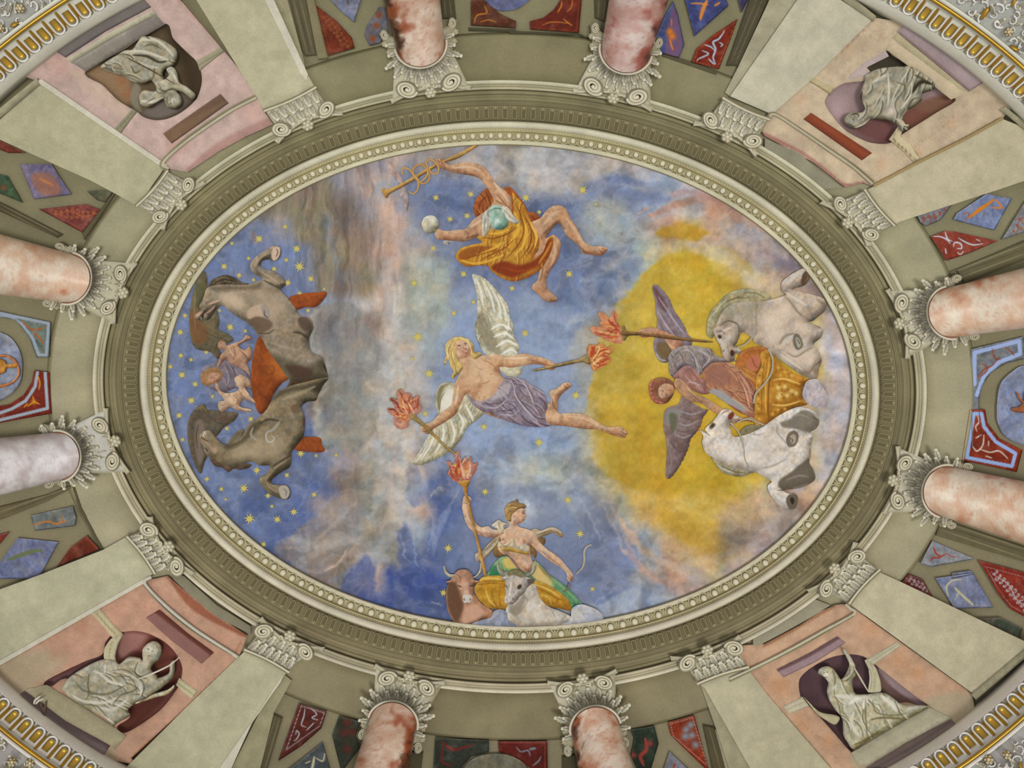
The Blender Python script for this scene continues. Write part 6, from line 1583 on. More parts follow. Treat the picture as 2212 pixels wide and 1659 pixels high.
FIGS = """
@F A
@T winged_youth|person|blond winged figure in a lilac wrap flying with two torches, middle of the sky||1100 1000 .03
@P wing c6c1a8 folds=70,26,110,7,980,350,260 lobe=2.6,11,.9,-.2 h=.030 r=9 form=.35 dk=8e866c lt=dedac8 sp=2.2 : 810 125 850 128 900 150 960 200 1010 260 1060 320 1100 390 1108 460 1130 510 1137 580 1150 640 1185 700 1172 760 1200 800 1210 860 1190 920 1140 942 1060 910 1000 830 905 745 860 660 835 600 833 520 855 460 850 400 850 300 835 220
F8f866f 30 .6 850 460 900 430 1000 620 1050 760 960 740 880 640 850 560
e6e2d4 16 .8 840 150 880 260 900 380
e6e2d4 16 .8 900 170 960 300 990 420
e6e2d4 16 .8 960 220 1020 340 1040 480
e6e2d4 14 .8 1010 280 1070 400 1080 500
e6e2d4 14 .7 1090 440 1100 540 1060 620
a19a80 7 .7 870 160 920 300 940 420
a19a80 7 .7 930 200 990 330 1010 450
a19a80 7 .7 985 250 1045 370 1060 490
a19a80 7 .7 860 280 890 400 900 460
ece8da 18 .8 960 560 1040 520 1120 560
ece8da 18 .8 980 620 1070 590 1140 630
ece8da 18 .8 1000 700 1090 650 1170 690
ece8da 16 .8 1040 760 1120 720 1170 750
ece8da 16 .7 1080 860 1140 830 1200 850
9c9479 7 .7 970 600 1050 560 1130 590
9c9479 7 .7 1000 670 1080 625 1150 660
9c9479 7 .7 1040 735 1120 690 1180 720
9c9479 7 .7 1060 800 1130 770 1190 790
5f5740 7 .8 865 455 840 520 840 600 870 680 905 740
8a7d60 12 .6 900 600 870 640 900 700
@P wing bdb79c folds=118,28,120,7,640,1380,300 lobe=2.6,11,.6,.8 h=.030 r=9 form=.35 dk=7d7557 lt=e2decc sp=2.2 : 660 985 600 980 550 1005 520 1075 525 1170 545 1235 570 1270 500 1350 440 1440 385 1540 330 1620 400 1636 480 1605 560 1570 650 1510 720 1430 765 1345 800 1312 860 1265 900 1215 820 1150 770 1080 730 1000
Fe0dccd 40 .8 600 1040 650 1020 680 1100 640 1180 570 1220 550 1130
F8c8262 16 .8 530 1080 560 1010 640 990 590 1020 560 1100 550 1200 535 1180
7f7658 9 .8 590 1060 560 1120 550 1220
e6e2d2 18 .8 760 1160 800 1240 820 1290
e6e2d2 18 .8 700 1220 740 1300 720 1380
e6e2d2 18 .8 640 1280 670 1380 650 1470
e6e2d2 18 .8 580 1320 580 1420 520 1540
e6e2d2 16 .8 520 1360 480 1480 400 1600
e6e2d2 12 .8 460 1460 420 1540 360 1620
8f866a 7 .8 730 1200 780 1290 770 1330
8f866a 7 .8 670 1260 700 1350 680 1450
8f866a 7 .8 610 1310 620 1410 590 1520
8f866a 7 .8 550 1350 540 1450 470 1570
6f6a60 7 .6 720 1430 660 1490 630 1510
@P body c69d78 h=.044 r=11 form=.42 dk=8c5f45 lt=dfc2a2 sp=2.0 : 700 770 735 860 700 930 672 1000 655 1090 640 1160 560 1220 490 1290 430 1310 400 1340 405 1362 430 1385 470 1390 505 1350 600 1295 680 1235 722 1150 768 1070 820 1140 900 1220 1100 1290 1300 1318 1440 1322 1560 1330 1700 1350 1820 1360 1900 1392 1990 1418 2030 1420 2035 1404 2050 1390 2040 1372 2020 1352 1980 1330 1890 1335 1800 1288 1700 1235 1560 1225 1500 1225 1493 1170 1500 1110 1540 1060 1590 1022 1605 1002 1580 980 1540 987 1480 1030 1440 1043 1425 1075 1440 1110 1410 1150 1300 1040 1150 950 1065 945 1030 862 1120 866 1200 852 1300 836 1375 846 1395 872 1450 884 1480 858 1508 835 1460 825 1400 793 1320 770 1220 750 1120 770 1000 757 900 765 830 790 800 740 740 740
Bdcbb98 90 .6 850 850 960 960
Bd9b591 80 .6 780 960 940 1040 1200 800
F9a6d52 24 .7 985 870 1040 880 1070 950 1090 990 1050 940 1010 900
Ba97a5c 30 .6 870 1010 1000 880
Bb78c6e 60 .4 1000 1020 720 1100
a8785a 8 .7 890 800 960 830 1000 870
a8785a 9 .6 870 990 920 985 960 960
a8785a 7 .6 800 1070 870 1050
Ba97a64 13 .8 785 1052
8a5440 8 .8 960 912 966 920
b98a6a 7 .6 830 840 860 870 900 880
9c6d50 11 .6 1250 800 1330 815 1400 850
e2c6a6 14 .7 1060 790 1180 790 1260 780
e2c6a6 16 .6 700 1000 690 1080 680 1160
96664a 10 .7 740 1130 700 1220 620 1280
7d4a34 6 .7 1370 830 1420 845 1460 850
7d4a34 5 .7 1430 870 1470 840
7d4a34 6 .8 430 1335 470 1330
7d4a34 5 .8 412 1352 450 1352
7d4a34 5 .8 420 1372 455 1370
Bdcb896 46 .7 1470 1260
b07c5c 12 .6 1430 1290 1500 1310 1540 1280
8a5c42 14 .5 1480 1320 1620 1345 1760 1352
dab795 16 .7 1540 1250 1680 1265 1800 1310
8a5c42 12 .6 1500 1220 1460 1170 1450 1110
8a5c42 8 .6 1900 1385 1980 1400
6f4632 5 .8 1990 1370 2035 1392
6f4632 5 .8 1975 1388 2020 1408
6f4632 5 .8 2005 1350 2045 1378
6f4632 5 .8 1560 990 1585 1010
6f4632 5 .8 1540 1000 1560 1025
@P hair c8ab68 lobe=1.6,7,-.8,.6 h=.052 r=8 form=.4 dk=8c6a36 lt=e2cf98 sp=2.0 : 590 850 592 800 605 760 595 720 600 680 635 640 690 617 745 622 795 645 822 690 830 740 870 738 885 760 850 790 810 785 760 700 700 780 740 850 715 900 690 920 660 950 650 930 664 890 640 850 625 800 605 820
e8d8a6 10 .8 640 660 610 720 620 790 600 830
e8d8a6 10 .8 680 640 650 700 660 790 690 880
9c7a42 8 .8 660 690 645 760 680 860 680 920
9c7a42 7 .7 620 700 625 760
e8d8a6 9 .8 720 630 770 650 800 700 810 760
9c7a42 7 .8 800 680 820 740 860 755
@P head cfa88c h=.060 r=9 form=.35 dk=94644c lt=e0c2a8 sp=1.6 : 665 700 672 665 700 645 745 645 780 665 800 705 795 745 775 770 745 790 710 785 685 760 670 730
Bb07f68 22 .7 740 740 700 700
5a3526 7 .9 695 690 718 684
e8dccb 7 .9 698 703 718 698
4a2c20 5 .95 708 698 713 697
5a3526 7 .9 745 672 768 668
4a2c20 6 .9 750 684 765 680
9a6650 7 .8 735 690 748 715 765 706
7a4434 6 .8 755 722 768 716
9a4a40 6 .9 750 745 775 730
f0e4d4 4 .9 752 741 770 731
7a4434 5 .8 755 752 775 742
b58468 8 .6 760 770 790 750
@P drapery 8f828c folds=35,22,190,11,1150,1150,300 h=.064 r=12 form=.4 dk=5f4f5c lt=b7aab4 sp=2.1 : 768 1068 830 1118 900 1128 980 1085 1020 1020 1075 945 1140 938 1220 960 1300 1010 1370 1050 1400 1110 1412 1170 1396 1230 1402 1290 1440 1325 1330 1337 1200 1322 1080 1285 960 1232 880 1204 812 1150
Fb0a6a8 20 .7 980 1090 1060 1000 1120 1000 1080 1080 980 1120
6a5a66 11 .8 1070 945 1130 960 1150 1040 1190 1120 1280 1220 1400 1315
c2b7c0 10 .8 1100 960 1140 1000 1160 1090 1230 1190 1330 1290
6a5a66 9 .8 1120 1040 1090 1110 1000 1150 890 1150
b8acb6 10 .8 1100 1100 1010 1180 900 1180
6a5a66 10 .8 1180 1160 1120 1200 1000 1210
b8acb6 10 .7 1190 1200 1130 1240 1020 1235
5c4a58 14 .7 1200 1240 1250 1290 1340 1325
bdb2ba 12 .8 1210 970 1260 1050 1300 1140 1340 1230
6a5a66 9 .8 1250 1000 1290 1080 1320 1180 1390 1290
5c4a58 16 .6 1340 1100 1380 1130 1400 1170
b8acb6 9 .7 1330 1050 1370 1100
a59aa5 12 .7 820 1130 900 1170 1000 1180
@T torch|torch|slender brass torch with orange flame in the winged youth's right reaching hand||1500 840 .07
@P handle 8f7a4e h=.084 r=4 form=.5 dk=55442a lt=c4ac74 sp=1.8 : 1300 880 1400 858 1500 830 1600 808 1665 795 1715 765 1742 768 1752 800 1752 832 1735 836 1690 820 1640 828 1500 858 1400 878 1303 893
@P flame c98a52 flame=1 lobe=2.2,9,0,0 h=.080 r=6 form=.1 dk=a8502c lt=e0b070 sp=2 warp=4 : 1745 800 1728 730 1735 695 1760 678 1800 690 1830 668 1870 690 1885 710 1925 692 1925 740 1895 765 1915 800 1880 840 1830 865 1785 888 1760 850
b4502c 15 .85 1750 790 1770 730 1760 690
b4502c 15 .85 1780 800 1830 740 1880 720 1910 710
dcb474 14 .8 1760 810 1800 760 1830 700
b4502c 14 .85 1780 840 1830 820 1890 790
e0bd80 14 .8 1790 850 1800 810 1850 780
a8442a 11 .85 1800 870 1850 840 1890 830
@F A
@T torch|torch|torch with curling red flame held low on the left by the flying winged youth||440 1300 .07
@P handle a08650 h=.086 r=4 form=.5 dk=5c4a2c lt=cdb47c sp=1.8 : 310 1235 345 1225 375 1262 440 1320 520 1400 600 1480 685 1550 672 1560 590 1500 500 1412 420 1340 350 1285 320 1268
@P flame b8806a flame=1 lobe=2.2,9,0,0 h=.080 r=6 form=.1 dk=86402c lt=d8a88c sp=2 warp=4 : 345 1255 300 1285 298 1330 250 1352 205 1335 185 1290 192 1250 170 1240 135 1200 150 1188 195 1195 185 1150 155 1120 170 1105 215 1120 212 1060 235 1036 262 1050 255 1085 285 1065 320 1075 335 1110 375 1085 392 1100 385 1140 402 1170 400 1210 370 1235
8c3c28 12 .9 230 1050 245 1080 260 1120 300 1150
8c3c28 12 .9 160 1115 200 1130 230 1170
8c3c28 12 .9 145 1195 190 1200 220 1230
dcb088 14 .8 250 1100 270 1170 300 1230
9c4c34 11 .8 320 1080 310 1130 330 1180
8c3c28 10 .85 385 1100 375 1150 380 1200
e0b896 14 .8 300 1140 330 1190 340 1230
d09c7c 16 .8 200 1300 240 1320 270 1290
a8583c 10 .8 210 1270 250 1260 280 1280
@F H
@T torch|torch|tall golden torch with a rosy smoking flame held by the crowned woman at the bottom||700 700 .07
@P pole b48648 h=.100 r=4 form=.5 dk=6e4a26 lt=dcb878 sp=1.8 : 625 380 668 378 668 450 690 545 722 680 765 850 808 1020 840 1170 822 1186 795 1100 750 900 700 690 668 560 645 470
@P cup bf8c3c h=.104 r=5 form=.5 dk=80561f lt=e2bd74 sp=1.8 : 580 348 600 330 640 325 682 322 690 336 672 372 655 395 632 395 612 372
@P flame b97e6a flame=1 lobe=2.2,9,0,0 h=.094 r=6 form=.1 dk=8a4c3c lt=d9a892 sp=2 warp=5 : 600 335 540 325 515 290 490 262 505 215 480 165 500 150 535 185 560 140 552 100 590 60 598 110 620 150 650 110 665 160 700 105 702 150 725 180 760 165 745 225 720 265 700 300 680 322
9c4e3c 16 .8 530 310 520 250 500 180
dcac96 18 .8 640 310 620 240 600 160
dcac96 16 .8 660 310 680 240 690 160
9c4e3c 14 .8 580 320 560 250 580 180
8c7470 14 .7 590 120 585 80
8c7470 12 .7 740 220 750 180
a8604c 12 .8 710 290 730 240
@F A
@T torch|torch|brass torch with pink flame held at arm length by the winged charioteer||2060 600 .03
@P bell 857242 h=.036 r=5 form=.5 dk=57482a lt=bfa766 sp=1.8 : 2003 545 2022 528 2040 565 2075 582 2135 584 2135 606 2075 608 2045 620 2028 648 2008 640 2000 600
@P flame c58460 flame=1 lobe=2.2,9,0,0 h=.030 r=6 form=.1 dk=a8543c lt=dca886 sp=2 warp=5 : 2005 560 1960 500 1965 450 1940 405 1925 440 1900 470 1880 450 1840 420 1815 440 1845 490 1820 510 1850 540 1755 540 1775 590 1830 615 1870 640 1930 662 1990 670 2010 640
a8483a 18 .75 1990 580 1930 520 1890 480
b0503e 14 .75 1990 550 1950 480 1945 430
dcb074 14 .7 1980 600 1900 590 1800 570
c8643c 14 .7 1990 620 1920 620 1860 600
@F C
@P shaft 7c5a35 h=.090 r=4 form=.5 dk=4e3820 lt=a88650 sp=1.8 : -20 735 110 742 250 755 420 775 600 798 780 822 788 832 700 832 500 815 300 790 110 765 -20 770

@F B
@T seated_man|person|seated man in winged green helmet and orange cloak holding a snake staff||1100 800 .03
@P cloak 9a5228 folds=70,12,120,11,900,520,150 h=.034 r=10 form=.3 dk=6e3018 lt=c07c40 sp=2.2 : 990 520 930 432 880 470 840 520 822 600 845 660 900 640 980 600 1100 620 1150 740 1330 690 1340 650 1300 620 1262 620 1230 560 1170 480 1120 425 1070 420 1060 460
7a3a1e 14 .7 860 600 880 540 930 490
7a3a1e 16 .7 1280 640 1310 680 1330 720
@P body bd9270 h=.044 r=11 form=.42 dk=835840 lt=d8b898 sp=2.0 : 520 215 560 188 600 230 650 245 750 222 860 238 920 275 960 335 1020 410 1100 470 1130 520 1150 700 1330 680 1400 610 1460 570 1520 570 1560 600 1590 660 1650 750 1700 850 1760 890 1830 892 1872 900 1890 915 1870 945 1830 965 1760 960 1690 945 1670 910 1640 870 1560 800 1500 710 1430 780 1400 830 1460 800 1510 850 1515 900 1490 1000 1430 1090 1400 1170 1410 1230 1450 1270 1490 1310 1470 1335 1410 1335 1350 1290 1290 1230 1295 1195 1330 1160 1350 1080 1360 1000 1200 1000 900 850 860 820 760 852 680 850 600 842 540 835 512 800 535 755 600 770 680 762 760 750 820 680 890 630 960 560 980 520 940 440 890 370 850 340 750 320 650 300 590 280 540 265 510 240
5e3a28 6 .8 560 200 575 235
5e3a28 6 .8 540 200 552 232
5e3a28 6 .8 520 215 535 240
d8b898 18 .7 660 270 780 260 880 290
835840 12 .6 700 310 820 325 900 370
d8b898 24 .7 980 380 1060 480 1100 540
835840 12 .6 1010 480 1060 540 1110 590
835840 10 .7 990 520 1020 540 1060 560
d8b898 22 .7 800 740 860 700 900 680
835840 12 .7 760 830 860 800
835840 9 .6 740 760 780 790 770 830
d8b898 26 .6 1380 720 1450 640 1510 610
7c5c40 20 .6 1370 800 1440 740 1500 700 1550 760
d2b090 24 .7 1560 660 1640 780 1700 880
7c5c40 16 .6 1640 850 1700 930 1760 950
9c6a4c 8 .7 1700 940 1780 955 1840 960
6f4632 6 .8 1840 905 1870 925
6f4632 6 .8 1820 915 1850 945
d2b090 22 .6 1470 860 1470 960 1430 1060
7c5c40 16 .6 1370 1020 1370 1100 1350 1170
6f4632 6 .8 1450 1300 1475 1300
6f4632 6 .8 1430 1320 1455 1325
@P drapery b7822f folds=100,30,190,11,1120,820,330 h=.058 r=13 form=.42 dk=8a4a1c lt=d8a648 sp=2.1 : 1130 470 1165 500 1225 570 1260 650 1320 770 1348 830 1340 920 1300 985 1370 940 1412 835 1450 812 1460 860 1432 960 1370 1060 1310 1110 1230 1152 1130 1172 1040 1142 960 1085 938 1050 860 1045 770 1055 705 1015 680 970 715 912 800 882 890 862 848 822 900 800 960 758 1080 742 1140 620
F8a3e1c 24 .85 960 1060 1060 1010 1200 1040 1330 980 1400 860 1440 830 1430 930 1360 1030 1220 1110 1130 1140 1030 1110
a4531f 16 .7 1060 1060 1180 1090 1300 1060
F8f4a1e 16 .6 700 960 740 920 850 890 1000 900 1000 930 860 950 760 1000 710 1000
dba83e 26 .8 1150 620 1180 720 1160 800 1090 900
dba83e 22 .8 1200 640 1240 760 1220 880 1150 960
8a4a1c 12 .85 1160 560 1210 680 1220 790 1170 890 1090 980
8a4a1c 11 .85 1220 640 1280 760 1270 880 1200 990
8a4a1c 11 .8 1290 760 1310 860 1250 970
e0b04a 20 .8 1270 700 1320 800 1310 900
8a4a1c 11 .8 1170 740 1100 790 980 830 890 820
dba83e 20 .8 940 790 1020 790 1100 760
8a4a1c 11 .8 1150 830 1080 900 980 950 880 1000
dba83e 22 .8 860 960 960 920 1060 860
dba83e 20 .8 720 1000 820 1030 940 1010 1060 960
8a4a1c 10 .8 760 990 860 960 1000 920
d09838 20 .7 1340 1030 1400 940 1440 860
@P helmet 8fae9e h=.082 r=16 form=.45 dk=4f7264 lt=c6dccf sp=1.9 bulge=.03 : 940 600 965 572 1005 558 1050 575 1080 620 1095 670 1095 725 1060 755 1010 762 975 745 955 700 945 650
5d7f72 11 .8 950 610 1000 590 1050 600 1080 640
Bd0e2d6 24 .8 1010 690
@Q helmet_wing c9c3b2 h=.098 r=6 form=.4 dk=7d7768 lt=e2decf sp=1.9 : 1035 600 1050 575 1085 578 1110 600 1135 640 1160 670 1187 695 1165 712 1120 702 1085 672 1060 640
8b8576 6 .8 1060 600 1110 650 1160 695
@Q helmet_wing bdb8a8 h=.098 r=6 form=.4 dk=7d7768 lt=e2decf sp=1.9 : 950 600 915 618 892 660 888 720 890 780 900 820 925 800 950 760 962 715 960 680 935 650 940 620
8b8576 6 .8 915 660 910 730 910 800
8b8576 6 .8 940 670 935 730 920 780
@T caduceus|staff|gilded staff entwined by two snakes with small pink wings and a flared end||500 300 .03
@P wing b59a90 h=.030 r=5 form=.3 sp=2 : 132 218 155 235 190 275 235 320 258 370 250 400 222 385 180 330 148 285
@P wing a99a98 h=.030 r=5 form=.3 sp=2 : 235 480 245 430 270 420 292 470 306 520 300 590 285 612 262 560 248 520
@P shaft b18a4c h=.036 r=4 form=.5 dk=6f5026 lt=d8b474 sp=1.8 : 862 72 872 84 700 190 590 225 500 275 360 360 240 430 155 475 140 500 128 508 105 485 88 440 100 425 140 438 240 395 350 332 480 255 590 205 700 150
@W snake c49a5a 7.0 .055 tf : 262 318 248 290 268 268 310 280 345 325 375 360 382 410 370 452 335 476 308 452
@W snake bc9050 7.5 .050 tf : 382 372 345 330 345 270 395 238 435 262 470 330 455 378 405 392 372 350 330 300
@W snake c49a5a 6.4 .055 tf : 400 380 450 330 455 260 440 225 480 200 520 225 545 270 530 312 485 310 470 280
@T globe|ball|small cream purse like globe held in the left fist of the seated man||480 710 .05
@P globe c0b9a2 h=.056 r=20 form=.5 dk=7d7660 lt=dcd6c2 sp=1.9 bulge=.03 : 480 645 520 660 543 695 545 735 528 765 540 785 515 780 480 790 440 780 415 745 410 700 435 660
Bddd8c8 26 .8 495 690
@P ribbon bcb8b0 h=.050 r=4 form=.3 sp=1.9 : 590 845 640 850 655 862 620 865 625 890 598 880 580 862

@F C
@T charioteer|person|winged woman in pink and mauve robes with a flower wreath riding the golden chariot||700 1200 .03
@P wing 84747a lobe=2.2,10,.9,-.3 h=.034 r=9 form=.35 dk=5c4448 lt=a9a0a8 sp=2.2 : 248 340 272 312 320 345 390 430 440 540 500 630 540 700 560 750 600 810 590 860 500 870 450 900 410 930 390 980 370 1015 310 1000 270 930 258 850 275 770 290 650 280 560 270 450
F6a4a4c 24 .7 262 330 320 400 380 500 360 560 300 480
b0a7ae 13 .7 300 420 380 540 460 660 540 760
6b5560 7 .7 290 500 360 620 440 740 500 800
b0a7ae 12 .7 300 560 370 680 450 780
6b5560 7 .7 300 620 340 720 400 790
F75603c 30 .7 290 850 380 830 420 900 380 980 320 960
a9a498 16 .8 275 920 310 980 370 1000
@P wing 7f6a66 lobe=2.4,10,.9,.3 h=.034 r=9 form=.35 dk=54403c lt=a39a98 sp=2.2 : 350 1524 360 1450 410 1412 480 1390 520 1310 600 1370 700 1430 745 1440 700 1510 680 1580 640 1640 590 1700 570 1780 530 1870 480 1960 420 2040 375 2054 370 1960 378 1820 370 1700 350 1620
F8d8a86 30 .7 370 1460 430 1430 520 1440 480 1540 460 1680 420 1600 370 1560
F5e5a40 24 .6 400 1480 470 1490 460 1600 420 1640
a39a98 12 .7 500 1450 600 1480 700 1450
a39a98 12 .7 480 1560 560 1580 660 1540
a39a98 12 .7 450 1660 530 1690 600 1660
5e4a48 7 .7 500 1500 600 1530 680 1510
5e4a48 7 .7 460 1620 540 1640 620 1610
5e4a48 9 .7 400 1720 470 1800 540 1820
9a8488 14 .6 400 1800 420 1900 400 2000
@P arm b9876a h=.040 r=9 form=.42 dk=7d4e36 lt=d2aa88 sp=2 : 118 745 125 725 150 712 230 696 330 716 430 752 500 790 525 830 500 880 440 930 405 890 330 800 240 782 180 788 130 775
7a4834 5 .8 130 740 165 735
7a4834 5 .8 130 758 170 752
7a4834 8 .6 240 760 330 775 400 800
d2aa88 22 .7 360 830 420 870 450 890
@P skirt ad7a5e folds=35,18,170,10,980,1240,260 h=.046 r=12 form=.35 dk=75423a lt=c9a080 sp=2.1 : 700 1080 760 1010 850 1000 920 1010 1010 1050 1100 1130 1180 1250 1170 1340 1160 1440 1190 1500 1160 1520 1090 1490 1010 1450 900 1370 800 1300 740 1280 710 1200
F9c6e5c 40 .8 740 1070 850 1030 940 1100 960 1180 880 1230 760 1200
cfa68c 14 .8 900 1040 1000 1140 1080 1260 1120 1420
8a5244 9 .8 860 1020 980 1110 1060 1240 1100 1400
c9a08c 14 .7 1040 1120 1110 1240 1150 1380
7e4a40 9 .7 1020 1080 1120 1200 1170 1300
Fa09a98 16 .8 760 1260 860 1260 960 1330 1080 1420 1070 1460 960 1400 860 1380 780 1310
8d4a38 14 .7 900 1380 1000 1440 1080 1490
d0b4a2 10 .7 960 1330 1060 1400 1150 1470
@P shawl 8f8480 folds=60,16,110,9,600,960,230 h=.052 r=11 form=.4 dk=5f4c50 lt=b5aca4 sp=2.1 : 390 970 420 915 520 862 640 865 740 885 780 890 800 930 850 960 960 980 1000 1000 900 1015 800 1020 740 1060 690 1110 670 1145 640 1080 570 1050 510 1060 450 1120 425 1140 400 1100 395 1030
b9b0ae 14 .8 480 920 560 900 620 960 660 1060
6a5458 8 .8 420 980 480 920 540 890
6a5458 8 .8 570 910 620 970 640 1060
b9b0ae 12 .8 640 900 720 930 760 980 700 1060
6a5458 8 .8 660 930 710 980 690 1060
8a5a54 8 .7 420 1080 470 1010 540 970
6a5458 8 .7 740 900 770 950
@P bodice a0746a h=.056 r=10 form=.35 dk=74463e lt=c6a096 sp=2.1 : 430 1150 460 1110 510 1060 570 1040 640 1080 680 1140 720 1180 740 1240 760 1290 700 1300 640 1280 560 1230 500 1180
bba8a8 10 .7 540 1130 600 1190 690 1220
8a544a 8 .8 590 1060 640 1140 700 1220
c6a8a4 8 .7 560 1190 640 1200 680 1260
8e4238 14 .6 700 1220 730 1280
@P arm b98f70 h=.060 r=9 form=.42 dk=80583c lt=d4b08e sp=2 : 440 1200 470 1150 520 1170 560 1210 620 1290 700 1320 760 1350 850 1410 960 1480 1060 1510 1140 1505 1175 1530 1140 1550 1100 1540 1030 1548 920 1530 830 1480 740 1420 680 1380 600 1365 530 1320 470 1260
80583c 9 .6 600 1290 660 1350 740 1380
d4b08e 16 .7 560 1240 640 1310
7a4834 5 .8 1100 1515 1165 1530
7a4834 5 .8 1090 1530 1140 1542
@P hair 8a5a42 h=.062 r=8 form=.4 dk=553422 lt=a87c58 sp=1.9 : 222 1290 222 1220 255 1170 320 1148 390 1160 430 1190 450 1230 440 1290 410 1345 370 1380 300 1384 250 1345
@Q wreath a8584c h=.072 r=5 form=.4 sp=1.9 : 222 1290 218 1220 245 1172 268 1180 250 1225 252 1285 280 1345 340 1370 350 1385 290 1384 245 1350
Bc88878 9 .9 232 1215 238 1250 236 1290 255 1325 280 1358 318 1376
B7c3028 6 .8 240 1235 236 1272 250 1308 268 1342
@P head c59c7c h=.070 r=9 form=.35 dk=8c6044 lt=dab898 sp=1.6 : 292 1265 310 1225 350 1200 400 1200 435 1225 445 1265 425 1305 385 1332 335 1345 305 1320
503224 5 .85 336 1262 350 1274
503224 5 .85 364 1300 384 1306
6a4430 4 .7 326 1264 342 1284
8a5844 7 .7 380 1270 400 1250
8c4438 6 .85 404 1252 412 1274
8a5844 6 .6 360 1290 380 1285
@T chariot|chariot|embossed golden chariot of the winged woman on the right between two white horses||1400 1250 .03
@P interior ad6a34 h=.042 r=8 form=.3 dk=6e3a1c lt=c98c50 sp=2.2 : 1000 1010 1040 930 1120 882 1250 868 1300 905 1240 1000 1200 1100 1185 1260 1110 1180 1020 1090
Fb87050 20 .8 1100 990 1160 950 1230 960 1200 1080 1130 1080 1090 1040
c99a48 12 .8 1020 1080 1100 1130 1170 1180
c99a48 8 .8 1060 1060 1190 1130
8a3f24 10 .7 1140 960 1170 1040 1200 1060
@P body b57f2c h=.070 r=16 form=.4 dk=7a4c16 lt=d8aa50 sp=2.0 : 1215 940 1290 895 1335 950 1420 1040 1520 1110 1640 1165 1595 1240 1600 1330 1640 1390 1560 1410 1480 1440 1340 1540 1250 1610 1180 1600 1165 1500 1170 1380 1180 1280 1180 1150 1230 1030
7a4c16 11 .8 1330 950 1320 1050 1300 1180 1290 1320 1290 1460 1300 1550
dcb054 12 .8 1300 960 1290 1080 1270 1200 1265 1340 1270 1480
7a4c16 7 .7 1250 1000 1240 1140 1230 1300 1235 1450
e0ba62 14 .8 1340 1170 1440 1160 1580 1210
8f6020 8 .8 1350 1195 1440 1185 1570 1235
e0ba62 14 .8 1320 1390 1440 1400 1580 1360
8f6020 8 .8 1330 1370 1440 1375 1580 1335
Be2c478 26 .8 1380 1240 1440 1230 1500 1270 1400 1300 1460 1310 1540 1290 1380 1330
B8f6020 12 .8 1410 1265 1470 1255 1430 1330 1510 1300 1390 1215
Bdcb054 14 .8 1210 1000 1235 1080 1205 1180 1200 1260 1200 1340 1205 1430 1210 1520
B7a4c16 9 .8 1215 1040 1210 1130 1200 1220 1198 1300 1200 1385 1206 1475
Bdcb054 14 .8 1380 1060 1440 1100 1500 1130 1400 1130 1380 1440 1440 1430 1330 1480
B7a4c16 8 .8 1410 1080 1470 1115 1360 1100 1410 1440 1350 1460
8e4a24 10 .8 1400 1290 1420 1310
@T white_horse|horse|white horse with tucked forelegs rearing above the golden chariot, near the right rim||1350 800 .03
@P mane a8a07c lobe=2.0,7,0,0 h=.050 r=8 form=.3 dk=6d6444 lt=c2bc9c sp=2.2 warp=4 : 740 685 745 640 772 560 830 490 900 420 980 372 1100 350 1180 360 1260 390 1315 430 1260 480 1100 490 980 500 900 540 850 610 820 700 790 790 740 760
6d6444 12 .7 900 480 1000 430 1120 430
c9c3a4 12 .7 780 600 840 520 920 440
6d6444 10 .7 1080 380 1180 390 1270 430
@P body b8a795 h=.080 r=18 form=.45 dk=6c6052 lt=dccdbb sp=2.1 bulge=.03 : 735 685 770 692 800 690 835 640 860 580 910 520 980 480 1100 465 1200 462 1290 452 1400 422 1450 400 1412 370 1415 290 1480 230 1560 185 1630 162 1668 190 1670 240 1640 300 1590 330 1520 350 1600 380 1720 410 1790 440 1815 500 1790 560 1740 600 1690 640 1650 650 1720 680 1775 710 1782 745 1760 795 1700 850 1745 920 1772 990 1745 1080 1720 1162 1600 1130 1500 1062 1400 992 1330 935 1270 882 1170 835 1140 790 1070 740 1040 762 1012 830 992 868 1030 885 1050 912 1030 942 992 932 985 990 930 1000 880 950 860 870 820 800 785 720
Bdecbb6 120 .75 1300 640 1450 560 1350 760
Bd6c3b0 100 .7 1600 700 1500 960 1650 980
Ba29a84 90 .6 950 560 1100 560
B8c8068 60 .5 930 620 1180 500
6c6052 14 .7 860 680 920 640 1000 660 1030 720 1010 800
d8ccbc 16 .7 860 760 900 720 960 700
6c6052 9 .8 1010 820 980 860 1000 880
F5c5244 8 .95 835 770 860 765 872 785 850 800
2f281f 6 .95 845 782 860 784
d9d0c0 7 .8 830 805 855 812 875 800
6c6052 9 .7 820 740 870 730 900 760
6c6052 8 .8 740 690 790 700 830 680
F5a4238 8 .9 950 910 972 900 982 935 962 962 948 940
5a4238 7 .8 875 915 900 905
8a7c6a 8 .6 920 830 930 900 940 980
8d7f6c 18 .5 1190 500 1180 620 1180 740 1150 800
F655c50 14 .75 1650 640 1740 600 1765 620 1760 700 1700 670
8d7f6c 22 .6 1440 420 1500 480 1540 540 1600 600
d6cab9 26 .7 1440 380 1520 430 1640 500
8d7f6c 26 .5 1720 440 1790 500 1760 580
6c6052 10 .7 1500 360 1530 345 1600 330
cfc6b8 24 .7 1450 300 1540 230 1600 200
F6e5a46 8 .9 1600 220 1640 180 1670 190 1660 260 1610 320 1585 290
9c8a72 7 .8 1625 210 1650 240 1620 290
8d7f6c 30 .6 1390 850 1440 780 1520 750
c9c0b2 36 .7 1410 860 1470 800 1540 780
F7d7566 8 .9 1512 800 1530 755 1570 765 1600 830 1595 880 1550 900 1520 860
Fb5ab98 8 .9 1535 800 1560 790 1585 850 1560 880
55493c 8 .9 1550 800 1575 850
8d7f6c 18 .6 1460 920 1540 960 1640 900 1700 880
8d7f6c 26 .6 1560 1100 1660 1100 1720 1000
55493c 9 .7 1710 1040 1760 1000
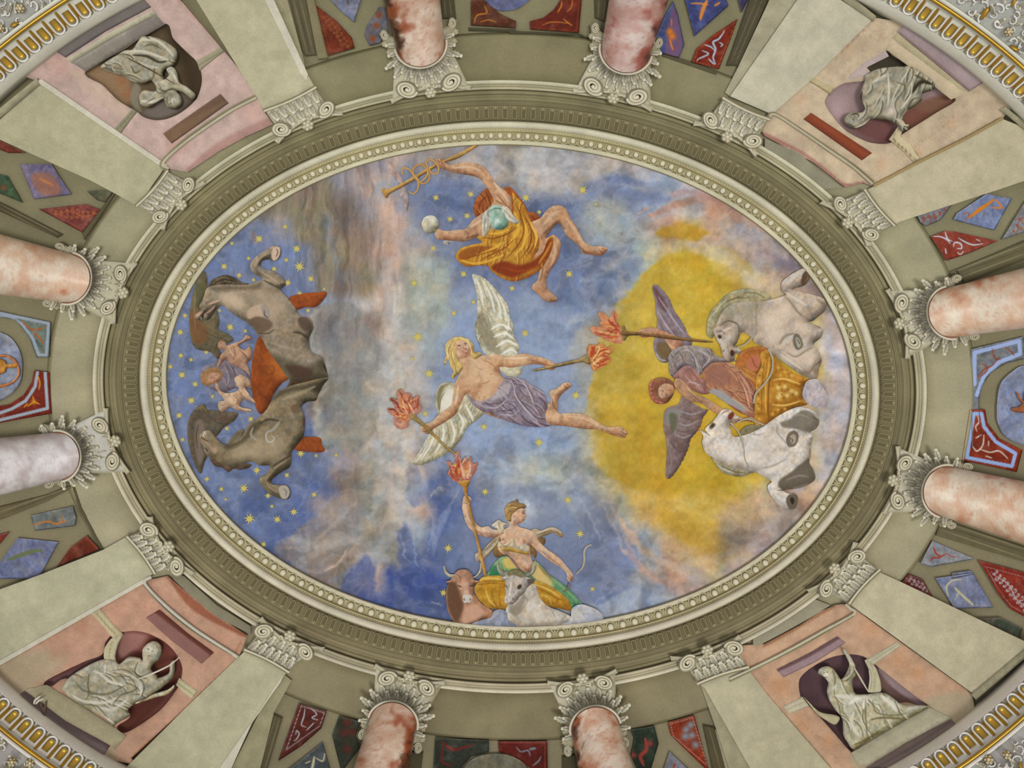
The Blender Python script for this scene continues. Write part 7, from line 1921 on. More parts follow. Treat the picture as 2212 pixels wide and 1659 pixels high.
d6cab9 22 .7 1400 940 1500 1010 1600 1080
@W rein a8a08c 7 .118 f : 1010 875 1080 850 1140 790 1180 700 1190 560 1215 490
@W rein a8a08c 9 .130 f : 1290 890 1330 980 1320 1100 1260 1200 1180 1290 1160 1380
@F D
@T white_horse|horse|white horse tossing its head below the golden chariot, hooves towards the rim||1300 700 .03
@P mane 9c9478 lobe=2.0,7,0,0 h=.066 r=8 form=.3 dk=625a40 lt=c6c0aa sp=2.2 warp=4 : 780 780 810 830 850 890 920 935 1040 955 1120 930 1180 900 1100 860 980 850 860 800
cfc9b6 11 .7 830 850 900 900 980 920
625a40 10 .7 880 870 980 910 1080 920
@P mane 7d7558 lobe=2.0,7,0,0 h=.074 r=8 form=.3 dk=55492f lt=a59c80 sp=2.2 warp=4 : 1040 590 1060 530 1110 500 1200 490 1280 480 1240 540 1130 590
@P body d0c6ba h=.084 r=18 form=.45 dk=75695c lt=e9e2d8 sp=2.1 bulge=.03 : 672 540 700 545 740 562 722 525 790 462 845 390 885 350 950 355 990 395 1030 425 1020 460 985 478 960 470 950 520 975 592 1040 592 1130 562 1250 502 1350 430 1450 370 1560 330 1640 340 1720 380 1752 450 1725 520 1665 560 1690 600 1675 680 1672 770 1660 830 1700 900 1712 980 1650 1030 1560 1062 1430 1082 1480 1110 1545 1115 1558 1180 1530 1245 1460 1248 1380 1210 1310 1120 1285 1045 1320 1000 1270 970 1200 930 1100 900 980 870 860 820 790 790 722 732 695 650 705 590
Bdcd3c8 120 .6 950 720 1150 760 1350 850
Bd5cbc0 90 .6 1400 620 1250 660
9a8f82 14 .6 940 620 980 560 960 500
F5f5546 14 .85 760 505 790 470 815 490 800 515 770 530
3d352a 7 .9 780 500 800 496
d8cec2 16 .8 800 520 850 480 880 400
F7d4438 12 .85 930 400 975 370 985 400 960 440 930 440
b58a7c 12 .8 870 400 900 370 950 360
b58a7c 14 .8 960 470 1000 460 1020 430
7d4438 6 .8 878 385 890 380
6b5f52 9 .8 680 540 740 570 760 590
b0a598 10 .5 740 640 760 720 800 770
9a8f82 20 .5 1230 880 1330 860 1450 800
a2978a 18 .5 1120 570 1200 580 1270 560
F7d7466 20 .75 1400 470 1480 440 1530 400 1600 360 1680 380 1740 460 1700 520 1620 550 1560 530 1480 520 1420 510
a9a093 16 .6 1500 420 1580 400 1660 430
55493c 9 .7 1690 420 1740 450
8d8173 8 .8 1370 500 1370 560 1420 620 1450 660
F84786a 7 .95 1450 620 1470 570 1520 540 1560 570 1560 630 1530 680 1480 692 1455 660
Fb5a996 6 .9 1485 600 1515 575 1540 600 1530 650 1500 660
4d4236 7 .95 1490 610 1510 630 1500 650
F6f6557 20 .8 1400 980 1500 910 1600 830 1660 800 1700 900 1710 980 1640 1020 1540 1050 1430 1075 1380 1040
a79c8e 16 .6 1450 990 1560 950 1650 960
d9d0c4 22 .8 1320 1060 1360 1120 1420 1180
F7b6f62 7 .95 1450 1180 1465 1130 1510 1110 1550 1120 1558 1180 1530 1245 1480 1245
F4d4236 6 .85 1485 1170 1505 1140 1525 1170 1510 1210
5b5044 9 .8 1370 1080 1440 1080 1470 1100
@W rein a8a08c 7 .125 f : 950 470 1010 540 1045 600 1070 700 1080 800 1120 880
@W rein a8a08c 7 .125 f : 1010 470 1080 440 1130 440 1200 470 1250 490

@F E
@T dark_wing|wing|dark olive wing spread along the left rim above the sleeping woman||400 900 .03
@P wing 6b6048 h=.030 r=10 form=.3 dk=453d2a lt=847658 sp=2.3 : 380 445 405 500 402 600 375 680 340 760 400 880 440 850 490 790 515 880 512 970 600 1010 645 1060 600 1090 540 1090 510 1130 530 1180 500 1232 440 1172 380 1160 310 1140 268 1080 248 960 245 850 262 720 290 600 330 500
F7c5434 34 .6 250 850 300 780 360 900 420 1000 360 1100 280 1060 255 960
F5a5a3a 30 .5 300 560 380 560 360 700 310 720
9a8a68 9 .5 300 620 290 800 300 960
4b3f2a 9 .6 380 980 450 1020 560 1050
@T dark_horse|horse|dun horse rearing with bent foreleg at the upper left of the red chariot||900 800 .03
@P mane 4b4030 lobe=2.0,7,0,0 h=.040 r=7 form=.3 sp=2.2 warp=5 : 410 600 430 550 470 510 560 478 650 500 720 545 780 560 700 600 560 600 440 660
8a7a60 7 .7 450 550 540 500 620 510
8a7a60 7 .7 470 580 560 530 660 550
@P hindquarters 4a3a28 h=.040 r=10 form=.3 sp=2.3 : 1060 1300 1130 1400 1200 1380 1330 1300 1440 1240 1490 1390 1440 1440 1300 1460 1190 1470 1120 1500 1150 1400
8a6a48 10 .6 1160 1420 1250 1400 1340 1380
B5c3a28 60 .6 1300 1400
@P body 8d7f6b h=.060 r=18 form=.5 dk=4c4334 lt=bba78d sp=2.1 bulge=.03 : 400 600 450 575 560 560 700 565 780 560 850 535 905 512 820 455 793 400 810 350 870 290 940 248 1000 215 1055 218 1072 265 1055 325 1010 352 960 335 905 350 885 395 930 425 1010 448 1090 510 1112 560 1070 612 1130 680 1200 770 1240 840 1330 868 1360 950 1322 1060 1345 1165 1445 1225 1455 1300 1490 1390 1400 1405 1200 1425 1125 1395 1060 1295 960 1165 900 1050 850 1005 830 965 760 900 700 865 600 795 550 752 500 775 455 835 410 882 372 862 385 820 350 880 310 872 298 835 350 790 335 755 370 685
Bc6b095 80 .7 640 690 700 740 560 690
Bb39f86 120 .6 900 680 1020 760 960 830
F4e4536 40 .5 420 590 600 570 780 575 900 540 860 600 700 610 520 620
4c4334 18 .6 910 520 990 560 1070 600
b29c82 16 .7 840 400 880 330 940 290
b29c82 18 .7 900 450 980 500 1060 560
Fc0a894 8 .95 985 290 1000 240 1030 220 1060 235 1062 285 1040 330 1005 348 988 320
5a4638 8 .9 1030 240 1042 270 1028 310
F6e5a48 20 .75 770 880 850 830 940 860 1000 920 960 970 870 1000 820 950
Fb9a28a 14 .8 770 800 850 745 930 750 940 850 850 850 780 870
F998d82 8 .9 890 760 930 740 970 800 975 850 930 865 905 830
4f4434 9 .9 920 790 925 840 960 860
4c4334 14 .6 850 1000 960 1000 1010 960
F5c5340 40 .6 960 1160 1040 1200 1200 1260 1330 1290 1440 1230 1480 1390 1300 1420 1120 1390
F5b4438 30 .7 1110 1290 1250 1300 1350 1330 1340 1390 1200 1400
a4977f 30 .5 980 1080 1080 1120 1220 1150
4c4334 22 .7 1180 990 1250 1000 1330 1060
F55463c 20 .7 1230 860 1310 860 1350 940 1290 980 1240 930
c9aa90 16 .8 420 740 470 720 520 700
c09a86 14 .8 380 830 430 800 480 750
c9a090 14 .8 310 850 360 810
e6ddd0 6 .9 345 850 358 880
6b4a3c 9 .9 365 845 375 870
@T red_chariot|chariot|rust red chariot between the two dark horses on the left, with two wheel segments||900 1300 .03
@P wheel 90481f h=.034 r=8 form=.3 dk=622e14 lt=a85c2c sp=2.3 : 1140 685 1250 645 1400 630 1480 630 1462 690 1380 765 1290 765 1205 785
@P body 8a441c h=.048 r=16 form=.4 dk=57290f lt=a65a26 sp=2.3 : 880 1028 830 1150 806 1300 800 1450 820 1580 850 1680 885 1727 950 1690 1000 1560 1080 1450 1165 1385 1060 1290 960 1150
Bb5682c 90 .7 1010 1270 1080 1360
7a3a18 9 .8 960 1310 1000 1290 1010 1340 980 1370 955 1350
c27a3a 6 .7 950 1330 970 1360
@F G
@P wheel 90481f h=.034 r=8 form=.3 dk=622e14 lt=a85c2c sp=2.3 : 1270 1018 1420 1025 1440 1090 1466 1130 1430 1156 1300 1150 1195 1130 1230 1070
@T dark_wing|wing|dark brown wing curving along the left rim below the two children||400 950 .03
@P wing 5e5446 h=.030 r=10 form=.35 dk=3d3629 lt=7d7060 sp=2.3 : 228 950 240 860 285 775 350 726 385 726 405 770 470 775 560 790 680 800 650 870 560 930 490 1010 440 1000 380 1100 405 1190 380 1250 352 1345 315 1310 270 1200 235 1060
F7e6e62 24 .7 300 900 360 860 380 960 350 1080 380 1180 340 1260 300 1150
7d6a34 16 .7 320 760 370 750 400 790
3d3629 9 .7 420 820 480 880 540 900
6e4a40 20 .5 440 860 540 850 620 830
3d3629 10 .7 330 900 310 1000 320 1120
@T dark_horse|horse|brown horse with lowered hoof at the lower left, below the red chariot||850 1100 .03
@P mane 574636 lobe=2.0,7,0,0 h=.040 r=6 form=.3 sp=2.2 warp=6 : 430 1190 470 1270 540 1290 600 1330 640 1300 720 1310 800 1270 640 1240 520 1220
@P tuft 6f624a h=.040 r=6 form=.3 sp=2.2 warp=6 : 590 1080 640 1000 700 950 740 960 720 1020 650 1080
@P body 80735a h=.060 r=18 form=.5 dk=433c2c lt=ab997c sp=2.1 bulge=.03 : 335 1010 360 975 400 958 445 970 480 1015 520 1060 550 1082 600 1080 660 1050 720 1010 780 905 860 850 940 770 980 700 1040 615 1150 560 1300 520 1492 480 1445 560 1405 640 1382 690 1310 700 1255 750 1285 850 1275 1000 1235 1065 1170 1150 1165 1210 1150 1285 1080 1330 990 1400 990 1440 1060 1450 1125 1455 1158 1510 1140 1572 1080 1576 1000 1545 930 1495 878 1430 885 1380 940 1350 972 1280 880 1272 800 1240 640 1278 540 1262 470 1212 400 1180 370 1110 350 1060
Bb09e80 120 .6 700 1160 850 1140 1000 1080
F4a4230 34 .6 560 1090 700 1040 790 920 870 870 900 900 800 1010 700 1090 600 1130
F433c2c 34 .6 980 690 1080 590 1300 540 1470 490 1400 600 1200 600 1080 650
a39478 34 .6 1080 680 1250 620 1380 560
9a9484 20 .85 820 930 800 1000 860 1050
9a9484 26 .85 1060 880 1000 950 950 970
a9a595 14 .95 960 960 935 1000 950 1055 990 1060 1010 1030 985 1000
4b3f30 20 .7 880 900 950 860 1050 870
F6e5c48 14 .7 1160 740 1230 720 1240 800 1180 800
F54483a 20 .8 1270 740 1330 710 1380 700 1390 760 1300 800
a9805c 20 .7 1290 760 1340 770
F5b4136 16 .8 1280 840 1360 820 1390 900 1370 930 1280 940
9c8c70 20 .6 1010 1300 1080 1250 1130 1220
4b4232 18 .7 980 1290 1080 1230 1160 1180
9c8c70 18 .6 930 1400 980 1480 1060 1520
Fa59c8c 7 .95 1050 1480 1080 1455 1125 1460 1150 1510 1130 1565 1080 1570 1060 1530
5e5344 7 .9 1090 1480 1120 1510 1110 1550
a3886c 20 .7 380 1050 430 1100 480 1160
Bb39880 34 .7 480 1130
e6ddd0 6 .95 392 990 385 970 372 990 378 1015
5b3426 10 .8 350 1020 400 1050 420 1040
3a2c22 9 .9 385 1110 415 1150
@F E
@T sleeping_woman|person|small sleeping woman in a grey mauve robe leaning on the rim of the red chariot||600 1400 .03
@P robe 7e737c folds=60,12,100,8,620,1380,200 h=.036 r=10 form=.35 dk=51464e lt=9d939c sp=2.1 : 440 1280 500 1245 600 1250 700 1305 790 1400 805 1490 700 1500 640 1500 560 1535 500 1525 410 1485 360 1430 345 1360 380 1300
9d939c 12 .7 560 1290 600 1400 580 1480
51464e 9 .7 640 1300 660 1380 700 1440
9d939c 10 .7 650 1320 700 1380 750 1450
@P hair 9c7650 h=.044 r=7 form=.35 dk=6d4e34 lt=b8935e sp=1.9 : 352 1440 350 1370 400 1325 470 1300 530 1325 552 1380 520 1440 450 1465 400 1475
@P head b98e74 h=.050 r=7 form=.35 dk=7f5844 lt=cfa88c sp=1.7 : 400 1420 415 1370 460 1345 510 1350 532 1390 500 1432 450 1450
5e3a2c 5 .7 438 1395 456 1400
5e3a2c 5 .7 476 1380 494 1374
8a5c48 7 .5 462 1400 478 1412
8c4c40 6 .7 488 1424 508 1414
@P arm b78c72 h=.060 r=6 form=.4 sp=1.9 : 480 1450 495 1450 520 1510 560 1540 540 1560 500 1520
@P leg bda084 h=.060 r=8 form=.4 dk=80644c sp=1.9 : 655 1420 670 1390 720 1375 780 1430 805 1490 740 1470 680 1480
@T child|person|plump naked child seated above the sleeping woman, arm stretched to the right||600 1150 .03
@P body b08a70 h=.066 r=9 form=.42 dk=735040 lt=caa68a sp=1.8 : 500 1120 515 1070 545 1058 575 1085 585 1110 640 1090 720 1060 760 1015 800 1035 790 1060 730 1085 690 1120 740 1150 790 1120 810 1180 800 1240 770 1270 795 1385 750 1340 640 1285 570 1235 515 1300 500 1290 525 1200 560 1165 530 1150
5e3a2c 4 .7 524 1092 536 1094
5e3a2c 4 .7 548 1096 558 1098
8a5c48 5 .6 540 1096 538 1110
9a4c40 4 .7 532 1120 546 1121
8a5c48 8 .7 640 1110 660 1180 640 1240
caa68a 14 .7 600 1130 640 1200
6e4438 8 .7 700 1150 750 1200 790 1250
7d4a3a 10 .7 505 1080 540 1060 565 1075
@F G
@T child|person|pale naked child lying below the sleeping woman with golden curls||650 650 .03
@P body c0a184 h=.066 r=10 form=.42 dk=80604a lt=d8bea0 sp=1.8 : 478 560 498 540 515 560 530 605 600 622 690 592 660 530 652 490 700 460 770 488 800 560 745 570 800 650 842 712 770 690 730 680 700 740 800 768 795 792 690 778 610 745 585 775 535 790 505 755 512 700 560 685 515 625
a5845e 12 .8 505 720 510 770 550 795
5e3a2c 4 .7 540 726 550 728
5e3a2c 4 .7 562 718 572 720
8a5c48 5 .6 556 730 558 744
9a4c40 4 .7 552 754 566 752
8a6850 8 .7 640 640 680 680 670 730
8a6850 8 .7 690 590 720 640 760 680
d8bea0 16 .7 600 660 640 700
F746a64 14 .7 720 700 760 680 830 720 800 750 740 750

@F H
@T crowned_woman|person|crowned woman in a green and yellow skirt behind two bulls, holding torch and sickle||1150 1100 .03
@P scarf 7d6038 h=.034 r=7 form=.35 dk=553c20 lt=a5885c sp=2.1 : 810 830 960 830 940 890 900 940 905 1000 935 1020 1000 1000 1220 980 1270 1025 1292 985 1270 930 1250 880 1350 905 1365 850 1300 830 1100 760 900 770 830 810
@P scarf b09a7a h=.044 r=7 form=.35 dk=6d5636 lt=d3c5a8 sp=2.0 : 1230 790 1270 758 1330 775 1390 750 1450 748 1500 775 1526 820 1505 835 1470 812 1440 795 1400 810 1340 830 1285 842
6d5636 8 .8 1290 820 1360 790 1440 770
d8ccb0 8 .8 1280 800 1350 780 1410 760
7c5230 10 .8 1450 780 1510 815
@P scarf a9977a h=.050 r=6 form=.35 dk=6d5636 lt=d8ccb0 sp=2.0 : 985 800 945 880 900 945 850 1005 785 1052 742 1045 740 985 800 955 860 890 930 830
d8ccb0 9 .8 950 850 890 930 820 990
6d5636 8 .8 920 850 860 920 790 970
@P body cba88c h=.056 r=12 form=.42 dk=8c6650 lt=e0c6aa sp=1.9 : 1035 680 1040 735 985 765 900 765 850 735 790 745 730 695 692 600 690 540 702 505 695 480 655 455 628 480 618 560 630 630 660 720 720 790 790 822 900 842 950 830 965 870 940 930 980 985 1040 1005 1110 1095 1180 1148 1235 1142 1258 1080 1240 1020 1230 960 1235 905 1300 962 1400 1045 1500 1105 1555 1160 1565 1215 1598 1242 1622 1190 1595 1140 1560 1098 1480 1008 1380 938 1310 868 1270 800 1220 768 1140 745 1112 718 1108 690
Bd9b89c 60 .6 1080 800 1180 800
9c7258 8 .7 990 850 1010 880 980 900
9c7258 8 .7 1190 880 1170 900
B9c5c50 12 .7 985 855 1178 870
b08868 8 .6 1130 760 1090 800 1080 850
8c6650 12 .5 1160 1100 1210 1130 1250 1080
8c6650 7 .7 1115 990 1130 1000
8c6650 10 .6 690 690 740 770 800 810
e0c6aa 14 .6 650 560 670 660 720 730
7a4834 5 .8 640 480 690 490
7a4834 5 .8 640 500 695 512
7a4834 5 .8 635 525 680 535
8c6650 12 .5 1320 950 1420 1030 1520 1110
e0c6aa 14 .6 1290 880 1380 960 1480 1030
7a4834 6 .8 1570 1190 1600 1230
7a4834 6 .8 1590 1180 1612 1215
@P blouse c2b294 h=.070 r=6 form=.35 dk=8a7658 lt=e0d6bf sp=1.9 : 935 910 950 870 985 895 1020 900 1045 860 1075 845 1095 870 1110 905 1140 925 1165 900 1200 905 1230 925 1222 968 1180 975 1120 955 1060 930 1000 925 955 932
8a7658 6 .8 960 890 1010 915 1060 880
8a7658 6 .8 1080 860 1100 920 1150 940
@P knot cfc2a6 h=.074 r=6 form=.35 dk=8a7658 lt=e6dcc6 sp=1.9 : 885 730 915 700 945 680 980 700 1022 715 1000 745 990 800 965 800 935 760
8a7658 6 .8 945 690 950 740 975 790
e6dcc6 7 .8 970 710 985 760
@P sash b8903e h=.078 r=5 form=.35 sp=1.9 : 965 945 1010 925 1060 925 1130 950 1210 970 1215 992 1140 985 1060 965 1000 962
@P skirt 6c9468 folds=40,18,130,10,1250,1200,420 h=.066 r=12 form=.35 dk=3f6444 lt=a2b67c sp=2.1 : 845 1190 880 1110 945 1030 1020 1005 1095 1050 1140 1120 1190 1150 1240 1135 1262 1050 1330 1090 1400 1170 1500 1240 1600 1320 1660 1390 1700 1440 1650 1460 1600 1475 1540 1400 1440 1340 1300 1260 1240 1235 1000 1190
Fc9b468 26 .85 990 1030 1040 1020 1100 1070 1120 1110 1030 1120 990 1080
Fc9b274 30 .85 1250 1090 1300 1080 1380 1180 1440 1280 1330 1240 1260 1200
F8a7a4a 14 .6 1300 1080 1400 1160 1480 1250 1360 1170
F3f7a56 20 .8 860 1150 900 1090 950 1110 960 1180 880 1180
5d8a60 14 .7 1480 1270 1580 1360 1650 1430
86a878 14 .7 1420 1200 1540 1300 1640 1400
F7d5e6a 10 .7 1080 1030 1040 1010 1070 1060 1150 1150 1180 1148 1120 1090
@P hair 9c7a48 h=.074 r=8 form=.4 dk=634626 lt=c2a268 sp=1.8 : 1012 665 1000 600 1018 552 1065 518 1100 515 1098 500 1122 500 1128 528 1172 540 1195 558 1180 575 1130 585 1110 620 1080 640 1060 690 1030 690
6b4c2a 6 .8 1030 560 1070 550 1120 560
c9aa72 7 .8 1020 590 1060 570 1120 570
6b4c2a 6 .8 1030 620 1060 600 1090 600
@P head cfa88c h=.082 r=8 form=.35 dk=94684e lt=e2c6aa sp=1.6 : 1060 640 1085 610 1120 585 1165 575 1186 590 1184 620 1196 648 1184 660 1182 680 1160 700 1130 714 1095 712 1065 695
5a3828 5 .9 1160 622 1178 620
5a3828 4 .8 1155 608 1180 606
9c5044 5 .9 1165 678 1182 674
8c6650 6 .7 1075 630 1085 650 1080 665
B94684e 10 .5 1090 690
@T sickle|sickle|thin curved sickle blade floating beside the lowered hand of the crowned woman||1700 1050 .03
@W blade a9a293 12 .032 t : 1782 902 1735 925 1715 980 1718 1040 1700 1110 1645 1165
@W handle 6f6a60 13 .060 t : 1578 1250 1575 1290 1545 1318 1505 1332
@T gold_chariot|chariot|golden boat shaped chariot behind the two bulls at the bottom||1200 1350 .03
@P body b8882a h=.086 r=16 form=.4 dk=7a5214 lt=dcb458 sp=2.1 : 765 1235 800 1195 880 1182 1000 1185 1280 1225 1380 1262 1480 1320 1570 1400 1605 1480 1590 1500 1500 1480 1420 1465 1330 1430 1200 1500 1000 1490 870 1475 800 1430 745 1360 728 1290
8a5f1c 9 .85 740 1270 860 1250 1000 1255
e0bc62 12 .8 780 1215 880 1205 1000 1215
8a5f1c 8 .85 770 1240 880 1230 1000 1235
e0bc62 12 .8 1270 1260 1380 1300 1500 1370
8a5f1c 9 .85 1270 1290 1380 1330 1480 1390 1560 1400
8a5f1c 7 .8 880 1290 890 1380 940 1480
8a5f1c 7 .8 960 1290 955 1380 970 1480
e0bc62 12 .7 830 1310 860 1400 920 1460
8a5f1c 8 .8 1400 1400 1450 1430 1480 1400 1450 1370
8a5f1c 7 .8 1520 1420 1560 1450 1570 1490
e0bc62 10 .7 1330 1350 1400 1380 1420 1440
@T brown_bull|bull|brown bull with pale horns and blaze in front of the golden chariot, left one||600 1400 .03
@P body a97e62 h=.104 r=14 form=.4 dk=5e4230 lt=cba084 sp=2.1 bulge=.03 : 495 1250 540 1190 600 1230 720 1340 790 1430 890 1500 890 1570 800 1580 700 1615 600 1625 545 1600 490 1500 472 1380 478 1300
F6c4c38 30 .85 490 1250 560 1250 610 1380 630 1460 600 1560 560 1600 500 1500 478 1380
Fc49a80 30 .8 640 1480 700 1440 740 1440 820 1500 780 1560 700 1600 620 1610
b0785c 12 .6 780 1460 860 1520
@P horn b3ab96 h=.106 r=4 form=.4 dk=6b634e sp=1.8 : 450 1095 462 1100 478 1140 510 1168 550 1170 560 1190 520 1200 480 1180 455 1140
@P horn b3ab96 h=.106 r=4 form=.4 dk=6b634e sp=1.8 : 780 1070 792 1080 795 1130 775 1175 735 1202 715 1195 740 1180 765 1150 778 1110
@P head b48a70 h=.116 r=12 form=.4 dk=6f4a36 lt=cfa890 sp=1.8 bulge=.03 : 470 1235 510 1225 545 1215 552 1160 600 1128 665 1130 705 1165 725 1215 780 1235 745 1255 725 1270 722 1330 720 1390 700 1435 655 1450 620 1430 608 1380 600 1330 575 1290 550 1250 500 1250
Bcfae98 40 .7 640 1260 650 1330
Fc4bab0 14 .85 615 1380 650 1350 700 1360 715 1400 690 1440 640 1440
3f2a20 9 .9 580 1270 615 1285
3f2a20 9 .9 690 1275 722 1270
5a463c 9 .9 632 1385 640 1405
5a463c 9 .9 695 1385 690 1405
5a3c30 7 .8 640 1432 700 1428
6f4a36 8 .6 590 1300 610 1350
7c5440 10 .6 570 1160 600 1200 600 1240
@T white_bull|bull|white bull with curly poll and curved horns in front of the golden chariot, right one||1200 1450 .03
@P body c1b6a6 h=.106 r=16 form=.4 dk=7f7468 lt=dbd3c6 sp=2.1 bulge=.03 : 1040 1440 1100 1400 1190 1310 1240 1250 1285 1280 1325 1390 1400 1460 1500 1500 1590 1545 1640 1600 1500 1640 1200 1655 1080 1640 1020 1600 1008 1500
F8a7f70 22 .6 1040 1450 1110 1430 1180 1340 1190 1400 1150 1500 1110 1540 1050 1520
Bd6cdc0 70 .6 1250 1450 1300 1550
9a8f84 12 .6 1190 1360 1200 1430 1130 1520
a59282 12 .6 1420 1490 1460 1560
@P horn 9c9688 h=.110 r=4 form=.4 dk=655f50 sp=1.8 : 935 1050 948 1055 952 1100 980 1140 1030 1150 1040 1180 990 1185 945 1150 930 1100
@P horn 9c9688 h=.110 r=4 form=.4 dk=655f50 sp=1.8 : 1270 1045 1285 1060 1285 1110 1262 1160 1215 1190 1190 1175 1240 1145 1262 1100
@P head b5aba0 h=.122 r=13 form=.42 dk=6f655a lt=d6cec2 sp=1.8 bulge=.03 : 968 1195 1000 1188 1030 1150 1090 1125 1150 1140 1200 1190 1250 1205 1280 1215 1260 1250 1225 1270 1205 1290 1180 1335 1140 1370 1110 1410 1085 1440 1040 1448 1005 1425 998 1390 1012 1340 1005 1290 1008 1230 975 1215
F7a7254 12 .85 1020 1160 1090 1115 1170 1140 1200 1180 1150 1200 1080 1175 1040 1190
B9c9474 12 .8 1060 1150 1100 1135 1140 1160 1170 1180
F55493c 8 .9 1112 1290 1130 1262 1155 1265 1148 1295 1125 1305
2f281f 6 .95 1130 1280 1140 1285
3d352a 9 .9 1008 1265 1025 1290
F6b6256 6 .9 1205 1215 1275 1210 1250 1245 1215 1258
5a5046 8 .9 1075 1380 1080 1400
5a5046 7 .8 1020 1390 1022 1405
6a5a52 7 .8 1030 1432 1080 1425
d9d2c6 18 .7 1060 1240 1050 1310 1040 1370
@M cloud|cloud|grey blue cloud puff in front of the brown bull at the bottom rim| : 8a90a2 h=.128 r=14 form=.35 dk=6c7488 lt=b2b6c0 sp=2.3 : 680 1640 760 1590 870 1560 905 1500 960 1485 1015 1505 1035 1560 1075 1580 1100 1640 900 1655
@M cloud|cloud|whitish cloud puff to the right of the white bull at the bottom rim| : b0b2ba h=.128 r=16 form=.35 dk=8088a0 lt=c9c9cc sp=2.3 : 1590 1560 1605 1480 1680 1440 1770 1460 1850 1500 1890 1560 1850 1610 1700 1640 1560 1645 1480 1640
Bc9c4b8 60 .6 1640 1540
@F C
@M cloud|cloud|lilac white cloud puff touching the front of the golden chariot on the right| : b9b0b4 h=.096 r=16 form=.25 dk=9c929c lt=cdc6c8 sp=2.4 : 1610 1240 1640 1180 1700 1160 1745 1175 1790 1250 1830 1330 1800 1420 1700 1410 1640 1380 1598 1310
"""
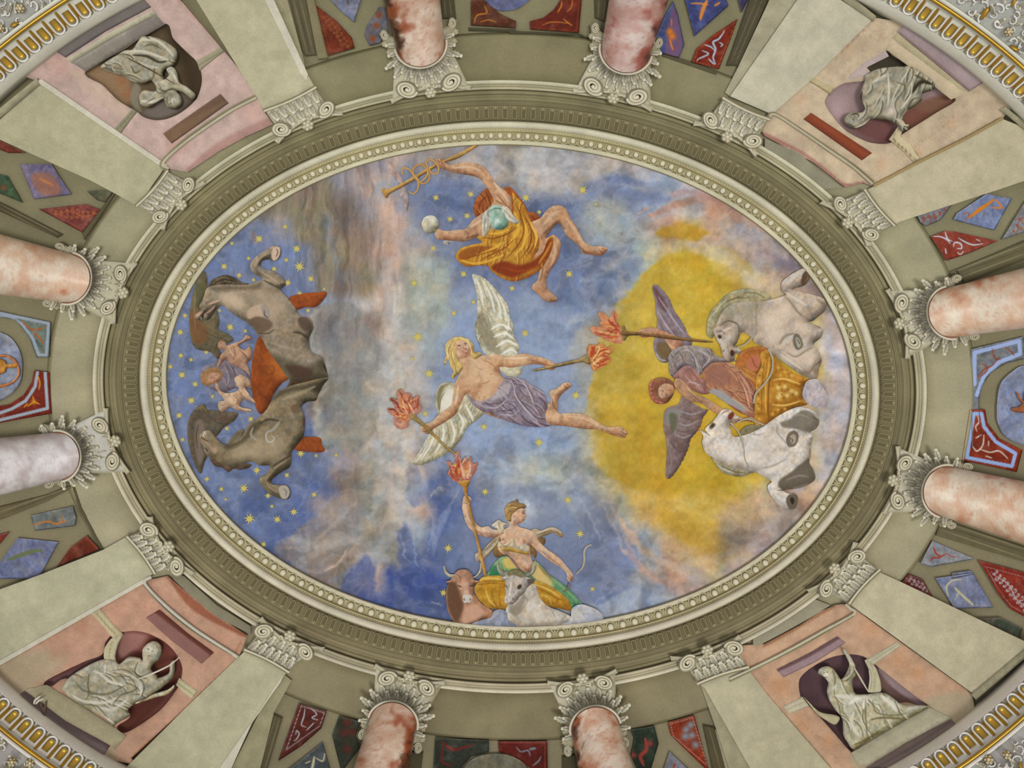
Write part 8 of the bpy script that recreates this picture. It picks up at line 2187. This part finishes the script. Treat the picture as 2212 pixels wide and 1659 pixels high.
SKY_STROKES = """
// yellow field: soft mottling, edges
@ Z
!F7f98c4 60 .5 1000 650 1120 620 1240 700 1260 860 1180 960 1040 940 960 820
Fcaa62a 10 .85 1300 720 1370 610 1450 550 1530 560 1600 600 1640 640 1650 760 1640 900 1610 1010 1520 1060 1380 1060 1290 1000 1270 900 1280 800
Bcfb03a 90 .5 1440 640 1520 720 1400 780
Bb99428 80 .5 1330 940 1350 1020 1400 1000 1450 900
Bc9a030 70 .5 1400 1080 1480 1120 1530 1160
Fcbb06c 24 .6 1560 560 1610 590 1650 630 1670 690 1650 660 1600 610 1540 580
cbb58a 26 .7 1390 560 1450 530 1530 540 1600 580 1650 630
b98268 20 .7 1400 470 1470 440 1540 430 1600 470 1660 500
b08478 16 .6 1440 420 1520 420 1590 460
Fc69a30 8 .85 1420 496 1460 486 1520 494 1530 504 1470 512 1425 510
c2a596 22 .6 1480 530 1560 520 1620 560 1680 610
B7b6b72 50 .7 1700 560 1720 580
B8a7b80 40 .6 1660 540 1750 620
Sc7b7a6 20 .45 1600 470 1660 520 1700 560
Bbdb3b8 60 .5 1800 860 1810 760 1790 960
Bc9b8a8 60 .5 1640 620 1660 660
// lower right sunset clouds
Fc39a34 14 .8 1440 1090 1520 1130 1570 1160 1590 1200 1540 1200 1480 1170 1430 1130
Fd0ad50 20 .6 1350 1050 1450 1070 1560 1060 1590 1110 1540 1130 1440 1100 1370 1090
c8ab78 18 .6 1440 1190 1500 1215 1560 1200 1600 1180
Fb59688 30 .6 1560 1100 1640 1060 1700 1090 1720 1130 1660 1180 1600 1190 1560 1150
B8d7c66 40 .7 1585 1150 1580 1170
c9a98c 16 .7 1340 1120 1380 1180 1440 1220 1500 1240
b58c80 14 .6 1340 1180 1400 1240 1460 1270
Ba08e98 50 .5 1580 1230 1640 1200
b7adb0 20 .6 1690 1100 1720 1060 1760 1020
// blue zone clouds
!F566a9c 40 .45 900 440 960 400 1040 390 1200 430 1320 420 1380 460 1340 560 1200 620 1060 610 940 560
Fb1aca8 18 .75 1040 340 1160 322 1290 340 1330 370 1260 400 1220 410 1150 400 1080 370
Fbfb8b8 14 .6 1170 350 1240 350 1250 390 1200 405 1170 385
989088 16 .6 880 340 960 350 1040 380 1120 400
!F5a70a6 16 .7 1250 410 1330 375 1400 400 1450 430 1380 440 1300 440
Sa9b0ba 14 .45 1330 370 1400 380 1470 390
Sa2aab6 14 .45 1340 400 1400 410 1450 420
Ba0a9a8 60 .7 1310 470 1290 500
F99a2a0 20 .6 1270 450 1320 430 1370 470 1380 520 1310 530 1280 500
F6b80a4 22 .7 1280 620 1330 570 1380 560 1370 600 1320 640
B5f7aa6 24 .7 1235 640 1245 660
Sb2b4b2 16 .4 1250 610 1300 590 1340 560 1380 550
Sb0b8be 22 .4 1230 700 1280 670 1330 640 1380 600
Fb9a77c 18 .5 1230 760 1260 700 1310 670 1350 650 1320 720 1280 800 1260 860
Sc6b68c 26 .5 1280 860 1275 940 1290 1010
Sb9b8a4 26 .5 1250 860 1262 950 1280 1040
Fa7b0a4 30 .55 860 560 920 540 970 580 950 640 890 700 850 680
B9ba69a 50 .6 900 620 880 700
!Fb4aca4 20 .55 840 560 880 640 860 760 880 860 890 940 870 1040 850 1000 830 900 820 700
// pink vertical cloud column
b8a095 24 .6 850 330 840 420 850 520 870 620
Sad8c80 18 .4 830 480 850 560 845 640
Sb99c90 22 .4 800 520 830 640 850 760
Sbdb6ae 34 .5 830 700 860 820 850 960 870 1060
b8b0a6 24 .7 790 820 830 940 820 1060 800 1120
Sa98c80 16 .4 860 950 850 1040 860 1100
8f7568 12 .6 560 530 545 500
S6f86b0 14 .4 700 460 720 540 740 620
S7088b4 14 .45 620 470 640 560 670 620
6f6258 18 .5 650 430 680 520 700 600
7d6e62 18 .5 740 470 760 560 790 640
8f7a70 10 .6 690 560 700 620
@ E
F85827c 22 .8 1370 770 1450 740 1600 720 1760 760 1820 900 1900 1000 1960 1150 1900 1350 1800 1500 1700 1600 1500 1640 1375 1600 1385 1540 1460 1470 1490 1390 1450 1300 1440 1230 1345 1160 1325 1060 1365 960 1340 870
@ E
B6f6b70 100 .7 1500 900 1650 1000 1480 1020
B8f8a80 90 .6 1540 1290 1650 1250
Ba8a498 34 .6 1375 880 1370 1020 1400 1180 1480 1290
Sc0b9ac 16 .45 1360 880 1385 960 1340 1050 1350 1130
@ G
F86847c 22 .8 1490 480 1445 560 1405 640 1375 700 1392 770 1365 850 1372 930 1410 990 1430 1080 1500 1130 1600 1100 1750 1150 1900 1000 1950 800 1900 600 1700 450 1600 420
B77747a 90 .6 1550 850 1480 800
B9a9786 80 .6 1600 700 1500 1000 1700 1000
Ba9a79e 34 .7 1420 640 1410 760 1400 900 1440 1020
// lower left clouds and streaks
@ L3
F8b8078 30 .7 1430 680 1600 560 1750 460 1900 300 2100 250 2150 450 2100 600 1950 750 1800 850 1650 830 1500 760
Sb3a89e 34 .5 1700 700 1850 560 2000 420 2100 300
Sb79f94 30 .5 1700 860 1850 850 2000 760 2120 640
Scfcabc 14 .5 1850 870 1960 800 2030 690
S6f86b4 16 .5 1620 420 1700 260 1760 100
S7087b6 14 .5 1740 300 1800 180 1840 60
9c8d86 20 .6 1480 680 1600 680 1720 760
F3a4e98 34 .7 1960 1000 2060 850 2212 740 2260 900 2212 1100 2100 1060
S6f84b0 24 .4 1880 960 2000 900 2080 830
@ H
F3a529c 40 .6 100 700 190 900 280 1100 310 1300 310 1420 200 1380 130 1250 60 1100 30 900
F5a6fa2 30 .5 130 150 240 250 300 500 180 560 120 420
S8fa3c6 16 .5 480 560 560 460 580 400
S93a5c8 12 .55 330 620 350 760 330 900 300 1020
S8fa0c4 12 .55 150 760 190 900 200 1060 280 1150
8295be 16 .7 60 800 100 1000 180 1080
a9b3c4 12 .7 340 500 360 430 440 380
Ba0a5a8 44 .7 430 400 380 440
!F8595bc 24 .6 340 740 400 720 420 640 520 560 420 820 360 1000
a2aab0 12 .8 330 1410 400 1430 450 1470
F4f6196 30 .6 0 1200 150 1380 320 1420 450 1480 530 1560 540 1620 300 1580 60 1520 0 1500
S9fabbe 26 .5 760 250 900 230 1040 240 1200 280 1400 330 1600 420
Sb0b5b0 34 .5 880 130 1000 190 1150 180 1300 220
Sadb6b4 36 .5 1300 250 1480 300 1600 360 1700 420
S9faec4 26 .5 1620 420 1720 560 1800 720 1850 880
Sb2a8a0 26 .5 1850 520 1950 680 2040 860 2100 1000
Sc2a288 30 .5 1950 560 2040 700 2120 900 2200 1050
Bb7a678 50 .6 1880 330 1900 250
F6a7ca8 60 .6 700 600 900 400 1200 380 1500 500 1700 800 1750 1150 1600 1350 1000 1100 500 1200 350 1100 450 800
Bb9c3d2 190 .75 1130 600
Bd9dee2 110 .75 1140 590
e6e6e0 6 .9 1210 520 1190 510 1195 540 1225 545 1228 520
!Fa0a8b4 24 .6 1700 1500 1780 1440 1880 1440 2000 1360 2212 1300 2212 1500 2000 1560 1800 1600
S93a2be 24 .5 1980 1420 2080 1380 2200 1370
S8f9fbc 22 .5 1820 1420 1900 1380 1960 1300
@ B
S8f8a98 18 .3 1000 120 1100 230 1300 340
a8a0a0 30 .6 1250 160 1400 140 1600 200
bdb2b0 26 .6 1550 250 1700 220 1850 200
c6a08e 16 .7 2130 640 2212 580
@ Z
Sc4bcae 44 .5 852 620 862 720 850 820 858 900
Sc8c0b2 40 .5 862 900 872 960 868 1040 850 1120
Sb8b0a2 30 .45 800 760 812 860 800 960 790 1040
Sa89488 24 .4 820 430 838 540 850 640
Sb4aca0 9 .6 690 662 672 690 668 720 680 745 670 770 672 800 690 815 702 830
Sb4aca0 9 .6 702 840 690 850 682 868 684 890 678 905 680 930 690 945 692 962 712 972
S8e8c8c 40 .45 730 700 740 780 730 840
S6e6a6e 40 .4 735 900 745 930
S7c90bc 60 .35 930 700 960 780 960 860 1000 940
S8ea0c4 60 .35 1130 700 1200 760 1230 840
Sb7b2ac 26 .5 620 1160 700 1180 780 1150 830 1080
S9aa8c0 40 .35 930 1010 1020 1000 1180 1000
"""
STARS = dict(
 E="875 150 45 1213 240 45 1110 40 30 630 190 25 780 325 25 560 398 38 1120 340 28 1238 400 52 1010 420 32 695 478 32 825 520 25 1132 545 38 1340 510 38 1460 600 20 1240 640 28 1315 795 28 208 840 30 520 795 22 165 990 38 615 945 42 750 980 25 170 1200 32 262 1238 26 75 1300 32 180 1375 42 300 1458 36 400 1170 28 265 1605 42 455 1568 24",
 G="155 822 38 185 1040 28 800 855 34 585 940 28 1250 1165 40 1388 1185 22 1568 1180 24 855 1315 40 1125 1360 30 405 1395 30 738 1478 46 535 1485 28 955 1545 34 575 1577 20 1370 1535 32 990 1640 24",
 L3="1250 445 48 1472 450 36 1603 390 36 1362 648 30",
 A="742 118 34 350 190 36 1128 232 30 1583 118 38 820 340 26 665 430 30 378 620 52 1232 590 38 335 790 24 468 910 46 438 1230 30 1637 1085 44 905 1335 36 1343 1458 44",
 B="522 505 32 800 478 34 1238 505 42 1690 445 44 770 650 32 635 675 30 500 908 30 1345 620 24 1797 556 20",
 H="825 425 40 1570 500 44 1680 805 44 492 935 44 450 1335 38 1790 1300 30")
def build_stars():
    V = []; C = []
    for k in range(16):
        r = 1.0 if k % 2 == 0 else .36
        if k % 4 == 2: r = .78
        a = math.pi*k/8
        V.append((r*math.cos(a), r*math.sin(a), -.004)); C.append(hx('b9b482' if k % 2 == 0 else 'c6b968'))
    V.append((0, 0, -.012)); C.append(hx('cfbc60'))
    F = [(k, (k+1) % 16, 16) for k in range(16)]
    me = merge('star', [(V, F, np.array(C))], M_FRESCO)
    rnd = random.Random(3)
    LM = {'the raised hoof of the upper dark horse': (600, 548), 'the mane of the upper dark horse': (500, 605), 'the upper red wheel': (665, 650), 'the muzzle of the upper dark horse': (430, 685),
          'the belly of the upper dark horse': (600, 720), 'the sleeping woman': (460, 815), 'the child above the sleeping woman': (500, 755), 'the child below the sleeping woman': (500, 870),
          'the head of the lower dark horse': (450, 950), 'the neck of the lower dark horse': (520, 975), 'the lower red wheel': (670, 965), 'the lowered hoof of the lower dark horse': (620, 1055),
          'the olive wing': (430, 730), 'the brown wing': (415, 960), 'the bulging grey cloud': (720, 800), 'the left hand torch of the winged youth': (870, 880), 'the head of the winged youth': (995, 750),
          'the raised wing of the winged youth': (1060, 660), 'the lowered wing of the winged youth': (960, 960), 'the foot of the winged youth': (1340, 935), 'the lilac wrap': (1130, 870), 'the bent foot of the winged youth': (1215, 840),
          'the globe': (930, 484), 'the snake staff': (900, 390), 'the raised arm of the seated man': (1050, 390), 'the orange cloak': (1100, 540), 'the knee of the seated man': (1205, 455), 'the foot of the seated man': (1290, 540), 'the lower foot of the seated man': (1180, 640),
          'the head of the crowned woman': (1120, 1105), 'the torch flame over the crowned woman': (1000, 1010), 'the sickle': (1255, 1200), 'the brown bull': (990, 1270), 'the white bull': (1120, 1270), 'the white cloud puff': (1280, 1320)}
    recs = []
    for k, s in STARS.items():
        ox, oy, sc_ = FR[k]
        for x, y, r in np.array(s.split(), float).reshape(-1, 3):
            recs.append((x/sc_+ox, y/sc_+oy, r/sc_, 'stars in the night sky on the left' if k in ('E', 'G', 'L3') else 'stars in the middle of the sky'))
    seen = {}
    recs.sort(key=lambda q: min(math.hypot(q[0]-a, q[1]-b) for a, b in LM.values()))
    for u, v, r, g in recs:
        nm = min(LM, key=lambda z: math.hypot(u-LM[z][0], v-LM[z][1])); dx, dy = u-LM[nm][0], v-LM[nm][1]
        w = ('below ' if dy > 0 else 'above ') if abs(dy) > abs(dx) else ('to the right of ' if dx > 0 else 'to the left of ')
        size = 'small' if r < 7.5 else ('large' if r > 10.3 else 'mid sized')
        key = size+w+nm; seen[key] = seen.get(key, 0)+1
        o_ = ('', 'second ', 'third ', 'fourth ', 'fifth ')[min(seen[key]-1, 4)]
        lb = o_+size+' gold star '+w+nm
        if len(lb.split()) > 16: lb = lb.replace('to the right of', 'right of').replace('to the left of', 'left of')
        o = put(me, 'star', u, v, .004, rnd.uniform(0, .8), None, 1.12*r, 1.12*r)
        tag(o, lb, 'star', g)
build_sky()
build_entablature()
small_pieces()
build_columns()
build_pilasters()
build(NICHES)
build(COFFERS)
build_cornice()
HS[0] = .3
build(FIGS)
HS[0] = 1.0
build_stars()
